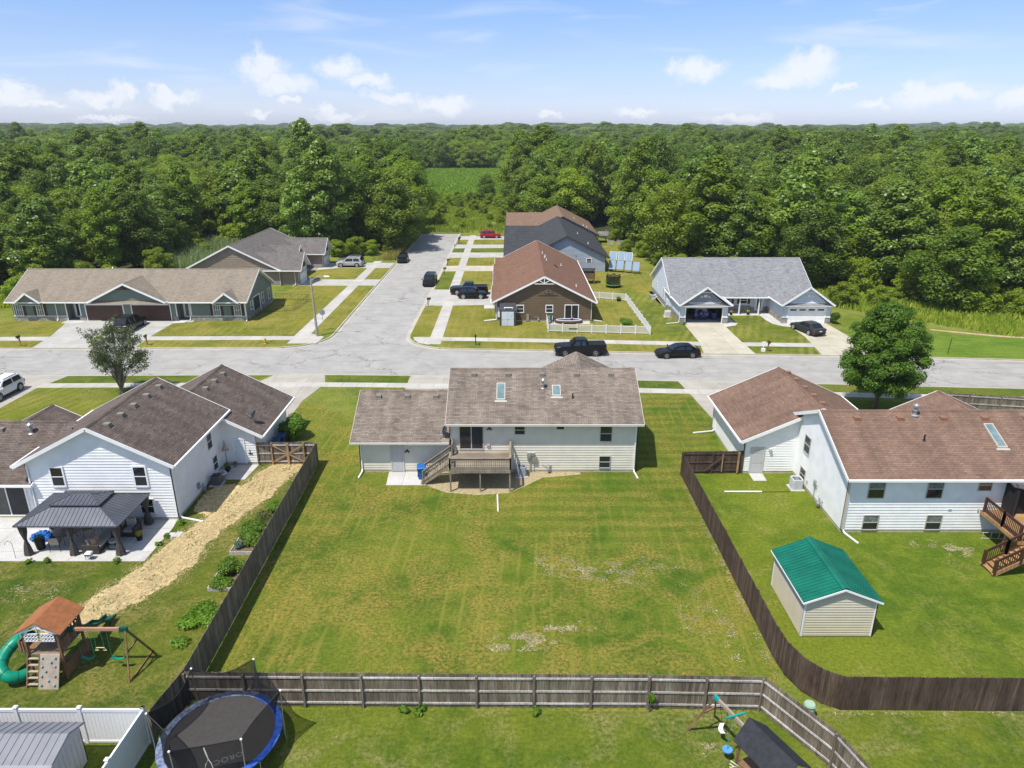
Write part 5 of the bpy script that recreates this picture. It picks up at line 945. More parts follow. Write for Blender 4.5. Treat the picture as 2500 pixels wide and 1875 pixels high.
for x,y in ((-24.93,35.53),(-24.62,35.53),(-24.93,35.73),(-24.62,35.73)): b=MB(); b.bar((x,y,.03),(x,y,.28),.02,.02); b.build('leg',BLACK,t)
setorg((-29.4,35.6,0)); b=MB(); b.tube([(-29.15,35.7,0),(-29.15,35.7,1.0),(-29.2,35.7,1.15),(-29.4,35.7,1.2),(-29.55,35.7,1.1),(-29.6,35.7,.95)],.012,6); b.solo('shepherd_hook',DMET,'thin black shepherd hook at the left edge of the patio','garden hook')
for (x,y,nn) in ((-21.15,38.2,'touching'),(-20.75,38.3,'one step from')): setorg((x,y,0)); b=MB(); b.box(x-.19,x+.19,y-.3,y+.3,0,.05); b.solo('stepping_stone',PAT,'square paving stone in the grass '+nn+' the right edge of the patio','paver','pavers beside the patio')
# ac units
def ac_unit(label,x,y,s=.72,h=.8,m=GREYM,pad=True):
    t=thing('air_conditioner',label,'air conditioner',(x,y,0)); b=MB()
    if pad: b.box(x-s*.62,x+s*.62,y-s*.62,y+s*.62,0,.08); b.build('pad',PAT,t); b=MB()
    n=20; r=s/2
    def sq(z,k=1): return [(x+k*r*max(-.95,min(.95,1.25*math.cos(2*math.pi*j/n))),y+k*r*max(-.95,min(.95,1.25*math.sin(2*math.pi*j/n))),z) for j in range(n)]
    R0,R1,R2,R3=sq(.08),sq(h-.06),sq(h,.9),sq(h-.05,.7); b.v+=R0+R1+R2+R3
    for i in range(3):
        for j in range(n): b.f.append((i*n+j,i*n+(j+1)%n,(i+1)*n+(j+1)%n,(i+1)*n+j)); b.m.append(0)
    for k in range(1,8): z=.08+k*(h-.2)/8; b.tube([(p[0]*1.0,p[1],z) for p in sq(z,1.01)]+[sq(z,1.01)[0]],.008,4,cap=False)
    b.build('cabinet',m,t); b=MB(); b.cyl(x,y,h-.12,h-.1,r*.72,None,16); b.build('fan_opening',BLACK,t); b=MB()
    for k in range(5): b.tube([(x+r*.7*k/5*math.cos(a*.3927),y+r*.7*k/5*math.sin(a*.3927),h-.04) for a in range(17)],.008,4,cap=False)
    b.build('grille',m,t)
ac_unit('grey air conditioner between the deck and the meters of the cream house',.7,46.25,.7,.82,mat('ac_grey',(.33,.35,.38),.5,.08,2)); ac_unit('pale round cornered air conditioner beside the white house on the right',19.88,44.3,.78,.85,mat('ac_pale',(.50,.52,.55),.5,.08,2))
ac_unit('dark air conditioner in the shade beside the white house on the left',-20.9,44.9,.7,.75,mat('ac_dark',(.10,.105,.11),.5,.08,2)); ac_unit('cream air conditioner beside the open garage of the light grey duplex',20.6,91.5,.8,.85,mat('ac_cream',(.6,.58,.52),.5,.05,2))
# ground pipes
for lab,p,q,m in (('white drain pipe lying on the lawn in front of the deck',(-1.0,43.3,.05),(-.92,41.1,.05),WTRIM),('white drain pipe lying on the lawn left of the right hand air conditioner',(14.74,43.74,.06),(17.33,43.74,.06),WTRIM)):
    setorg((p[0],p[1],0)); b=MB(); b.tube([p,q],.05,10); b.solo('drain_pipe',m,lab,'pipe')
setorg((17.4,43.74,0)); b=MB(); b.tube([(17.34,43.74,.03),(19.3,43.78,.03)],.018,6); b.solo('drain_hose',BLACK,'thin black hose joining the white pipe to the right hand air conditioner','hose')
# bins
def bin_(label,x,y,rz,m,lid=None,group=None):
    t=thing('wheelie_bin',label,'bin',(x,y,.03),rz,group,False); b=MB(); b.hexa([(-.22,-.22,.06),(.22,-.22,.06),(.22,.26,.06),(-.22,.26,.06)],[(-.29,-.32,.93),(.29,-.32,.93),(.29,.34,.93),(-.29,.34,.93)]); b.box(-.31,.31,-.35,-.3,.84,.93); b.build('body',m,t)
    b=MB(); b.hexa([(-.31,-.38,.935),(.31,-.38,.935),(.31,.38,.955),(-.31,.38,.955)],[(-.24,-.3,1.0),(.24,-.3,1.0),(.26,.34,1.04),(-.26,.34,1.04)]); b.build('lid',lid or m,t)
    for s in (-1,1): b=MB(); b.tube([(s*.24,.27,.12),(s*.3,.27,.12)],.12,12); b.build('wheel',BLACK,t)
    b=MB(); b.tube([(-.2,.4,.9),(.2,.4,.9)],.02,6); b.build('handle',m,t); return t
BB=mat('bin_blue',(.02,.13,.42),.45,.1,2); BB2=mat('bin_navy',(.02,.07,.20),.5,.1,2); bin_('blue wheelie bin on the concrete slab beside the deck stairs',-6.5,45.75,R(6),BB)
bin_('navy wheelie bin beside the garage of the white house on the left, nearer of two',-18.35,50.4,R(10),BB2); bin_('navy wheelie bin beside the garage of the white house on the left, farther of two',-18.2,51.2,R(4),BB2)
bin_('blue wheelie bin inside the open garage, nearer the door',26.3,90.0,0,BB2); bin_('blue wheelie bin inside the open garage, behind the other',26.0,90.9,0,BB2)
setorg((-17.3,50.7,0)); b=MB(); b.cyl(-17.35,50.75,0,.32,.2,.28,14); b.solo('flower_pot',mat('pot_red',(.35,.035,.02),.4),'glossy red pot beside the navy bins','pot'); setorg((-17.6,49.9,0)); b=MB(); b.cyl(-17.7,49.9,0,.28,.16,.22,14); b.cyl(-17.95,49.5,0,.2,.14,.18,12); b.solo('flower_pot',mat('pot_clay',(.30,.12,.05),.8),'stacked clay pots on the ground beside the navy bins','pot')
setorg((-18.4,49.3,0)); b=MB(); b.hexa([(-18.9,49.5,0),(-18.2,49.4,0),(-18.15,49.8,0),(-18.8,49.9,0)],[(-18.9,49.5,.12),(-18.2,49.4,.2),(-18.15,49.8,.25),(-18.8,49.9,.15)]); b.solo('paver_stack',PAT,'pale slabs stacked against the garage wall of the white house on the left','pavers')
bush('shrub','dark green shrub at the garage corner of the white house on the left','shrub',-17.9,52.9,1.25,2.1,LEAF_DK,5200,.2,31,nl=9)
# things by the left side door
t=thing('patio_umbrella','folded tan patio umbrella standing beside the side door of the white house on the left','umbrella',(-21.0,47.2,0)); b=MB(); b.cyl(-21.05,47.3,.03,2.3,.02,None,8); b.build('pole',DMET,t); b=MB(); b.cyl(-21.05,47.3,1.55,2.05,.28,.05,10); b.build('canopy',mat('umbrella_tan',(.40,.34,.26),.9,.3,6),t)
b=MB(); b.cyl(-21.05,47.3,.03,.12,.22,None,12); b.build('base',BLACK,t)
planter('flower_pot','pot of green plants below the side door window of the white house on the left',-20.9,46.9,.2,.35,BLACK,LEAF_GR,None,5,120); planter('flower_pot','small pot with bright leaves beside the white side door',-20.6,47.6,.14,.25,GREYM,LEAF_GR,None,6,80)
t=thing('water_barrel','open white rimmed grey tub beside the left air conditioner','tub',(-20.9,45.8,0)); b=MB(); b.cyl(-20.95,45.8,0,.42,.3,.36,16); b.build('body',GREYM,t); b=MB(); b.tube([(-20.95+.36*math.cos(a*.3927),45.8+.36*math.sin(a*.3927),.43) for a in range(17)],.03,6,cap=False); b.build('rim',WTRIM,t)
b=None; setorg((-15.0,43.6,0)); b=MB(); b.box(-15.05,-14.75,43.2,44.3,.3,.5); b.box(-15.0,-14.8,43.3,43.5,0,.3); b.box(-15.0,-14.8,44.0,44.2,0,.3); b.solo('garden_bench',WTRIM,'narrow white bench against the inside of the left fence','bench')
# dish on target house is a part; side deck right house
t=thing('wood_deck','new tan wood deck with dark brown railings and stairs at the right edge','deck',(30,36.5,0))
b=MB(); b.box(28.95,33,35.05,38.5,1.62,1.66); b.build('deck_boards',FN,t); b=MB(); b.bar((28.93,38.5,1.52),(28.93,35.0,1.52),.05,.22); b.bar((28.9,35.0,1.52),(33,35.0,1.52),.05,.22); b.bar((29.2,36.4,.2),(29.2,36.4,1.5),.12,.12); b.build('frame',FN,t)
baluster(t,(28.98,38.3),(28.98,36.6),1.66,1.66,.95,.13,DKB,pn=.12,cap=.09); baluster(t,(28.98,36.6),(28.98,35.1),1.66,1.66,.95,.13,DKB,pn=.12,cap=.09)
b=MB()
for k in range(9): x=27.15+k*.27; z=.14+k*.165; b.box(x,x+.3,34.0,35.0,z-.04,z)
b.build('stair_treads',FN,t)
[MB().bar((27.1,y_,.05),(29.6,y_,1.55),.05,.26).build('stringer',FN,t) for y_ in (33.97,35.03)]
baluster(t,(27.2,35.0),(28.35,35.0),.12,.83,.92,.13,DKB,pn=.14,cap=.08); baluster(t,(28.35,35.0),(29.6,35.0),.83,1.6,.92,.13,DKB,pn=.14,cap=.08); baluster(t,(27.2,34.0),(28.5,34.0),.12,.9,.92,.13,DKB,pn=.14,cap=.08)
t=thing('screen_porch','dark screened porch with metal roof at the right edge of the white house','porch',(32,37.5,0)); b=MB(); b.slab([(29.9,38.55,3.95),(29.9,37.6,3.75),(36,35.4,3.2),(36,38.55,3.95)],.06,0,0); b.build('roof',mat('porch_metal',(.10,.08,.085),.5,.2,2),t)
b=MB(); b.box(30.15,36,38.0,38.06,1.7,3.7); b.box(30.1,30.16,37.6,38.5,1.7,3.8); b.build('screen',mat('porch_screen_dark',(.02,.02,.02),.8),t); b=MB()
for x in (30.2,31.4,33): b.box(x-.05,x+.05,37.5,37.6,1.66,3.5)
b.build('post',DMET,t)
setorg((29.4,37.7,0)); b=MB(); 
for z in (.42,.02): b.tube([(28.9,37.9,z),(31,37.8,z)],.02,6)
for x in (29.0,29.5,30.0,30.6): b.tube([(x,37.9,0),(x,37.88,.42)],.018,6)
b.solo('low_rail',PALE,'low pale pipe frame on the ground under the right deck','rail')
# utility boxes
setorg((12.7,23.8,0)); b=MB(); n=16
for k in range(9): z=.0+k*.075; r=.2 if k%2 else .225; b.cyl(12.75,23.85,z,z+.07,r,None,n)
b.cyl(12.75,23.85,.67,.74,.25,.21,n); b.solo('utility_pedestal',mat('pedestal_green',(.33,.47,.36),.6,.1,4),'pale green ribbed utility pedestal between the brown and grey fences','utility box'); setorg((12.3,24.2,0)); b=MB(); b.box(12.15,12.5,24.05,24.35,0,.35); b.solo('utility_box',WTRIM,'small white utility box beside the green pedestal','utility box')
b=None; bush('fence_weed','bright green climbing weed on a post of the bottom fence','plant',6.0,24.15,.2,1.25,LEAF_GR,420,.11,41,nl=10)
for i,(x,y,s) in enumerate(((-4.0,24.1,.35),(-4.7,24.15,.3),(1.1,24.0,.3),(-13.2,23.6,.7),(-13.9,22.5,.6))): bush('weed_clump',('leafy weeds at the foot of the bottom fence left of centre','small weeds just left of those at the bottom fence','low weeds at the foot of the bottom fence near its middle','tall weeds between the trampoline and the fence corner','weeds between the trampoline and the left fence')[i],'plant',x,y,s,(.25 if i<3 else .9),LEAF_GR,int(300*s/.3),.12,50+i,nl=6)
# ---------------- trampolines ----------------
MATB=mat('jump_mat',(.055,.052,.05),.75,.1,6); PADB=mat('pad_blue',(.035,.10,.42),.4,.35,5); PADF=mat('pad_blue_faded',(.17,.21,.33),.5,.5,7); NET=sheer('safety_net_black',(.014,.015,.018),.68)
def disc(b,cx,cy,z,r0,r1,a0=0,a1=360,n=48,m=0,th=.0):
    st=int(n*(a1-a0)/360)
    for i in range(st):
        a=R(a0+(a1-a0)*i/st); c=R(a0+(a1-a0)*(i+1)/st)
        P=[(cx+r*math.cos(t),cy+r*math.sin(t),z) for r,t in ((r0,a),(r1,a),(r1,c),(r0,c))]
        if r0==0: P=P[1:]+[P[0]]; P=[P[3],P[0],P[1]]
        if th: b.slab(P,th,m,m)
        else: b.poly(P,m)
def trampoline(label,cx,cy,r,z,poles,ptop,padm,text=None,rz=0,netm=NET,legm=GALV,name='trampoline',pw=.29):
    t=thing(name,label,'trampoline',(cx,cy,0)); b=MB(); disc(b,cx,cy,z-.01,0,r-pw); b.build('jump_mat',MATB,t)
    b=MB(); disc(b,cx,cy,z+.05,r-pw,r,-130,70,m=0,th=.05); disc(b,cx,cy,z+.052,r-pw,r,70,230,m=1,th=.05); b.build('spring_pad',padm,t)
    b=MB(); b.tube([(cx+r*.97*math.cos(2*math.pi*i/36),cy+r*.97*math.sin(2*math.pi*i/36),z-.04) for i in range(37)],.03,6,cap=False); b.build('frame',legm,t)
    tops=[]
    for i,a in enumerate(poles):
        a=R(a); ex=cx+(r+.06)*math.cos(a); ey=cy+(r+.06)*math.sin(a); k=MB(); k.tube([(ex,ey,.03),(ex,ey,ptop*.55),(cx+(r+.1)*math.cos(a),cy+(r+.1)*math.sin(a),ptop)],.022,8); o=k.build('pole',legm,t); tops.append((cx+(r+.1)*math.cos(a),cy+(r+.1)*math.sin(a),ptop)); k=MB(); k.sph(tops[-1],.05,0,8,6); k.build('cap',WTRIM,o)
        k=MB(); a2=a+.25; k.tube([(ex,ey,.04),(cx+r*math.cos(a2),cy+r*math.sin(a2),.04)],.02,6); k.tube([(cx+r*math.cos(a2),cy+r*math.sin(a2),.04),(cx+r*math.cos(a2),cy+r*math.sin(a2),z)],.02,6); k.build('leg',legm,t)
    b=MB(); e=MB(); N=len(tops)
    for i in range(N):
        A=Vector(tops[i]); B=Vector(tops[(i+1)%N]); m=12; up=[]; lo=[]; a0=math.atan2(A.y-cy,A.x-cx); a1=math.atan2(B.y-cy,B.x-cx)
        while a1-a0>math.pi: a1-=2*math.pi
        while a1-a0<-math.pi: a1+=2*math.pi
        for j in range(m+1):
            f=j/m; p=A.lerp(B,f); p.z-=.26*math.sin(math.pi*f); c=Vector((cx,cy,p.z)); p=c+(p-c)*(1-.12*math.sin(math.pi*f)); up.append(p); q=a0+(a1-a0)*f; lo.append(Vector((cx+(r-pw*.9)*math.cos(q),cy+(r-pw*.9)*math.sin(q),z+.05)))
        for j in range(m):
            for k in range(4):
                g=lambda s,kk: (lo[s].lerp(up[s],kk/4)+ (Vector((cx,cy,0))-Vector((lo[s].x,lo[s].y,0)))*.03*math.sin(math.pi*kk/4))
                b.poly([g(j,k),g(j+1,k),g(j+1,k+1),g(j,k+1)])
        e.tube(up,.018,5)
    b.build('safety_net',netm,t); e.build('net_edge',BLACK,t)
    if text:
        cu=bpy.data.curves.new('mat_lettering','FONT'); cu.body=text; cu.size=.34; cu.extrude=.001; cu.space_character=1.15; tmp=bpy.data.objects.new('mat_lettering',cu); COL.objects.link(tmp); dg=bpy.context.evaluated_depsgraph_get(); me=bpy.data.meshes.new_from_object(tmp.evaluated_get(dg)); bpy.data.objects.remove(tmp); me.materials.clear(); me.materials.append(mat('lettering_grey',(.25,.25,.25),.7))
        o=bpy.data.objects.new('mat_lettering',me); COL.objects.link(o); o.parent=t; o.location=text_loc; o.rotation_euler=(0,0,R(rz))
    return t
text_loc=(1.15,-.75,.9)
trampoline('large round trampoline with blue pad and black safety net at the lower left','trampoline' and -11.72,22.0,2.38,.9,(73,14,-47,-107,194,133),2.62,[PADB,PADF],'OROC',rz=207)
setorg((-11,20.2,0)); b=MB(); b.tube([(-11.35,19.95,2.45),(-11.28,19.9,2.2),(-11.2,19.86,2.0),(-11.3,19.8,1.8),(-11.33,19.75,1.6)],.014,6); b.tube([(-11.33,19.95,2.45),(-11.25,19.9,2.2),(-11.2,19.86,2.0),(-11.08,19.8,1.85),(-11.02,19.75,1.65)],.014,6); b.solo('rope',PALE,'pale rope hanging over the net of the large trampoline','rope')
LIME=mat('pad_lime',(.12,.5,.06),.5,.1,3); NET2=sheer('safety_net_far',(.01,.012,.012),.7)
t=trampoline('small trampoline with lime green pad and black netted poles behind the brown duplex',15.85,110.0,1.2,.42,(20,80,140,200,260,320),2.0,[LIME,LIME],netm=NET2,legm=BLACK,pw=.16)
b=MB(); disc(b,15.85,110.0,.42,0,.22); b.build('mat_dot',LIME,t)
b=MB(); b.hexa([(15.4,111.12,.6),(15.6,111.12,.6),(15.6,111.16,.6),(15.4,111.16,.6)],[(15.4,111.12,1.7),(15.65,111.12,1.7),(15.65,111.16,1.7),(15.4,111.16,1.7)]); b.build('net_door',mat('mint_strip',(.25,.55,.40),.8),t)
# ---------------- playsets ----------------
GRP=mat('green_plastic',(.005,.25,.15),.35,.12,2); DGP=mat('dark_green_plastic',(.008,.09,.055),.4,.12,2); TRQ=mat('turquoise_plastic',(.01,.30,.26),.4,.1,2)
p=thing('play_tower','wooden play tower with orange brown roof, green tube slide and swing beam at the left','playset',(-21.2,26.8,0))
x0,x1,y0,y1=-21.95,-20.45,26.1,27.7
for x,y in ((x0,y0),(x1,y0),(x0,y1),(x1,y1)): b=MB(); b.box(x-.05,x+.05,y-.05,y+.05,0,2.6); b.build('post',PW,p)
b=MB()
for k in range(11): b.box(x0,x1,y0+k*.1455,y0+k*.1455+.135,1.36,1.4)
b.build('platform',mat('play_deck',(.24,.18,.13),.85,.2,3,isl=.1),p)
b=MB(); 
for s_,xe in ((-1,-22.3),(1,-20.15)): b.slab([q for q in ([(-21.2,25.9,3.25),(xe,25.9,2.62),(xe,27.85,2.62),(-21.2,27.85,3.25)] if s_<0 else [(-21.2,27.85,3.25),(xe,27.85,2.62),(xe,25.9,2.62),(-21.2,25.9,3.25)])],.04,0,0)
b.build('roof',mat('play_roof',(.30,.115,.045),.8,.15,4,isl=.08),p)
b=MB(); b.bar((-22.1,25.98,2.62),(-21.2,25.98,2.95),.03,.1); b.bar((-21.2,25.98,2.95),(-20.35,25.98,2.62),.03,.1); b.bar((-21.2,25.98,2.7),(-21.2,25.98,3.15),.03,.06,up=(0,1,0)); b.bar((-21.5,25.98,2.85),(-21.2,25.98,3.1),.03,.05); b.bar((-20.9,25.98,2.85),(-21.2,25.98,3.1),.03,.05); b.build('gable_trim',WTRIM,p)
for xa in (-21.88,-21.16):
    b=MB(); b.box(xa,xa+.64,26.0,26.03,2.16,2.24); b.box(xa,xa+.64,26.0,26.03,2.5,2.6); b.box(xa,xa+.64,26.0,26.03,2.35,2.39)
    for k in range(5): b.box(xa+k*.145,xa+k*.145+.06,26.0,26.03,2.2,2.56)
    o=b.build('window',WTRIM,p)
b=MB(); wf=None
for k in range(9): b.box(-20.47,-20.43,y0+.1+k*.17,y0+.18+k*.17,1.4,2.0)
b.box(-20.48,-20.42,y0,y1,2.0,2.08); b.box(x0,x1,y1-.03,y1+.03,2.0,2.08)
for k in range(8): b.box(x0+.1+k*.18,x0+.18+k*.18,y1-.02,y1+.02,1.4,2.0)
b.build('railing',PW,p)
b=MB(); b.box(x0-.02,x1+.05,y1-.4,y1,0,.0+.02); b.box(-20.46,-20.42,26.2,27.9,.1,.75); b.box(-20.46,-20.42,27.9,27.95,0,.8); b.build('lower_wall',PW,p)
b=MB(); b.box(-22.5,-21.98,26.3,26.95,1.3,1.36); b.box(-22.5,-22.46,26.3,26.95,1.36,1.9); 
for k in range(4): b.box(-22.45+k*.13,-22.38+k*.13,26.28,26.32,1.36,1.9)
b.build('balcony',PW,p)
b=MB(); 
for xa in (-21.95,-21.42): b.bar((xa,25.5,0),(xa,26.05,1.4),.05,.1)
b.build('ladder_rail',PW,p)
for k in range(5): b=MB(); f=(k+.6)/5.2; b.box(-21.93,-21.44,25.5+.55*f-.05,25.5+.55*f+.06,1.4*f-.02,1.4*f+.02); b.build('rung',mat('rung_pale',(.42,.35,.28),.8),p)
b=MB(); b.hexa([(-21.4,25.42,0),(-20.5,25.42,0),(-20.5,25.47,0),(-21.4,25.47,0)],[(-21.4,26.03,1.42),(-20.5,26.03,1.42),(-20.5,26.08,1.42),(-21.4,26.08,1.42)]); w_=b.build('rock_wall',mat('rock_wall_board',(.36,.30,.25),.85,.15,3),p)
HOLD=mat('hold_blue',(.16,.38,.42),.6,.2,4)
for k,(u,v) in enumerate(((.15,.12),(.8,.12),(.5,.25),(.15,.38),(.82,.38),(.35,.52),(.15,.66),(.8,.66),(.6,.78),(.15,.9),(.8,.9))): b=MB(); b.sph((-21.4+.9*u,25.42+.61*v-.02,1.42*v+.01),.055,0,8,5); b.build('climbing_hold',HOLD,w_,True)
b=MB(); pts=[(-22.35,26.95,1.68),(-22.7,27.05,1.6),(-23.05,26.9,1.42),(-23.25,26.5,1.2),(-23.25,26.05,.98),(-23.05,25.7,.76),(-22.7,25.6,.56),(-22.4,25.75,.42),(-22.2,26.0,.36)]
def cr(P,n=5):
    out=[]; P=[Vector(q) for q in P]; P=[P[0]]+P+[P[-1]]
    for i in range(1,len(P)-2):
        for k in range(n):
            t=k/n; out.append(.5*((2*P[i])+(-P[i-1]+P[i+1])*t+(2*P[i-1]-5*P[i]+4*P[i+1]-P[i+2])*t*t+(-P[i-1]+3*P[i]-3*P[i+1]+P[i+2])*t**3))
    return out+[P[-2]]
sp_=cr(pts); b.tube(sp_,.27,16,cap=False); b.build('tube_slide',GRP,p,True)
b=MB(); 
for k in (6,13,20,27,34): q=sp_[k]; q2=sp_[k+1]; b.tube([q,q+(q2-q)*.25],.285,16)
b.build('slide_collar',DGP,p)
b=MB(); ws=[(-20.75,27.75,1.4),(-20.72,28.2,1.25),(-20.7,28.7,.8),(-20.68,29.2,.65),(-20.66,29.7,.3),(-20.65,30.3,.18)]; c_=cr(ws)
for a,q in zip(c_,c_[1:]):
    b.hexa([(a.x-.25,a.y,a.z-.02),(a.x+.25,a.y,a.z-.02),(q.x+.25,q.y,q.z-.02),(q.x-.25,q.y,q.z-.02)],[(a.x-.25,a.y,a.z),(a.x+.25,a.y,a.z),(q.x+.25,q.y,q.z),(q.x-.25,q.y,q.z)])
    for s in (-1,1): b.hexa([(a.x+s*.25-.02,a.y,a.z),(a.x+s*.25+.02,a.y,a.z),(q.x+s*.25+.02,q.y,q.z),(q.x+s*.25-.02,q.y,q.z)],[(a.x+s*.25-.02,a.y,a.z+.16),(a.x+s*.25+.02,a.y,a.z+.16),(q.x+s*.25+.02,q.y,q.z+.16),(q.x+s*.25-.02,q.y,q.z+.16)])
b.build('wave_slide',DGP,p)
b=MB(); b.bar((-20.4,26.75,2.25),(-17.75,26.75,2.25),.1,.15); b.build('swing_beam',mat('beam_tan',(.44,.24,.15),.8,.1,2),p)
[MB().box(xa,xb,26.68,26.82,2.12,2.36).build('beam_bracket',DGP,p) for xa,xb in ((-18.0,-17.65),(-20.5,-20.1))]
for q in ((-17.5,25.85,0),(-17.4,27.9,0)): b=MB(); b.bar((-17.75,26.75,2.25),q,.06,.09); b.build('frame_leg',PW,p)
b=MB(); b.bar((-17.62,26.35,1.25),(-17.6,27.3,1.3),.05,.08); b.bar((-17.45,25.9,.05),(-17.4,27.9,.05),.05,.08); b.build('cross_brace',PW,p)
def swing(root,x,y,zt,zs,m,w=.3,belt=True,dy=0):
    b=MB(); 
    if belt: c_=[(x-w,y+dy,zs+.12),(x-w*.5,y+dy,zs+.02),(x,y+dy,zs),(x+w*.5,y+dy,zs+.02),(x+w,y+dy,zs+.12)]; 
    else: c_=[(x-w,y+dy,zs),(x+w,y+dy,zs)]
    for a,q in zip(c_,c_[1:]): b.hexa([(a[0],a[1]-.08,a[2]),(q[0],q[1]-.08,q[2]),(q[0],q[1]+.08,q[2]),(a[0],a[1]+.08,a[2])],[(a[0],a[1]-.08,a[2]+.02),(q[0],q[1]-.08,q[2]+.02),(q[0],q[1]+.08,q[2]+.02),(a[0],a[1]+.08,a[2]+.02)])
    s=b.build('swing_seat',m,root); b=MB(); 
    for s_ in (-1,1): b.tube([(x+s_*w,y+dy,c_[0][2]),(x+s_*w,y,zt)],.01,5)
    b.build('chain',m,s)
swing(p,-19.75,26.75,2.2,.55,GRP); swing(p,-18.35,26.75,2.2,.55,GRP); b=MB(); YL=mat('ring_cream',(.70,.62,.28),.5)
b.tube([(-19.28,26.75,1.2),(-18.9,26.75,1.2)],.02,6)
for xx in (-19.28,-18.9): b.tube([(xx+.0,26.75,1.2),(xx-.08,26.75,1.06),(xx+.08,26.75,1.06),(xx,26.75,1.2)],.018,6)
o=b.build('trapeze_bar',YL,p); b=MB(); b.tube([(-19.28,26.75,1.2),(-19.25,26.75,2.2)],.01,5); b.tube([(-18.9,26.75,1.2),(-18.93,26.75,2.2)],.01,5); b.build('chain',GRP,o)
# playset with black canopy lower right
p=thing('play_tower','playset with black tarp roof, swing beam and slide at the bottom right of centre','playset',(9.3,19.9,0))
A=Vector((8.22,22.55,2.3)); Bm=Vector((9.15,20.55,2.3)); b=MB(); b.bar(A,Bm,.09,.14); b.build('swing_beam',mat('beam_grey',(.34,.27,.23),.85,.1,3),p)
b=MB(); b.bar(A-(Bm-A)*.03,A+(Bm-A)*.08,.13,.18); b.build('beam_bracket',TRQ,p)
for q in ((7.42,23.15,0),(8.75,23.9,0)): b=MB(); b.bar(A,q,.06,.09); b.build('frame_leg',PW,p)
b=MB(); b.bar(A.lerp(Vector((7.42,23.15,0)),.5),A.lerp(Vector((8.75,23.9,0)),.5),.05,.07); b.build('cross_brace',PW,p)
for f,w in ((.52,.42),(.86,.35)): b=MB(); c=A.lerp(Bm,f); b.bar(c+Vector((-w,-.12,.1)),c+Vector((w,.16,.1)),.07,.05); b.build('handle_bar',TRQ,p)
s=MB(); c=Vector((8.6,22.55,.55)); 
pr_=[c+Vector((.1,.25,.16)),c+Vector((0,.12,.03)),c+Vector((0,0,0)),c+Vector((.04,-.14,.03)),c+Vector((.12,-.26,.14))]
for a,q in zip(pr_,pr_[1:]): s.hexa([a+Vector((-.09,0,0)),a+Vector((.09,0,0)),q+Vector((.09,0,0)),q+Vector((-.09,0,0))],[a+Vector((-.09,0,.02)),a+Vector((.09,0,.02)),q+Vector((.09,0,.02)),q+Vector((-.09,0,.02))])
o=s.build('swing_seat',WTRIM,p); s=MB(); s.tube([pr_[0],A.lerp(Bm,.1)],.01,5); s.tube([pr_[-1],A.lerp(Bm,.32)],.01,5); s.build('chain',DMET,o)
s=MB(); c=A.lerp(Bm,.42); s.cyl(c.x,c.y-.05,.5,.55,.2,None,18); o=s.build('disc_seat',mat('disc_blue',(.10,.32,.62),.4),p); s=MB(); s.tube([(c.x,c.y-.05,.52),(c.x,c.y,2.25)],.012,6); s.build('rope',TRQ,o)
rx=[(8.95,20.9,2.95),(10.0,18.75,2.95)]; L1=[(8.3,20.45,2.3),(9.3,18.4,2.3)]; R1=[(9.75,21.1,2.35),(10.75,19.15,2.35)]
s=MB(); s.slab([rx[0],L1[0],L1[1],rx[1]],.02,0,0); s.slab([R1[0],rx[0],rx[1],R1[1]],.02,0,0); s.build('canopy',mat('tarp_black',(.022,.024,.03),.6,.3,5),p)
for x,y in ((8.55,20.45),(9.45,18.7),(9.6,20.9),(10.5,19.1)): s=MB(); s.box(x-.05,x+.05,y-.05,y+.05,0,2.35); s.build('post',PW,p)
s=MB(); s.add([(8.55,20.45,1.25),(9.45,18.7,1.25),(10.5,19.1,1.25),(9.6,20.9,1.25),(8.55,20.45,1.2),(9.45,18.7,1.2),(10.5,19.1,1.2),(9.6,20.9,1.2)],[(0,1,2,3),(7,6,5,4),(0,4,5,1),(1,5,6,2),(2,6,7,3),(3,7,4,0)]); s.bar((9.45,18.7,1.75),(10.5,19.1,1.75),.04,.1); s.bar((9.6,20.9,1.75),(10.5,19.1,1.75),.04,.1); s.build('platform',PW,p)
s=MB(); ws=[(8.95,19.6,1.3),(8.6,19.45,1.1),(8.2,19.25,.6),(7.8,19.05,.2),(7.5,18.9,.12)]; c_=cr([Vector(q) for q in ws]); n_=Vector((-.45,.9,0)).normalized()*.24
for a,q in zip(c_,c_[1:]): s.hexa([a-n_-Vector((0,0,.02)),a+n_-Vector((0,0,.02)),q+n_-Vector((0,0,.02)),q-n_-Vector((0,0,.02))],[a-n_,a+n_,q+n_,q-n_])
o=s.build('slide',WTRIM,p); s=MB()
for sg in (-1,1):
    for a,q in zip(c_,c_[1:]): s.bar(a+n_*sg*1.08+Vector((0,0,.06)),q+n_*sg*1.08+Vector((0,0,.06)),.05,.16)
s.build('slide_rail',TRQ,o)
s=MB()
for k in range(10): a=Vector((8.35,20.15,1.5-.15*k)); s.tube([a+Vector((-.12+rnd.uniform(-.03,.03),.1,0)),a+Vector((.12,-.1,-.05)),a+Vector((-.1,-.05,-.14))],.022,5)
s.build('climbing_net',mat('net_cream',(.62,.58,.48),.9),p)
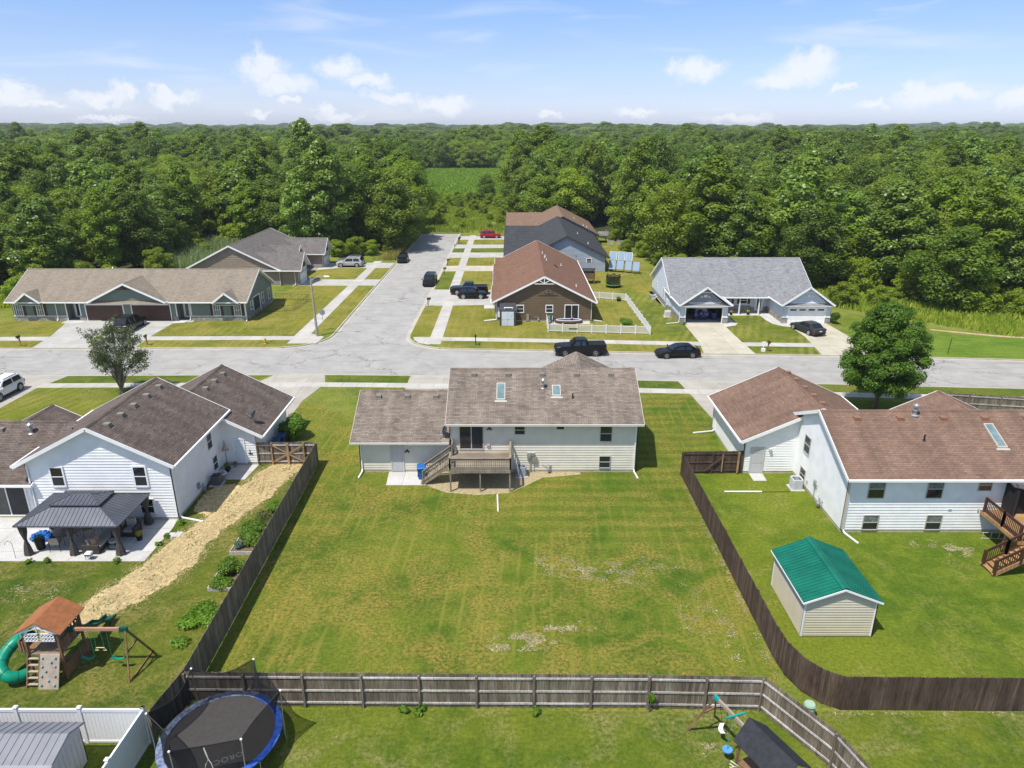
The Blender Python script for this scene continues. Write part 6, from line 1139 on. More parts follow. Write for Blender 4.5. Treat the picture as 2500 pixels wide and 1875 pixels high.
# raised playhouse behind brown duplex
p=thing('play_house','small wooden playhouse on posts with dark roof behind the brown duplex','playhouse',(12.2,112.8,0)); b=MB(); b.hexa([(10.95,111.9,2.6),(13.3,111.9,2.6),(13.3,113.9,2.6),(10.95,113.9,2.6)],[(10.98,112.8,3.3),(13.27,112.8,3.3),(13.27,113.0,3.3),(10.98,113.0,3.3)]); b.build('roof',mat('playhouse_roof',(.13,.15,.18),.7,.1,3),p)
b=MB(); b.box(11.1,13.15,113.5,113.6,1.1,2.6); b.box(11.1,13.15,112.05,112.1,2.15,2.6); b.build('wall',mat('playhouse_wall',(.42,.38,.30),.8),p); b=MB(); b.box(11.1,13.15,112.05,113.6,1.05,1.12); b.box(11.1,13.15,112.04,112.08,1.12,1.75); b.box(13.1,13.15,112.05,113.6,1.12,1.75); b.box(11.1,13.15,112.04,112.1,.75,1.05); b.build('railing',PW,p)
for x,y in ((11.15,112.1),(13.1,112.1),(11.15,113.5),(13.1,113.5)): b=MB(); b.box(x-.06,x+.06,y-.06,y+.06,0,2.6); b.build('post',PW,p)
# solar panels
PAN=NT('solar_film'); w=PAN.node('ShaderNodeTexWave'); w.wave_type='BANDS'; w.bands_direction='Z'; w.inputs['Scale'].default_value=2.4; PAN.link(PAN.objc(),w.inputs['Vector']); PAN.fin(PAN.mix(w.outputs['Fac'],(.20,.31,.44),(.33,.44,.55)),.35,.35); SPM=PAN.m
specs=[(16.7,122.1,1.16,.02),(17.93,121.7,1.25,-.03),(19.3,121.1,1.16,0),(20.52,120.5,1.2,-.03),(17.95,130.7,1.3,.04),(19.5,130.5,1.2,0),(20.78,129.7,1.15,-.02)]; names=['nearer row at its left end','nearer row second from the left','nearer row second from the right','nearer row at its right end','farther row at its left end','farther row in its middle','farther row at its right end']
for (x,y,w_,r_),nm in zip(specs,names):
    t=thing('solar_rack','pale blue tilted panel on wooden posts, '+nm,'solar rack',(x,y,0),R(-14),'tilted panels beside the grey duplex',False); b=MB(); b.hexa([(0,-.05,.55),(w_,-.05,.55),(w_,0,.55),(0,0,.55)],[(0,.55,1.95),(w_,.55,1.95),(w_,.6,1.95),(0,.6,1.95)]); b.build('panel',SPM,t)
    b=MB(); b.bar((0,-.06,.52),(0,.56,1.98),.06,.06); b.bar((w_,-.06,.52),(w_,.56,1.98),.06,.06); b.bar((0,.58,1.98),(w_,.58,1.98),.06,.06); b.bar((0,-.05,.52),(w_,-.05,.52),.05,.05); b.build('frame',PW if y<125 else WTRIM,t)
    for xx in (0.02,w_-.02): b=MB(); b.box(xx-.05,xx+.05,.25,.35,0,1.2); b.build('post',FL,t)
# street furniture
def mailbox(label,x,y,rz,pm=FL,bm=BLACK,h=1.05,group='mailboxes along the streets'):
    t=thing('mailbox',label,'mailbox',(x,y,0),rz,group,False); b=MB(); b.box(-.05,.05,-.05,.05,0,h); b.box(-.04,.04,-.35,.15,h-.12,h-.05); b.bar((0,-.04,h-.45),(0,-.28,h-.1),.05,.05); b.build('post',pm,t)
    b=MB(); n=8; pr=[(-.1,0),(.1,0)]+[(.1*math.cos(math.pi*k/n),.12+.1*math.sin(math.pi*k/n)) for k in range(n+1)]
    F=[(u,-.42,h+z) for u,z in pr]; Bk=[(u,.12,h+z) for u,z in pr]; m=len(pr); b.add(F+Bk,[tuple(range(m)),tuple(range(2*m-1,m-1,-1))]+[((j+1)%m,j,j+m,(j+1)%m+m) for j in range(m)]); o=b.build('box',bm,t); b=MB(); b.box(.1,.115,-.3,-.27,h+.05,h+.25); b.build('flag',mat('flag_red',(.5,.02,.02),.5),o)
    return t
mailbox('black mailbox on a leaning tan post at the far left kerb',-56.6,78.45,R(0)); mailbox('brown mailbox on a brown post right of the sage duplex driveway',-42.2,78.8,0,PW,mat('mailbox_brown',(.10,.07,.05),.6))
mailbox('black mailbox on a scrolled black post nearest the corner on the side street',-11.75,97.3,R(90),DMET); mailbox('black mailbox on a black post second along the side street',-11.5,119.6,R(90),DMET); mailbox('black mailbox on a black post third along the side street',-11.6,127.7,R(90),DMET)
mailbox('small grey mailbox opposite the fourth side street driveway',-11.6,144.5,R(90),GREYM,GREYM); mailbox('black mailbox nearer of the last pair on the side street',-11.4,152.9,R(90),DMET); mailbox('black mailbox farther of the last pair on the side street',-11.4,154.6,R(90),DMET)
mailbox('black mailbox on a dark post in the verge before the brown duplex',-4.2,78.8,0,DMET); mailbox('brown mailbox on a thick wooden post in the verge of the light grey duplex',28.75,76.35,0,PW,mat('mailbox_dark',(.06,.035,.025),.6))
t=thing('sign_post','thin white realty style post with a white box left of the brown mailbox','post',(28.2,76.3,0)); b=MB(); b.box(28.17,28.23,76.27,76.33,0,1.15); b.box(28.0,28.45,76.28,76.32,.95,1.15); b.build('post',WTRIM,t); b=MB(); b.box(28.02,28.4,76.1,76.45,0,.35); b.build('box',WTRIM,t)
t=thing('fire_hydrant','yellow fire hydrant in the verge before the sage duplex','hydrant',(-28.66,79.2,0)); YH=mat('hydrant_yellow',(.62,.42,.06),.5,.1,3); b=MB(); b.cyl(-28.66,79.2,0,.1,.17); b.cyl(-28.66,79.2,.1,.55,.12); b.cyl(-28.66,79.2,.55,.62,.16); b.sph((-28.66,79.2,.62),.13,0,12,6); b.cyl(-28.66,79.2,.72,.8,.03); b.build('body',YH,t,True)
for s in (-1,1): b=MB(); b.tube([(-28.66,79.2,.42),(-28.66+s*.2,79.2,.42)],.06,10); b.build('nozzle',YH,t)
t=thing('street_lamp','grey street lamp with a curved arm at the corner of the two streets','street lamp',(-23.45,82.4,0)); POLE=mat('pole_grey_wood',(.33,.30,.26),.8,.12,3); b=MB(); b.tube([(-23.45,82.4,0),(-23.6,82.45,7.05)],[.16,.1],12); b.build('pole',POLE,t); b=MB(); b.tube(cr([(-23.6,82.4,6.6),(-23.2,82.4,7.0),(-22.6,82.4,7.25),(-21.9,82.4,7.3)]),.04,8); b.tube([(-23.58,82.4,6.9),(-22.9,82.4,7.1)],.025,6); a_=b.build('arm',GALV,t)
b=MB(); b.hexa([(-22.0,82.28,7.22),(-21.35,82.3,7.24),(-21.35,82.5,7.24),(-22.0,82.52,7.22)],[(-22.0,82.32,7.36),(-21.45,82.34,7.34),(-21.45,82.46,7.34),(-22.0,82.48,7.36)]); b.build('lamp_head',WTRIM,t)
t=thing('stop_sign','octagonal sign seen from its grey back beside the street lamp','road sign',(-23.3,84.9,0)); b=MB(); b.box(-23.33,-23.27,84.87,84.9,0,2.75); b.build('post',GALV,t); b=MB(); n=8; F=[(-23.3+.38*math.cos(R(22.5+45*k)),84.9,2.3+.38*math.sin(R(22.5+45*k))) for k in range(8)]; Bk=[(x,y+.02,z) for x,y,z in F]; b.add(F+Bk,[tuple(range(8)),tuple(range(15,7,-1))]+[((j+1)%8,j,j+8,(j+1)%8+8) for j in range(8)],0)
b.build('sign_panel',GREYM,t); b=MB(); b.add([(x,y+.021,z) for x,y,z in F],[tuple(range(7,-1,-1))]); b.build('sign_face',mat('sign_red',(.5,.01,.015),.5),t)
t=thing('basketball_hoop','white bracket basketball hoop standing in the trees left of the side street end','basketball hoop',(-24.1,161,0)); b=MB(); b.bar((-24.6,161.3,0),(-24.6,161.3,3.4),.12,.12,up=(0,1,0)); b.bar((-24.6,161.3,3.4),(-23.3,161.3,3.4),.1,.1); b.build('pole',WTRIM,t); b=MB(); b.box(-23.7,-22.9,161.1,161.15,2.6,3.5); b.build('backboard',DMET,t); b=MB(); b.tube([(-23.3+.22*math.cos(k*.5236),160.85+.22*math.sin(k*.5236),2.75) for k in range(13)],.015,5,cap=False); b.build('rim',mat('rim_orange',(.6,.15,.02),.5),t)
setorg((48.4,75.2,0)); b=MB(); b.bar((48.35,75.25,0),(48.5,75.3,1.9),.05,.05); b.solo('marker_post',DMET,'thin dark marker post by the kerb in the green field on the right','post')
# flag on left house garage
t=thing('flag','american flag on a short pole beyond the left hand white house','flag',(-29.6,56.5,0)); b=MB(); b.tube([(-30.3,56.1,1.6),(-29.4,56.5,3.2)],.02,6); b.build('pole',WTRIM,t)
FLM=NT('flag_cloth'); uv=FLM.uv(); st=FLM.node('ShaderNodeTexWave'); st.wave_type='BANDS'; st.bands_direction='Y'; st.inputs['Scale'].default_value=2.6; FLM.link(uv,st.inputs['Vector']); FLM.fin(FLM.mix(FLM.math('GREATER_THAN',st.outputs['Fac'],.5),(.55,.03,.04),(.75,.75,.75)),.8)
b=MB(); P0=Vector((-29.4,56.5,3.15)); 
for i in range(8):
    a=i/8; c=(i+1)/8; f=lambda q,zz: (P0.x-1.3*q*.75,P0.y-.3*q+.06*math.sin(q*9),P0.z-.25*q-zz)
    b.poly([f(a,0),f(a,.7),f(c,.7),f(c,0)],0)
o=b.build('cloth',FLM.m,t); b=MB()
for i in range(3):
    a=i/8; c=(i+1)/8; g=lambda q,zz:(P0.x-1.3*q*.75,P0.y-.3*q+.06*math.sin(q*9)-.012,P0.z-.25*q-zz); b.poly([g(a,0),g(a,.38),g(c,.38),g(c,0)])
b.build('canton',mat('flag_navy',(.02,.03,.14),.8),o)
# small things at the brown duplex
t=thing('pool_float','round inflatable pool with pale rim against the sliding door wall','pool',(7.3,88.6,0)); b=MB(); b.tube([(7.3+1.35*math.cos(k*.2618)*1.2,88.55+.55*math.sin(k*.2618),.4) for k in range(25)],.06,8,cap=False); b.build('rim',LGREY,t); b=MB(); b.tube([(7.3+1.35*math.cos(k*.2618)*1.2,88.55+.55*math.sin(k*.2618),.2) for k in range(25)],.2,8,cap=False); b.build('wall',mat('pool_wall_brown',(.10,.05,.04),.6),t)
planter('flower_pot','pot with pink flowers standing in front of the sliding door',7.7,88.5,.16,.5,BLACK,LEAF_GR,FLOW_P,7,60)
t=thing('lawn_chair','green folding chair near the left corner of the white picket yard','chair',(5.0,88.6,0)); b=MB(); b.box(4.75,5.2,88.2,88.65,.38,.42); b.build('seat',DGP,t); b=MB(); b.hexa([(4.75,88.65,.42),(5.2,88.65,.42),(5.2,88.7,.42),(4.75,88.7,.42)],[(4.75,88.95,1.05),(5.2,88.95,1.05),(5.2,89.0,1.05),(4.75,89.0,1.05)]); b.build('backrest',DGP,t)
b=MB(); 
for x in (4.75,5.2): b.bar((x,88.1,0),(x,88.75,.9),.03,.03); b.bar((x,88.8,0),(x,88.1,.6),.03,.03)
b.build('frame',WTRIM,t)
bush('garden_plants','green plants growing in the right part of the white picket yard','plant',14.6,87.3,.8,.7,LEAF_GR,900,.16,61); bush('garden_plants','smaller plants in the picket yard beyond the others','plant',14.3,89.2,.5,.5,LEAF_GR,450,.14,62)
planter('patio_planter','dark planter with a grassy plant against the far side of the picket fence',15.4,100.4,.35,.35,BLACK,LEAF_DK,None,8,300)
planter('hanging_flowers','purple pink flower ball by the garage of the brown duplex',-2.9,113.2,.35,1.4,DMET,FLOW_P,FLOW_P,9,200)
t=thing('patio_set','covered grey seat and white sticks lying against the light grey duplex','patio seat',(20.6,102.2,0)); b=MB(); b.box(20.2,21.0,101.6,102.8,0,.5); b.build('cover',GREYM,t); b=MB(); b.bar((20.3,101.3,.1),(21.1,102.1,.7),.06,.06); b.bar((20.5,101.1,.1),(21.2,101.7,.5),.06,.06); b.build('frame',WTRIM,t)
bush('evergreen_shrub','dark evergreen shrub at the right corner of the light grey duplex','shrub',41.4,88.2,.9,1.7,LEAF_DK,1500,.16,63); bush('flower_bed_plant','low plant at the left corner of the open garage','plant',21.9,87.7,.35,.35,LEAF_DK,200,.12,64)
planter('flower_pot','pot of yellow flowers on the porch of the light grey duplex, left of two',29.3,92.5,.2,.3,BLACK,LEAF_GR,FLOW_Y,10,90); planter('flower_pot','pot of yellow and orange flowers on the porch near the front door',31.6,92.6,.22,.3,BLACK,LEAF_GR,FLOW_Y,11,120)
# deck and lattice far
t=thing('wood_deck','raised tan wooden deck behind the blue sided duplex','deck',(19.5,155,0)); b=MB(); b.box(18.3,20.6,153.6,157,1.5,1.6); b.build('deck_boards',FWR,t)
for x,y in ((18.4,153.7),(20.5,153.7),(20.5,156.9)): b=MB(); b.box(x-.07,x+.07,y-.07,y+.07,0,2.5); b.build('post',FN,t)
b=MB(); b.box(18.3,20.6,153.56,153.6,1.6,2.5); b.build('railing',FWR,t)
for i,(x0,x1) in enumerate(((20.0,21.3),(22.0,23.6))):
    setorg((x0,150.2,0)); b=MB(); 
    for k in range(5): b.box(x0,x1,150.0,150.05,.15+k*.22,.27+k*.22)
    for x in (x0,x1): b.box(x-.04,x+.04,150.05,150.12,0,1.25)
    b.solo('garden_trellis',FWR,'low pale slatted trellis panel at the wood edge, '+('left of two' if i==0 else 'right of two'),'trellis')
# ---------------- vehicles (local: x forward, y left) ----------------
TYRE=mat('tyre',(.012,.012,.012),.8,.2,6); RIM=mat('alloy_rim',(.55,.56,.57),.35,.1,6,.2); CGL=mat('car_glass',(.010,.013,.016),.04,.2,1,0,.9); HL=mat('headlamp_glass',(.72,.74,.77),.1,.1,6,0,.8); TL=mat('tail_lamp_red',(.35,.008,.006),.2,.1,6,0,.6); TRM=mat('car_trim_black',(.013,.013,.014),.6,.1,4); PLT=mat('number_plate',(.6,.6,.58),.5,.1,8)
def paint(n,c,r=.3): return mat('paint_'+n,c,r,.05,1,.0,.25,coat=.2)
def loft(b,rings,m=0):
    n=len(rings[0]); base=len(b.v)
    for r in rings: b.v+=[tuple(p) for p in r]
    for i in range(len(rings)-1):
        for j in range(n): b.f.append((base+i*n+j,base+i*n+(j+1)%n,base+(i+1)*n+(j+1)%n,base+(i+1)*n+j)); b.m.append(m)
    b.f.append(tuple(base+j for j in range(n))[::-1]); b.m.append(m); b.f.append(tuple(base+(len(rings)-1)*n+j for j in range(n))); b.m.append(m)
def vehicle(name,label,cat,x,y,rz,kind,pm,L,Wd,Hh,belt=.95,group=None,z=0,rimm=None,extra=None):
    t=thing(name,label,cat,(x,y,z),R(rz),group,False); hw=Wd/2; cl=.2 if kind in('sedan','minivan','hatch') else .27; wr=.33 if kind in ('sedan','hatch','minivan') else .38
    hood={'sedan':.80,'hatch':.9,'suv':1.02,'minivan':.98,'pickup':1.18,'jeep':1.1}[kind]; nose={'sedan':.68,'hatch':.8,'suv':.92,'minivan':.8,'pickup':1.08,'jeep':1.05}[kind]; deck={'sedan':.98,'hatch':1.0,'suv':1.05,'minivan':1.05,'pickup':1.22,'jeep':1.1}[kind]
    if kind=='sedan': cab=(.22,.02,-.27,-.43); 
    elif kind=='hatch': cab=(.22,.04,-.36,-.475)
    elif kind=='suv': cab=(.235,.08,-.40,-.485)
    elif kind=='minivan': cab=(.34,.16,-.43,-.49)
    elif kind=='jeep': cab=(.17,.12,-.42,-.44)
    else: cab=(.20,.10,-.10,-.125)
    bl=max(belt,hood)+.02 if kind!='sedan' else .92
    st=[(.5,cl+.12,nose-.2,.72),(.492,cl+.06,nose-.08,.82),(.465,cl,nose,.93),(.40,cl,hood-.03,.985),(cab[0]+.02,cl,hood+.01,1.0),(cab[0]-.04,cl,bl,1.0),(0,cl,bl+.01,1.0),(-.25,cl,bl+.01,1.0),(-.42,cl,deck,.985),(-.475,cl+.02,deck-.02,.94),(-.495,cl+.08,deck-.12,.84),(-.5,cl+.16,deck-.3,.76)]
    if kind=='jeep': st=[(.47,cl+.15,hood-.15,.62),(.46,cl+.1,hood,.66),(.3,cl+.1,hood+.02,.72),(.2,cl,hood+.04,.92),(0,cl,bl,.92),(-.44,cl,bl,.92),(-.45,cl+.1,bl-.02,.9)]
    b=MB(); rings=[]
    for f,zb,zt,k in st:
        w=hw*k; X=f*L; rings.append([(X,-w*.86,zb),(X,-w*.97,zb+.1),(X,-w,zb+(zt-zb)*.5),(X,-w*.985,zt-.13),(X,-w*.93,zt-.03),(X,-w*.6,zt),(X,w*.6,zt),(X,w*.93,zt-.03),(X,w*.985,zt-.13),(X,w,zb+(zt-zb)*.5),(X,w*.97,zb+.1),(X,w*.86,zb)])
    loft(b,rings[::-1])
    # cabin
    tr=.80 if kind!='jeep' else .9; c0,c1,c2,c3=[q*L for q in cab]; R_=[]
    def ring(X,zb,zt,wb,wt): return [(X,-wb,zb),(X,-(wb*.35+wt*.65),zb+(zt-zb)*.6),(X,-wt,zt-.05),(X,-wt*.8,zt),(X,wt*.8,zt),(X,wt,zt-.05),(X,(wb*.35+wt*.65),zb+(zt-zb)*.6),(X,wb,zb)]
    wb=hw*.94; wt=hw*tr; zb=bl-.05
    R_=[ring(c0,zb,zb+.06,wb*.9,wb*.84),ring(c0+(c1-c0)*.55,zb,zb+(Hh-zb)*.62,wb*.97,wt*1.04),ring(c1,zb,Hh-.03,wb,wt),ring((c1+c2)/2,zb,Hh,wb,wt),ring(c2,zb,Hh-.04,wb*.98,wt*.97),ring(c3,zb,zb+(.08 if kind!='pickup' and kind!='jeep' else (Hh-zb)*.8),wb*.93,wt*.96)]
    loft(b,R_[::-1]); body=b.build('body',pm,t,False)
    # smooth-ish body
    for p in body.data.polygons: p.use_smooth=False
    mod=body.modifiers.new('bevel','BEVEL'); mod.width=.035; mod.segments=2; mod.limit_method='ANGLE'; mod.angle_limit=R(25)
    def gq(nm,P,m=CGL,off=.014):
        v=[Vector(q) for q in P]; n=(v[1]-v[0]).cross(v[2]-v[0]).normalized(); c=sum(v,Vector())/len(v)
        if n.dot(c-Vector((0,0,Hh*.5)))<0: v=v[::-1]; n=-n
        g=MB(); g.slab([tuple(q+n*off) for q in v],.001,0,0) if abs(n.z)>.3 else g.add([tuple(q+n*off) for q in v]+[tuple(q+n*(off-.01)) for q in v],[tuple(range(len(v))),tuple(range(2*len(v)-1,len(v)-1,-1))]); return g.build(nm,m,t)
    zt=Hh-.1
    ws0=Vector((c0-.03*L*.2,0,zb+.1)); 
    a0,a1=c0+(c1-c0)*.06,c0+(c1-c0)*.92
    def wz(X): f=(X-c0)/(c1-c0); return (zb+.06)+(Hh-.03-zb-.06)*(f/.55*.6 if f<.55 else .6+(f-.55)/.45*.4)
    gq('windscreen',[(a0,-wb*.78,wz(a0)),(a0,wb*.78,wz(a0)),(a1,wt*.86,wz(a1)-.02),(a1,-wt*.86,wz(a1)-.02)],off=.03)
    if kind in('sedan','hatch','suv','minivan'):
        e0,e1=c2+(c3-c2)*.12,c2+(c3-c2)*.88; rz_=lambda X:(Hh-.04)+((zb+.08)-(Hh-.04))*(X-c2)/(c3-c2)
        gq('rear_window',[(e0,-wt*.84,rz_(e0)),(e0,wt*.84,rz_(e0)),(e1,wb*.76,rz_(e1)),(e1,-wb*.76,rz_(e1))],off=.03)
    else: gq('rear_window',[(c2+(c3-c2)*.85-.05,-wt*.75,zt-.05),(c2+(c3-c2)*.85-.05,wt*.75,zt-.05),(c3-.02,wb*.75,zb+.12),(c3-.02,-wb*.75,zb+.12)],off=.02)
    for s in (-1,1):
        lo=zb+.09; hi=Hh-.13; ks=[c1+.02*L*.5,(c1+c2)/2+.02*L,(c1+c2)/2-.01*L,c2+.01*L]
        def sy(z): 
            f=(z-zb)/(Hh-.05-zb); return s*((wb+(wb*.35+wt*.65-wb)*f/.6) if f<.6 else ((wb*.35+wt*.65)+(wt-(wb*.35+wt*.65))*(f-.6)/.4))
        fr=c0+(c1-c0)*.45
        gq('side_window',[(fr,sy(lo),lo),(ks[1],sy(lo),lo),(ks[1],sy(hi),hi),(ks[0]-.02*L,sy(hi),hi)],off=.02)
        rr=c2+(c3-c2)*(.35 if kind!='pickup' else .1); gq('side_window',[(ks[2],sy(lo),lo),(c2+(rr-c2)*.3,sy(lo),lo),(c2+.03*L,sy(hi),hi),(ks[2],sy(hi),hi)],off=.02)
        g=MB(); mx=c0-.12; g.hexa([(mx-.05,s*(hw*.97),bl+.0),(mx+.06,s*(hw*.97),bl+.0),(mx+.04,s*(hw+.18),bl+.02),(mx-.05,s*(hw+.18),bl+.02)],[(mx-.05,s*(hw*.95),bl+.13),(mx+.05,s*(hw*.95),bl+.13),(mx+.03,s*(hw+.18),bl+.16),(mx-.05,s*(hw+.18),bl+.16)]); g.build('mirror',pm if kind!='jeep' else TRM,t)
        fx=.455*L; g=MB(); g.box(fx-.06,fx+.06,s*hw*.62,s*hw*.90,nose-.22,nose-.07); g.build('headlight',HL,t)
        rx_=-.472*L; g=MB(); g.box(rx_-.07,rx_+.05,s*hw*.70,s*hw*.955,deck-.34,deck-.1); g.build('tail_light',TL,t)
        for wx in (.31*L,-.30*L if kind!='pickup' else -.28*L):
            g=MB(); g.tube([(wx,s*(hw-.02),wr+.02),(wx,s*(hw+.012),wr+.02)],wr+.07,20); g.build('wheel_arch',TRM,t)
            g=MB(); g.tube([(wx,s*(hw-.2),wr),(wx,s*(hw+.0),wr),(wx,s*(hw+.035),wr)],[wr,wr,wr*.93],20); w_=g.build('wheel',TYRE,t); g=MB()
            g.tube([(wx,s*(hw+.02),wr),(wx,s*(hw+.042),wr)],wr*.2,12)
            for k in range(5 if kind!='jeep' else 6):
                a=k*2*math.pi/5+.3; g.bar((wx,s*(hw+.038),wr),(wx+wr*.62*math.cos(a),s*(hw+.038),wr+wr*.62*math.sin(a)),.06,.02,up=(0,1,0)); 
            g.tube([(wx+wr*.64*math.cos(2*math.pi*k/16),s*(hw+.036),wr+wr*.64*math.sin(2*math.pi*k/16)) for k in range(17)],.025,5,cap=False); g.build('rim',rimm or RIM,w_)
    g=MB(); g.box(.488*L,.508*L,-hw*.55,hw*.55,nose-.36,nose-.14); g.build('grille',TRM,t); g=MB(); g.box(.49*L,.512*L,-hw*.8,hw*.8,cl+.05,cl+.22); g.build('front_bumper',TRM if kind!='pickup' else GALV,t)
    g=MB(); g.box(-.512*L,-.49*L,-hw*.8,hw*.8,cl+.1,cl+.28); g.build('rear_bumper',TRM,t); g=MB(); g.box(-.517*L,-.5*L,-.16,.16,.62,.74); g.build('number_plate',PLT,t)
    if kind in ('suv','pickup'): g=MB(); g.box(-.2*L,.2*L,-hw*1.02,hw*1.02,cl-.02,cl+.07); g.build('running_board',TRM,t)
    if kind=='suv':
        for s in (-1,1): g=MB(); g.bar((c1-.2,s*wt*.85,Hh+.03),(c2+.2,s*wt*.85,Hh+.02),.04,.04); g.build('roof_rail',TRM,t)
    if kind=='pickup':
        x0,x1=-.485*L,c3-.06; zt=deck+.06
        g=MB(); g.box(x0,x1,hw*.84,hw*.97,deck-.2,zt); g.box(x0,x1,-hw*.97,-hw*.84,deck-.2,zt); g.box(x0-.03,x0+.07,-hw*.84,hw*.84,deck-.25,zt); g.box(x1-.05,x1+.02,-hw*.84,hw*.84,deck-.25,zt); g.build('bed_wall',pm,t)
        g=MB()
        if extra=='cover': g.box(x0+.02,x1,-hw*.86,hw*.86,zt,zt+.03); g.build('bed_cover',TRM,t)
        else: g.box(x0+.07,x1-.05,-hw*.84,hw*.84,deck-.02,deck+.012); g.build('bed_floor',TRM,t)
    if kind=='jeep':
        g=MB(); g.tube([(-.47*L,.1,1.0),(-.53*L,.1,1.0)],.38,18); w_=g.build('spare_wheel',TYRE,t); g=MB(); g.tube([(-.53*L,.1,1.0),(-.54*L,.1,1.0)],.2,12); g.build('rim',pm,w_)
        for s in (-1,1):
            for wx in (.31*L,-.3*L): g=MB(); g.box(wx-.5,wx+.5,s*hw*.72,s*hw*1.0,.82,.88); g.build('fender',TRM,t)
    return t
BK=paint('black',(.0035,.004,.005)); WH=paint('white',(.72,.73,.75)); SV=paint('silver',(.42,.42,.41)); RD=paint('red',(.38,.012,.022)); DG=paint('graphite',(.035,.037,.042)); NV=paint('blue',(.015,.09,.33)); CH=paint('charcoal',(.006,.0065,.008)); BG=paint('blue_grey',(.09,.12,.15))
vehicle('pickup_truck','big black crew cab pickup parked at the far kerb of the main street','pickup truck',7.6,75.72,182,'pickup',BK,5.7,2.0,1.85,extra='cover',z=-.12,rimm=mat('rim_dark',(.25,.25,.25),.35,.1,6,.2))
vehicle('parked_sedan','black sedan parked at the far kerb right of the black pickup','car',18.3,74.95,184,'sedan',BK,4.75,1.85,1.4,z=-.12,rimm=mat('rim_dark',(.25,.25,.25),.35,.1,6,.2))
vehicle('parked_sedan','dark grey sedan parked before the shut white garage door','car',36.3,84.35,106,'sedan',DG,4.75,1.85,1.42)
vehicle('parked_suv','small boxy black SUV in the brown duplex driveway in front of the pickup','car',-5.85,102.55,-1,'suv',CH,4.2,1.8,1.68)
vehicle('pickup_truck','black pickup with open bed parked beyond the small black SUV','pickup truck',-6.45,105.15,181,'pickup',CH,5.6,1.95,1.85)
vehicle('parked_minivan','dark minivan facing the camera at the right kerb of the side street','minivan',-13.15,112.7,-91,'minivan',CH,4.9,1.9,1.7,z=-.12)
vehicle('parked_car','black hatchback facing the camera at the left kerb of the side street','car',-20.35,132.6,-88,'hatch',BK,4.3,1.78,1.5,z=-.12)
vehicle('parked_suv','silver SUV in the farther driveway of the taupe duplex','car',-29.0,126.95,179,'suv',SV,4.7,1.9,1.72)
vehicle('parked_suv','dark blue grey car half hidden behind the silver SUV','car',-29.3,129.4,179,'suv',BG,4.6,1.85,1.6)
vehicle('parked_suv','red SUV in the farthest driveway of the side street','car',-4.9,161.4,2,'suv',RD,4.6,1.88,1.66)
vehicle('parked_suv','white SUV in the driveway at the left edge of the photo','car',-48.0,62.4,-91,'suv',WH,4.65,1.86,1.66)
vehicle('parked_suv','large black SUV parked in the sage duplex driveway','car',-47.65,85.9,90,'suv',CH,5.15,1.98,1.8)
vehicle('off_roader','blue boxy off road car inside the open garage','car',24.55,91.6,90,'jeep',NV,4.2,1.85,1.85,belt=1.15)
# ---------------- trees ----------------
LF=[leafm('leaf_forest_mid',(.105,.18,.014),(.25,.345,.03),.38),leafm('leaf_forest_dark',(.07,.13,.013),(.17,.255,.026),.35),leafm('leaf_forest_light',(.17,.25,.018),(.32,.41,.04),.42),leafm('leaf_forest_glossy',(.09,.175,.02),(.26,.37,.055),.32,.4,.4),leafm('leaf_forest_yellow',(.15,.225,.02),(.28,.37,.04),.4)]
def crown(seed,Rr,z0,z1,nl,n,size,m,shape='round',lr=(.26,.42),feather=0):
    rng=np.random.default_rng(seed); lob=[]
    for i in range(nl):
        f=(i+.5)/nl; z=z0+(z1-z0)*f
        if shape=='round': env=math.sin(math.pi*min(1,max(.05,(f*.92+.06))))**.6
        elif shape=='oval': env=math.sin(math.pi*min(.97,(f*.9+.1)))**.8*.85
        elif shape=='cone': env=1.05-.85*f
        else: env=.55+.45*math.sin(math.pi*f)
        a=i*2.39996+rng.uniform(-.4,.4); r=Rr*env*(.25+.62*math.sqrt(rng.random())) ; lob.append((r*math.cos(a),r*math.sin(a),z+rng.uniform(-.5,.5),Rr*rng.uniform(*lr)*(1-.25*f)))
    P,d=lobes_pts(lob,n,rng,.42,.85)
    V=leaves((P,d),size,rng,.6,.6+feather); return qmesh('crown',V,m),lob
def trunkm(seed,z0,z1,Rr,r0,lob,nb=5):
    rng=random.Random(seed); b=MB(); lean=(rng.uniform(-.4,.4),rng.uniform(-.4,.4)); zt=z0+(z1-z0)*.75
    pts=[(0,0,0),(lean[0]*.2,lean[1]*.2,z0*.5),(lean[0]*.6,lean[1]*.6,z0+1),(lean[0],lean[1],zt)]; b.tube(pts,[r0*1.25,r0,r0*.75,r0*.15],8)
    for l in rng.sample(lob,min(nb,len(lob))): zz=rng.uniform(z0*.7,z0+(z1-z0)*.3); b.tube([(lean[0]*.4,lean[1]*.4,zz),(l[0]*.5,l[1]*.5,(zz+l[2])/2+.3),(l[0]*.9,l[1]*.9,l[2])],[r0*.4,r0*.25,.03],6)
    return b
PROTO=[]
def proto(idx,kind_label,seed,Rr,z0,z1,nl,n,size,m,shape,r0=.25,lr=(.28,.46)):
    cm,lob=crown(seed,Rr,z0,z1,nl,n,size,m,shape,lr); tb=trunkm(seed,z0,z1,Rr,r0,lob); setorg(); PROTO.append((kind_label,cm,tb,Rr,z1))
    global TM
    o=tb.build('trunk',BARK,None); TM.append(o.data); bpy.data.objects.remove(o)
TM=[]
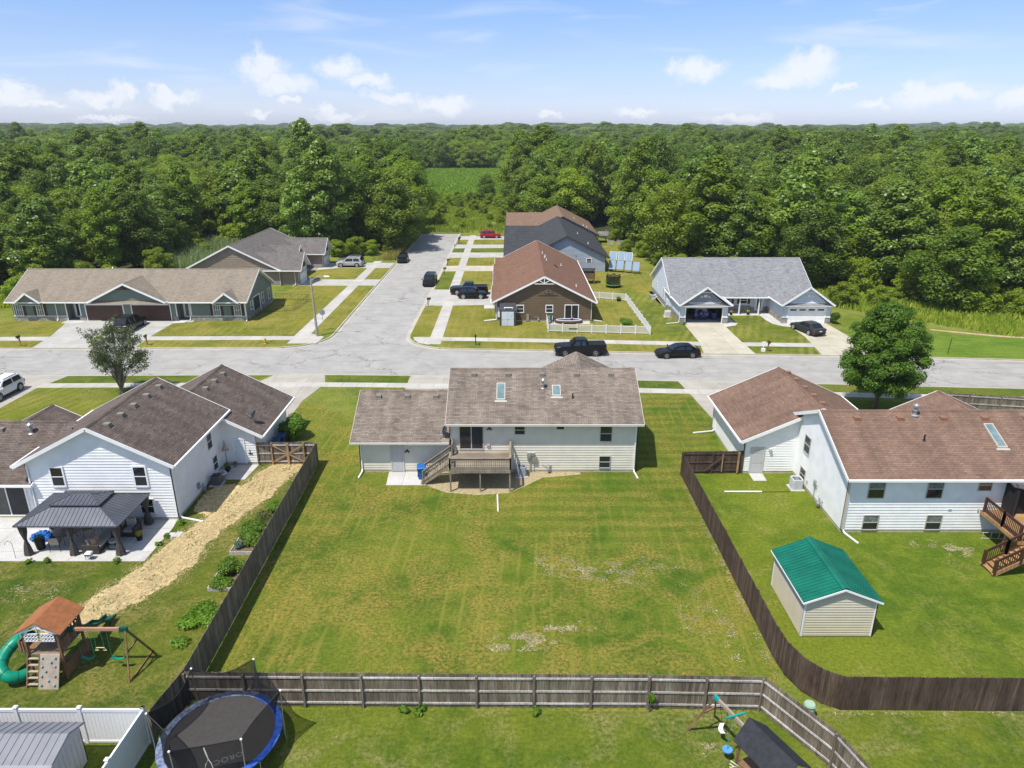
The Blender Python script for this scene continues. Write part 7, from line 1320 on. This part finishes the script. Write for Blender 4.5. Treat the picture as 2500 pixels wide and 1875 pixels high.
proto(0,'mid green broadleaf tree',101,4.6,1.8,13,36,14000,.40,LF[0],'round'); proto(1,'dark green broadleaf tree',102,4.9,1.5,13.5,34,14000,.40,LF[1],'round',.3); proto(2,'light green feathery tree',103,4.2,1.2,12,30,13000,.36,LF[2],'round',.2,(.3,.48)); proto(3,'tall glossy leaved tree',104,4.3,2.0,15,40,14000,.42,LF[3],'oval',.26,(.24,.4)); proto(4,'yellowish green tree',105,4.0,1.4,11.5,32,12000,.40,LF[4],'round',.2); proto(5,'tall narrow broadleaf tree',106,3.8,2.2,16,38,14000,.40,LF[0],'oval',.24,(.26,.42)); proto(6,'low bushy tree',107,3.2,.6,6.2,18,6500,.34,LF[2],'round',.14,(.32,.5))
def tree(label,x,y,k,s=1,sz=None,rz=None,group=None,name='deciduous_tree'):
    t=bpy.data.objects.new(name,None); COL.objects.link(t); t.location=(x,y,0); t.rotation_euler=(0,0,rnd.uniform(0,6.28) if rz is None else rz); t.scale=(s,s,sz if sz else s); tag(t,label,'tree',group)
    for nm,me in (('crown',PROTO[k][1]),('trunk',TM[k])): c=bpy.data.objects.new(nm,me); COL.objects.link(c); c.parent=t
    return t
# forest mask
def edge_ok(x,y):
    if y>900: return True
    # corn field, green field, meadow
    if 245<y<402 and -.137*y<x<-1: return False
    if 150<y<=245 and -.125*y-3<x<1.5: return (y>215 and rnd.random()<.0)
    if 470<y<560 and -255<x<-205: return False
    if x<=-22.3:
        if x>-31: return y>(143 if x<-25 else 139)
        if x>-53.5: return y>140
        if x>-62: return (y>150)
        if x>-72: return y>114
        return y>98
    if x<2: return y>228
    if x<24.5: return y>178+ (0 if x>6 else 6)
    if x<28: return y>150
    if x<46: return y>119-max(0,(x-28))*.35
    if x<60: return y>104
    if x<75: return y>96
    return y>90
CAND=[]
def grid(y0,y1,sp,wide=1.0):
    y=y0; row=0
    while y<y1:
        xm=.76*y+22; x=-xm+(row%2)*sp/2
        while x<xm:
            px=x+rnd.uniform(-.38,.38)*sp; py=y+rnd.uniform(-.38,.38)*sp
            if edge_ok(px,py): CAND.append((px,py,sp))
            x+=sp
        y+=sp*.88; row+=1
grid(92,330,7.2); 
# visibility guess: nearest first
CAND.sort(key=lambda c:math.hypot(c[0],c[1]))
def kindat(x,y):
    v=math.sin(x*.07+1.3)+math.sin(y*.05+x*.03)+rnd.uniform(-1.6,1.7)
    if v>1.4: return 2
    if v>.7: return 4
    if v>.1: return 0
    if v>-.6: return 3
    if v>-1.3: return 5
    return 1
def hgt(x,y): return 1+.14*math.sin(x*.045+2)+.12*math.sin(y*.06+x*.02)+rnd.uniform(-.2,.2)
GL={'wl':('in the left wood behind the sage and taupe duplexes','trees of the wood left of the side street'),'wr':('in the right wood behind the light grey duplex','trees of the wood right of the side street'),'wm':('in the wood behind the charcoal and tan brown roofs','trees of the wood beyond the side street')}
ind=CAND[:262]; rest=CAND[262:]
SECT=((150,'by the left edge of the photo'),(330,'over the sage duplex left gable'),(500,'over the sage duplex right half'),(720,'behind the taupe duplex'),(930,'left of the side street end'),(1110,'straight beyond the side street'),(1250,'behind the tan brown roof'),(1420,'above the tilted solar racks'),(1580,'over the grey roof left half'),(1760,'over the grey roof right half'),(1960,'above the street maple'),(9999,'by the right edge of the photo'))
ORDW='nearest,second nearest,third nearest,fourth nearest,fifth nearest,sixth nearest,seventh nearest,eighth nearest,ninth nearest,tenth nearest,eleventh nearest,twelfth nearest'.split(',')+[w+' nearest' for w in 'thirteenth,fourteenth,fifteenth,sixteenth,seventeenth,eighteenth,nineteenth,twentieth,twenty-first,twenty-second,twenty-third,twenty-fourth,twenty-fifth,twenty-sixth,twenty-seventh,twenty-eighth,twenty-ninth,thirtieth'.split(',')]
cnt={}
for x,y,sp in ind:
    ox=1106+1535*x/(y*.939+5.5); sec=next(nm for lim,nm in SECT if ox<lim); 
    z='left' if x<-20 else ('right' if x>26 else 'middle'); k=kindat(x,y); s=hgt(x,y)
    if x<-45 and y<150: s*=.92
    if -31<x<-22 and y<185: s*=.97
    if ox<-60 or ox>2270: i=cnt.get((ox<0,k),0); cnt[(ox<0,k)]=i+1; lab=PROTO[k][0]+', '+ORDW[min(i,29)]+' beyond the '+('left' if ox<0 else 'right')+' edge'
    else:
        i=cnt.get((sec,k),0); cnt[(sec,k)]=i+1; lab=PROTO[k][0]+', '+ORDW[min(i,29)]+' '+sec
    tree(lab,x,y,k,s*rnd.uniform(1.0,1.45),s*rnd.uniform(.82,1.12),group='trees of the '+z+' wood')
# landmark trees
tree('towering crown of the tallest tree in the left wood',-60,215,3,1.75,1.62); tree('lone tall tree breaking the skyline near the left edge',-150,262,1,1.3,1.62)
tree('tall tree with a bare pale trunk at the wood edge right of the side street',25.6,148.6,5,1.25,1.28); tree('tallest dark tree in the right wood above the solar panels',33,170,1,1.35,1.5); tree('large glossy tree in front of the right wood',58,109,3,1.5,1.02); tree('large glossy tree at the front of the left wood behind the sage duplex',-74,112,3,1.35,.82)
tree('bright willow like tree standing in the left wood',-68,165,2,1.5,1.15); tree('bright yellow green crown in the middle of the right wood',20,185,4,1.35,1.6); tree('dark juniper standing at the near edge of the corn field',-8.5,240,1,.7,.6)
# big spreading tree left of street end
tree('big spreading tree at the left kerb near the side street end',-26.5,160,0,1.35,1.05); tree('dense dark tree overhanging the left kerb of the side street',-25.6,150,1,1.0,.85); tree('round topped tree behind the street end on the left',-26,181,0,1.45,1.15)
for i,(x,y,s) in enumerate(((-30.5,138.6,.62),(-27.5,139.2,.5),(-33.5,137.5,.55),(-24.6,143,.45))): tree(('pale green bush behind the silver SUV','small bush beside the left kerb behind the black hatchback','leafy bush behind the farther taupe garage','low bush under the big spreading tree')[i],x,y,6,s*1.25,s*.85,name='bush',group=None)['category']='bush'
for i,(x,y,s) in enumerate(((46.5,97.6,.62),(51.5,97.2,.55),(62.5,93.2,.8),(67,92.3,.62),(72,90.5,.75),(56.5,100,.6),(79,87.5,.8),(86,86,.9))): tree('leafy bush number %s from the left along the right wood edge'%('one','two','three','four','five','six','seven','eight')[i],x,y,6,s*1.1,s*.8,name='bush')['category']='bush'
SHRL=((-12.2,176,.34),(-5.5,176,.26),(-18.5,182,.55),(-14,196,.55),(-8,205,.5),(-2,200,.6),(-20,205,.6),(-3,186,.38),(-24,190,.7),(1,178,.55),(4,172,.6),(-1,215,.7),(-11,214,.6),(-16,222,.55),(-25,222,.6),(-6,192,.35),(-20,228,.7),(-13,232,.75),(-7,228,.7),(-25,234,.8),(-18,238,.7),(-2,236,.8),(-12,241,.6),(-4,222,.7),(-21,217,.6)); SHR=[(y,x) for x,y,s in SHRL]
for i,(x,y,s) in enumerate(SHRL): tree('shrub, '+ORDW[sorted(SHR).index((y,x))]+' in the rough meadow past the side street end',x,y,(6 if i%3 else 6),s,s*.8,name='shrub',group='shrubs in the meadow past the street end')['category']='shrub'
for i,(x,y,s) in enumerate(((-63,111,.6),(-66,104,.7),(-70,99,.7),(-76,95,.8),(-83,92,.8),(-57,133,.6),(-41,141,.6),(-46,139,.55),(-52,138,.5),(22.5,141,.5),(25,137,.55),(27,128,.6),(28.5,121,.6),(17,176,.5),(12,179,.6),(31,118.5,.6),(36,117,.65),(42,115,.6),(46,109,.7),(23,158,.6),(-60,120,.8),(-68,112,.7),(-74,108,.8),(-80,103,.8),(-88,97,.9),(-94,95,.8),(-101,93,.9),(-57,146,.9),(-62,139,.8),(59,103,.9),(66,100,.9),(74,97,.9),(82,95,1.0),(92,93,1.0),(53,107,.9))): tree('bushy undergrowth '+('along the left wood edge, ' if x<0 else 'along the right wood edge, ')+ORDW[i%29],x,y,6,s,s*.8,name='bush',group='bushes along the wood edges')['category']='bush'
# ---- the maple by the right sidewalk ----
def street_maple():
    t=thing('maple_tree','full round green maple by the near sidewalk at the right','tree',(32.4,58.9,0),0,None,False); rng=np.random.default_rng(5); lob=[]
    for i in range(110):
        f=(i+.5)/110; z=2.2+7.1*f; env=math.sin(math.pi*min(.99,f*.86+.12))**.7; a=i*2.39996; r=3.85*env*(.25+.75*rng.random()**.5)*rng.uniform(.74,1.06); lob.append((r*math.cos(a),r*math.sin(a),z+rng.normal()*.25,rng.uniform(.45,1.05)))
    V=leaves(lobes_pts(lob,52000,rng,.3,.75),.2,rng,.45); V[:,2]-=.12*np.hypot(V[:,0],V[:,1])*.6
    o=bpy.data.objects.new('crown',qmesh('crown',V,LEAF_DK)); COL.objects.link(o); o.parent=t; b=MB(); b.tube([(0,0,0),(.05,0,1),(.1,.05,2.6),(.05,.1,5),(0,0,8.3)],[.24,.17,.14,.09,.02],10)
    for l in lob[::7]: b.tube([(0.05,.05,1.6+l[2]*.25),(l[0]*.5,l[1]*.5,l[2]*.75+.2),(l[0],l[1],l[2]-.1)],[.07,.045,.01],6)
    b.build('trunk',BARK,t)
street_maple()
def sparse_tree():
    t=thing('young_tree','sparse vase shaped tree with many bare upright branches in front of the main street','tree',(-36.9,62.9,0),0,None,False); rg=random.Random(9); b=MB(); tips=[]
    for i in range(46):
        a=rg.uniform(0,6.28); sp=rg.uniform(.1,1); r=3.3*sp; z=rg.uniform(3.4,7.5)*(1-.28*sp); m=(math.cos(a)*r*.35,math.sin(a)*r*.35,z*.42+.5); e=(math.cos(a)*r,math.sin(a)*r,z)
        b.tube([(0,0,.3),(m[0]*.4,m[1]*.4,1.2),m,e],[.07,.05,.03,.01],6); 
        for j in range(6): f=rg.uniform(.35,.95); q=Vector(m).lerp(Vector(e),f); a2=a+rg.uniform(-1.2,1.2); q2=q+Vector((math.cos(a2)*rg.uniform(.3,.9),math.sin(a2)*rg.uniform(.3,.9),rg.uniform(.3,1))); b.tube([q,q2],[.025,.008],5); tips.append(q2); tips.append(q.lerp(q2,.5))
        tips.append(Vector(e))
    b.tube([(0,0,0),(0,0,.5)],[.2,.15],8); b.build('trunk',mat('bark_grey',(.22,.19,.17),.9,.2,5),t); rng=np.random.default_rng(3)
    lob=[(p.x,p.y,p.z,rg.uniform(.28,.5)) for p in tips if (rg.random()<.75 and (math.hypot(p.x,p.y)>1.1 or p.z>5.2))]; V=leaves(lobes_pts(lob,9500,rng,.2,.8),.16,rng,.3)
    o=bpy.data.objects.new('crown',qmesh('crown',V,leafm('leaf_grey_green',(.085,.12,.05),(.19,.23,.10),.35))); COL.objects.link(o); o.parent=t
sparse_tree()
# ---- the far forest: one mass, instanced crowns ----
def far_forest():
    pts=[(x,y,sp,kindat(x,y)) for x,y,sp in rest]
    for y0,y1,sp in ((330,520,8.5),(520,900,13),(900,1500,24),(1500,2900,46)):
        CAND.clear(); grid(y0,y1,sp); pts+= [(x,y,sp,kindat(x,y)) for x,y,sp in CAND]
    n=len(pts); print('far trees',n); me=bpy.data.meshes.new('forest'); me.vertices.add(n); me.vertices.foreach_set('co',[c for p in pts for c in (p[0],p[1],0)])
    S_=[]; K=[]; Z=[]
    for x,y,sp,k in pts:
        h=hgt(x,y)*rnd.uniform(.88,1.1); d=math.hypot(x,y); w=h*max(1.1,sp/6.8)*rnd.uniform(.95,1.35)
        if d>900: h*=1+.12*math.sin(x*.004+1)+.06*math.sin(x*.013); h*=1.0+min(.25,(d-900)/8000)
        S_+= [w,w,h]; K.append(k); Z.append(rnd.uniform(0,6.28))
    for nm_,ty_,pr_,da_ in (('sc','FLOAT_VECTOR','vector',S_),('ki','INT','value',K),('rz','FLOAT','value',Z)):
        at=me.attributes.new(nm_,ty_,'POINT'); me.attributes[nm_].data.foreach_set(pr_,da_)
    o=bpy.data.objects.new('forest',me); COL.objects.link(o); tag(o,kind='stuff')
    ng=bpy.data.node_groups.new('forest_scatter','GeometryNodeTree'); ng.interface.new_socket('Geometry',in_out='INPUT',socket_type='NodeSocketGeometry'); ng.interface.new_socket('Geometry',in_out='OUTPUT',socket_type='NodeSocketGeometry')
    N=ng.nodes; L=ng.links; gi=N.new('NodeGroupInput'); go=N.new('NodeGroupOutput'); iop=N.new('GeometryNodeInstanceOnPoints'); gt=N.new('GeometryNodeGeometryToInstance')
    crowns={}
    for ob in S.objects:
        if ob.name.startswith('crown') and ob.parent and ob.parent.name.startswith('deciduous_tree'):
            for k in range(6):
                if ob.data==PROTO[k][1] and k not in crowns: crowns[k]=ob
    for k in range(5,-1,-1):
        oi=N.new('GeometryNodeObjectInfo'); oi.inputs['Object'].default_value=crowns[k]; oi.inputs['As Instance'].default_value=True; oi.transform_space='ORIGINAL'; L.new(oi.outputs['Geometry'],gt.inputs[0])
    def na(nm,ty):
        a=N.new('GeometryNodeInputNamedAttribute'); a.data_type=ty; a.inputs[0].default_value=nm; return a.outputs[0]
    L.new(gi.outputs[0],iop.inputs['Points']); L.new(gt.outputs[0],iop.inputs['Instance']); iop.inputs['Pick Instance'].default_value=True; L.new(na('ki','INT'),iop.inputs['Instance Index']); L.new(na('sc','FLOAT_VECTOR'),iop.inputs['Scale'])
    cx=N.new('ShaderNodeCombineXYZ'); L.new(na('rz','FLOAT'),cx.inputs[2]); L.new(cx.outputs[0],iop.inputs['Rotation']); L.new(iop.outputs[0],go.inputs[0])
    md=o.modifiers.new('scatter','NODES'); md.node_group=ng
far_forest()
# ---- corn, reeds, rough meadow ----
CORN=leafm('leaf_corn',(.16,.28,.035),(.29,.42,.065),.3); REED=leafm('leaf_reed',(.18,.26,.13),(.30,.37,.2),.3); MEAD=leafm('leaf_meadow',(.22,.34,.03),(.42,.46,.08),.4)
def blades(name,label_m,fn,n,h0,h1,w,seed):
    rng=np.random.default_rng(seed); P=[]
    while len(P)<n:
        p=fn(rng)
        if p: P.append(p)
    P=np.array(P); n=len(P); a=rng.uniform(0,6.28,n); h=rng.uniform(h0,h1,n); l=rng.normal(size=(n,2))*.22*h[:,None]; dx=np.cos(a)*w/2; dy=np.sin(a)*w/2; z=np.zeros(n)
    V=np.stack([np.stack([P[:,0]-dx,P[:,1]-dy,z],1),np.stack([P[:,0]+dx,P[:,1]+dy,z],1),np.stack([P[:,0]+dx*.3+l[:,0],P[:,1]+dy*.3+l[:,1],h],1),np.stack([P[:,0]-dx*.3+l[:,0],P[:,1]-dy*.3+l[:,1],h*.97],1)],1).reshape(-1,3)
    o=bpy.data.objects.new(name,qmesh(name,V,label_m)); COL.objects.link(o); tag(o,kind='stuff')
def f_corn(r):
    y=r.uniform(246,401); x=round(r.uniform(-56,0)/.95)*.95+r.normal()*.12; return (x,y) if -.137*y<x<-1 else None
blades('corn_crop',CORN,f_corn,45000,1.3,2.1,.6,1)
def f_reed(r):
    x=r.uniform(-62,-53); y=r.uniform(120,150); return (x,y)
blades('reed_bed',REED,f_reed,6000,1.6,3.0,.18,2)
def f_mead(r):
    x=r.uniform(-32,3); y=r.uniform(169,246); return (x,y) if (x>-21 or y>172) and x>-.125*y-3 and math.sin(x*.5+y*.31)+math.sin(y*.21-x*.8)+r.uniform(-1.5,1.5)>-.4 else None
blades('meadow_grass',MEAD,f_mead,26000,.25,.8,.3,3)
def f_edge(r):
    x=r.uniform(41,120); y=r.uniform(76,106); b0=99-max(0,x-42)*.95 if x<60 else 82-max(0,x-60)*.09; return (x,y) if y>b0 and y<b0+15 else None
blades('tall_grass',MEAD,f_edge,26000,.25,.95,.22,4)
def f_verge(r):
    x=-21.9-abs(r.normal())*1.6; y=r.uniform(133,170); return (x,y)
blades('verge_grass',leafm('leaf_dry_grass',(.20,.20,.05),(.38,.34,.12),.3),f_verge,4500,.3,.9,.12,5)
def f_back(r):
    x=r.uniform(-125,-64); y=r.uniform(90,102); return (x,y) if y>97-(-x-64)*.12 else None
blades('tall_grass',MEAD,f_back,9000,.5,1.3,.2,6)
# forest floor under the crowns
FLO=mat('forest_floor',(.035,.045,.015),.95,.4,.4); 
sheet('forest_floor',[(-3000,100),(-72,100),(-62,118),(-62,152),(-31,142),(-22.5,146),(-22.4,170),(-28,200),(-33,245),(-54,401),(-1,401),(0,245),(4,215),(8,182),(25,152),(29,121),(42,117),(60,106),(120,92),(3000,92),(3000,3100),(-3000,3100)],FLO,.006)
# soil strip at the field edge
b=None; sheet('bare_soil',[(52,85.6),(58,83.0),(68,80.4),(90,77.8),(90,77.4),(68,79.7),(58,82.2),(52,85.0)],mat('bare_tan_soil',(.42,.32,.20),.95,.2,2),.011)

# ---- haze: one closed box of thin air ----
def haze():
    b=MB(); setorg(); b.box(-3350,3350,-170,3350,-1.5,34); me=NT('haze_air'); me.nt.links.clear(); v=me.node('ShaderNodeVolumePrincipled'); v.inputs['Color'].default_value=(.86,.93,1,1); v.inputs['Density'].default_value=HAZE_D; v.inputs['Anisotropy'].default_value=.0; me.link(v.outputs[0],me.out.inputs['Volume']); me.N.remove(me.b)
    o=b.build('haze',me.m); tag(o,kind='stuff')
HAZE_D=.00013
haze()
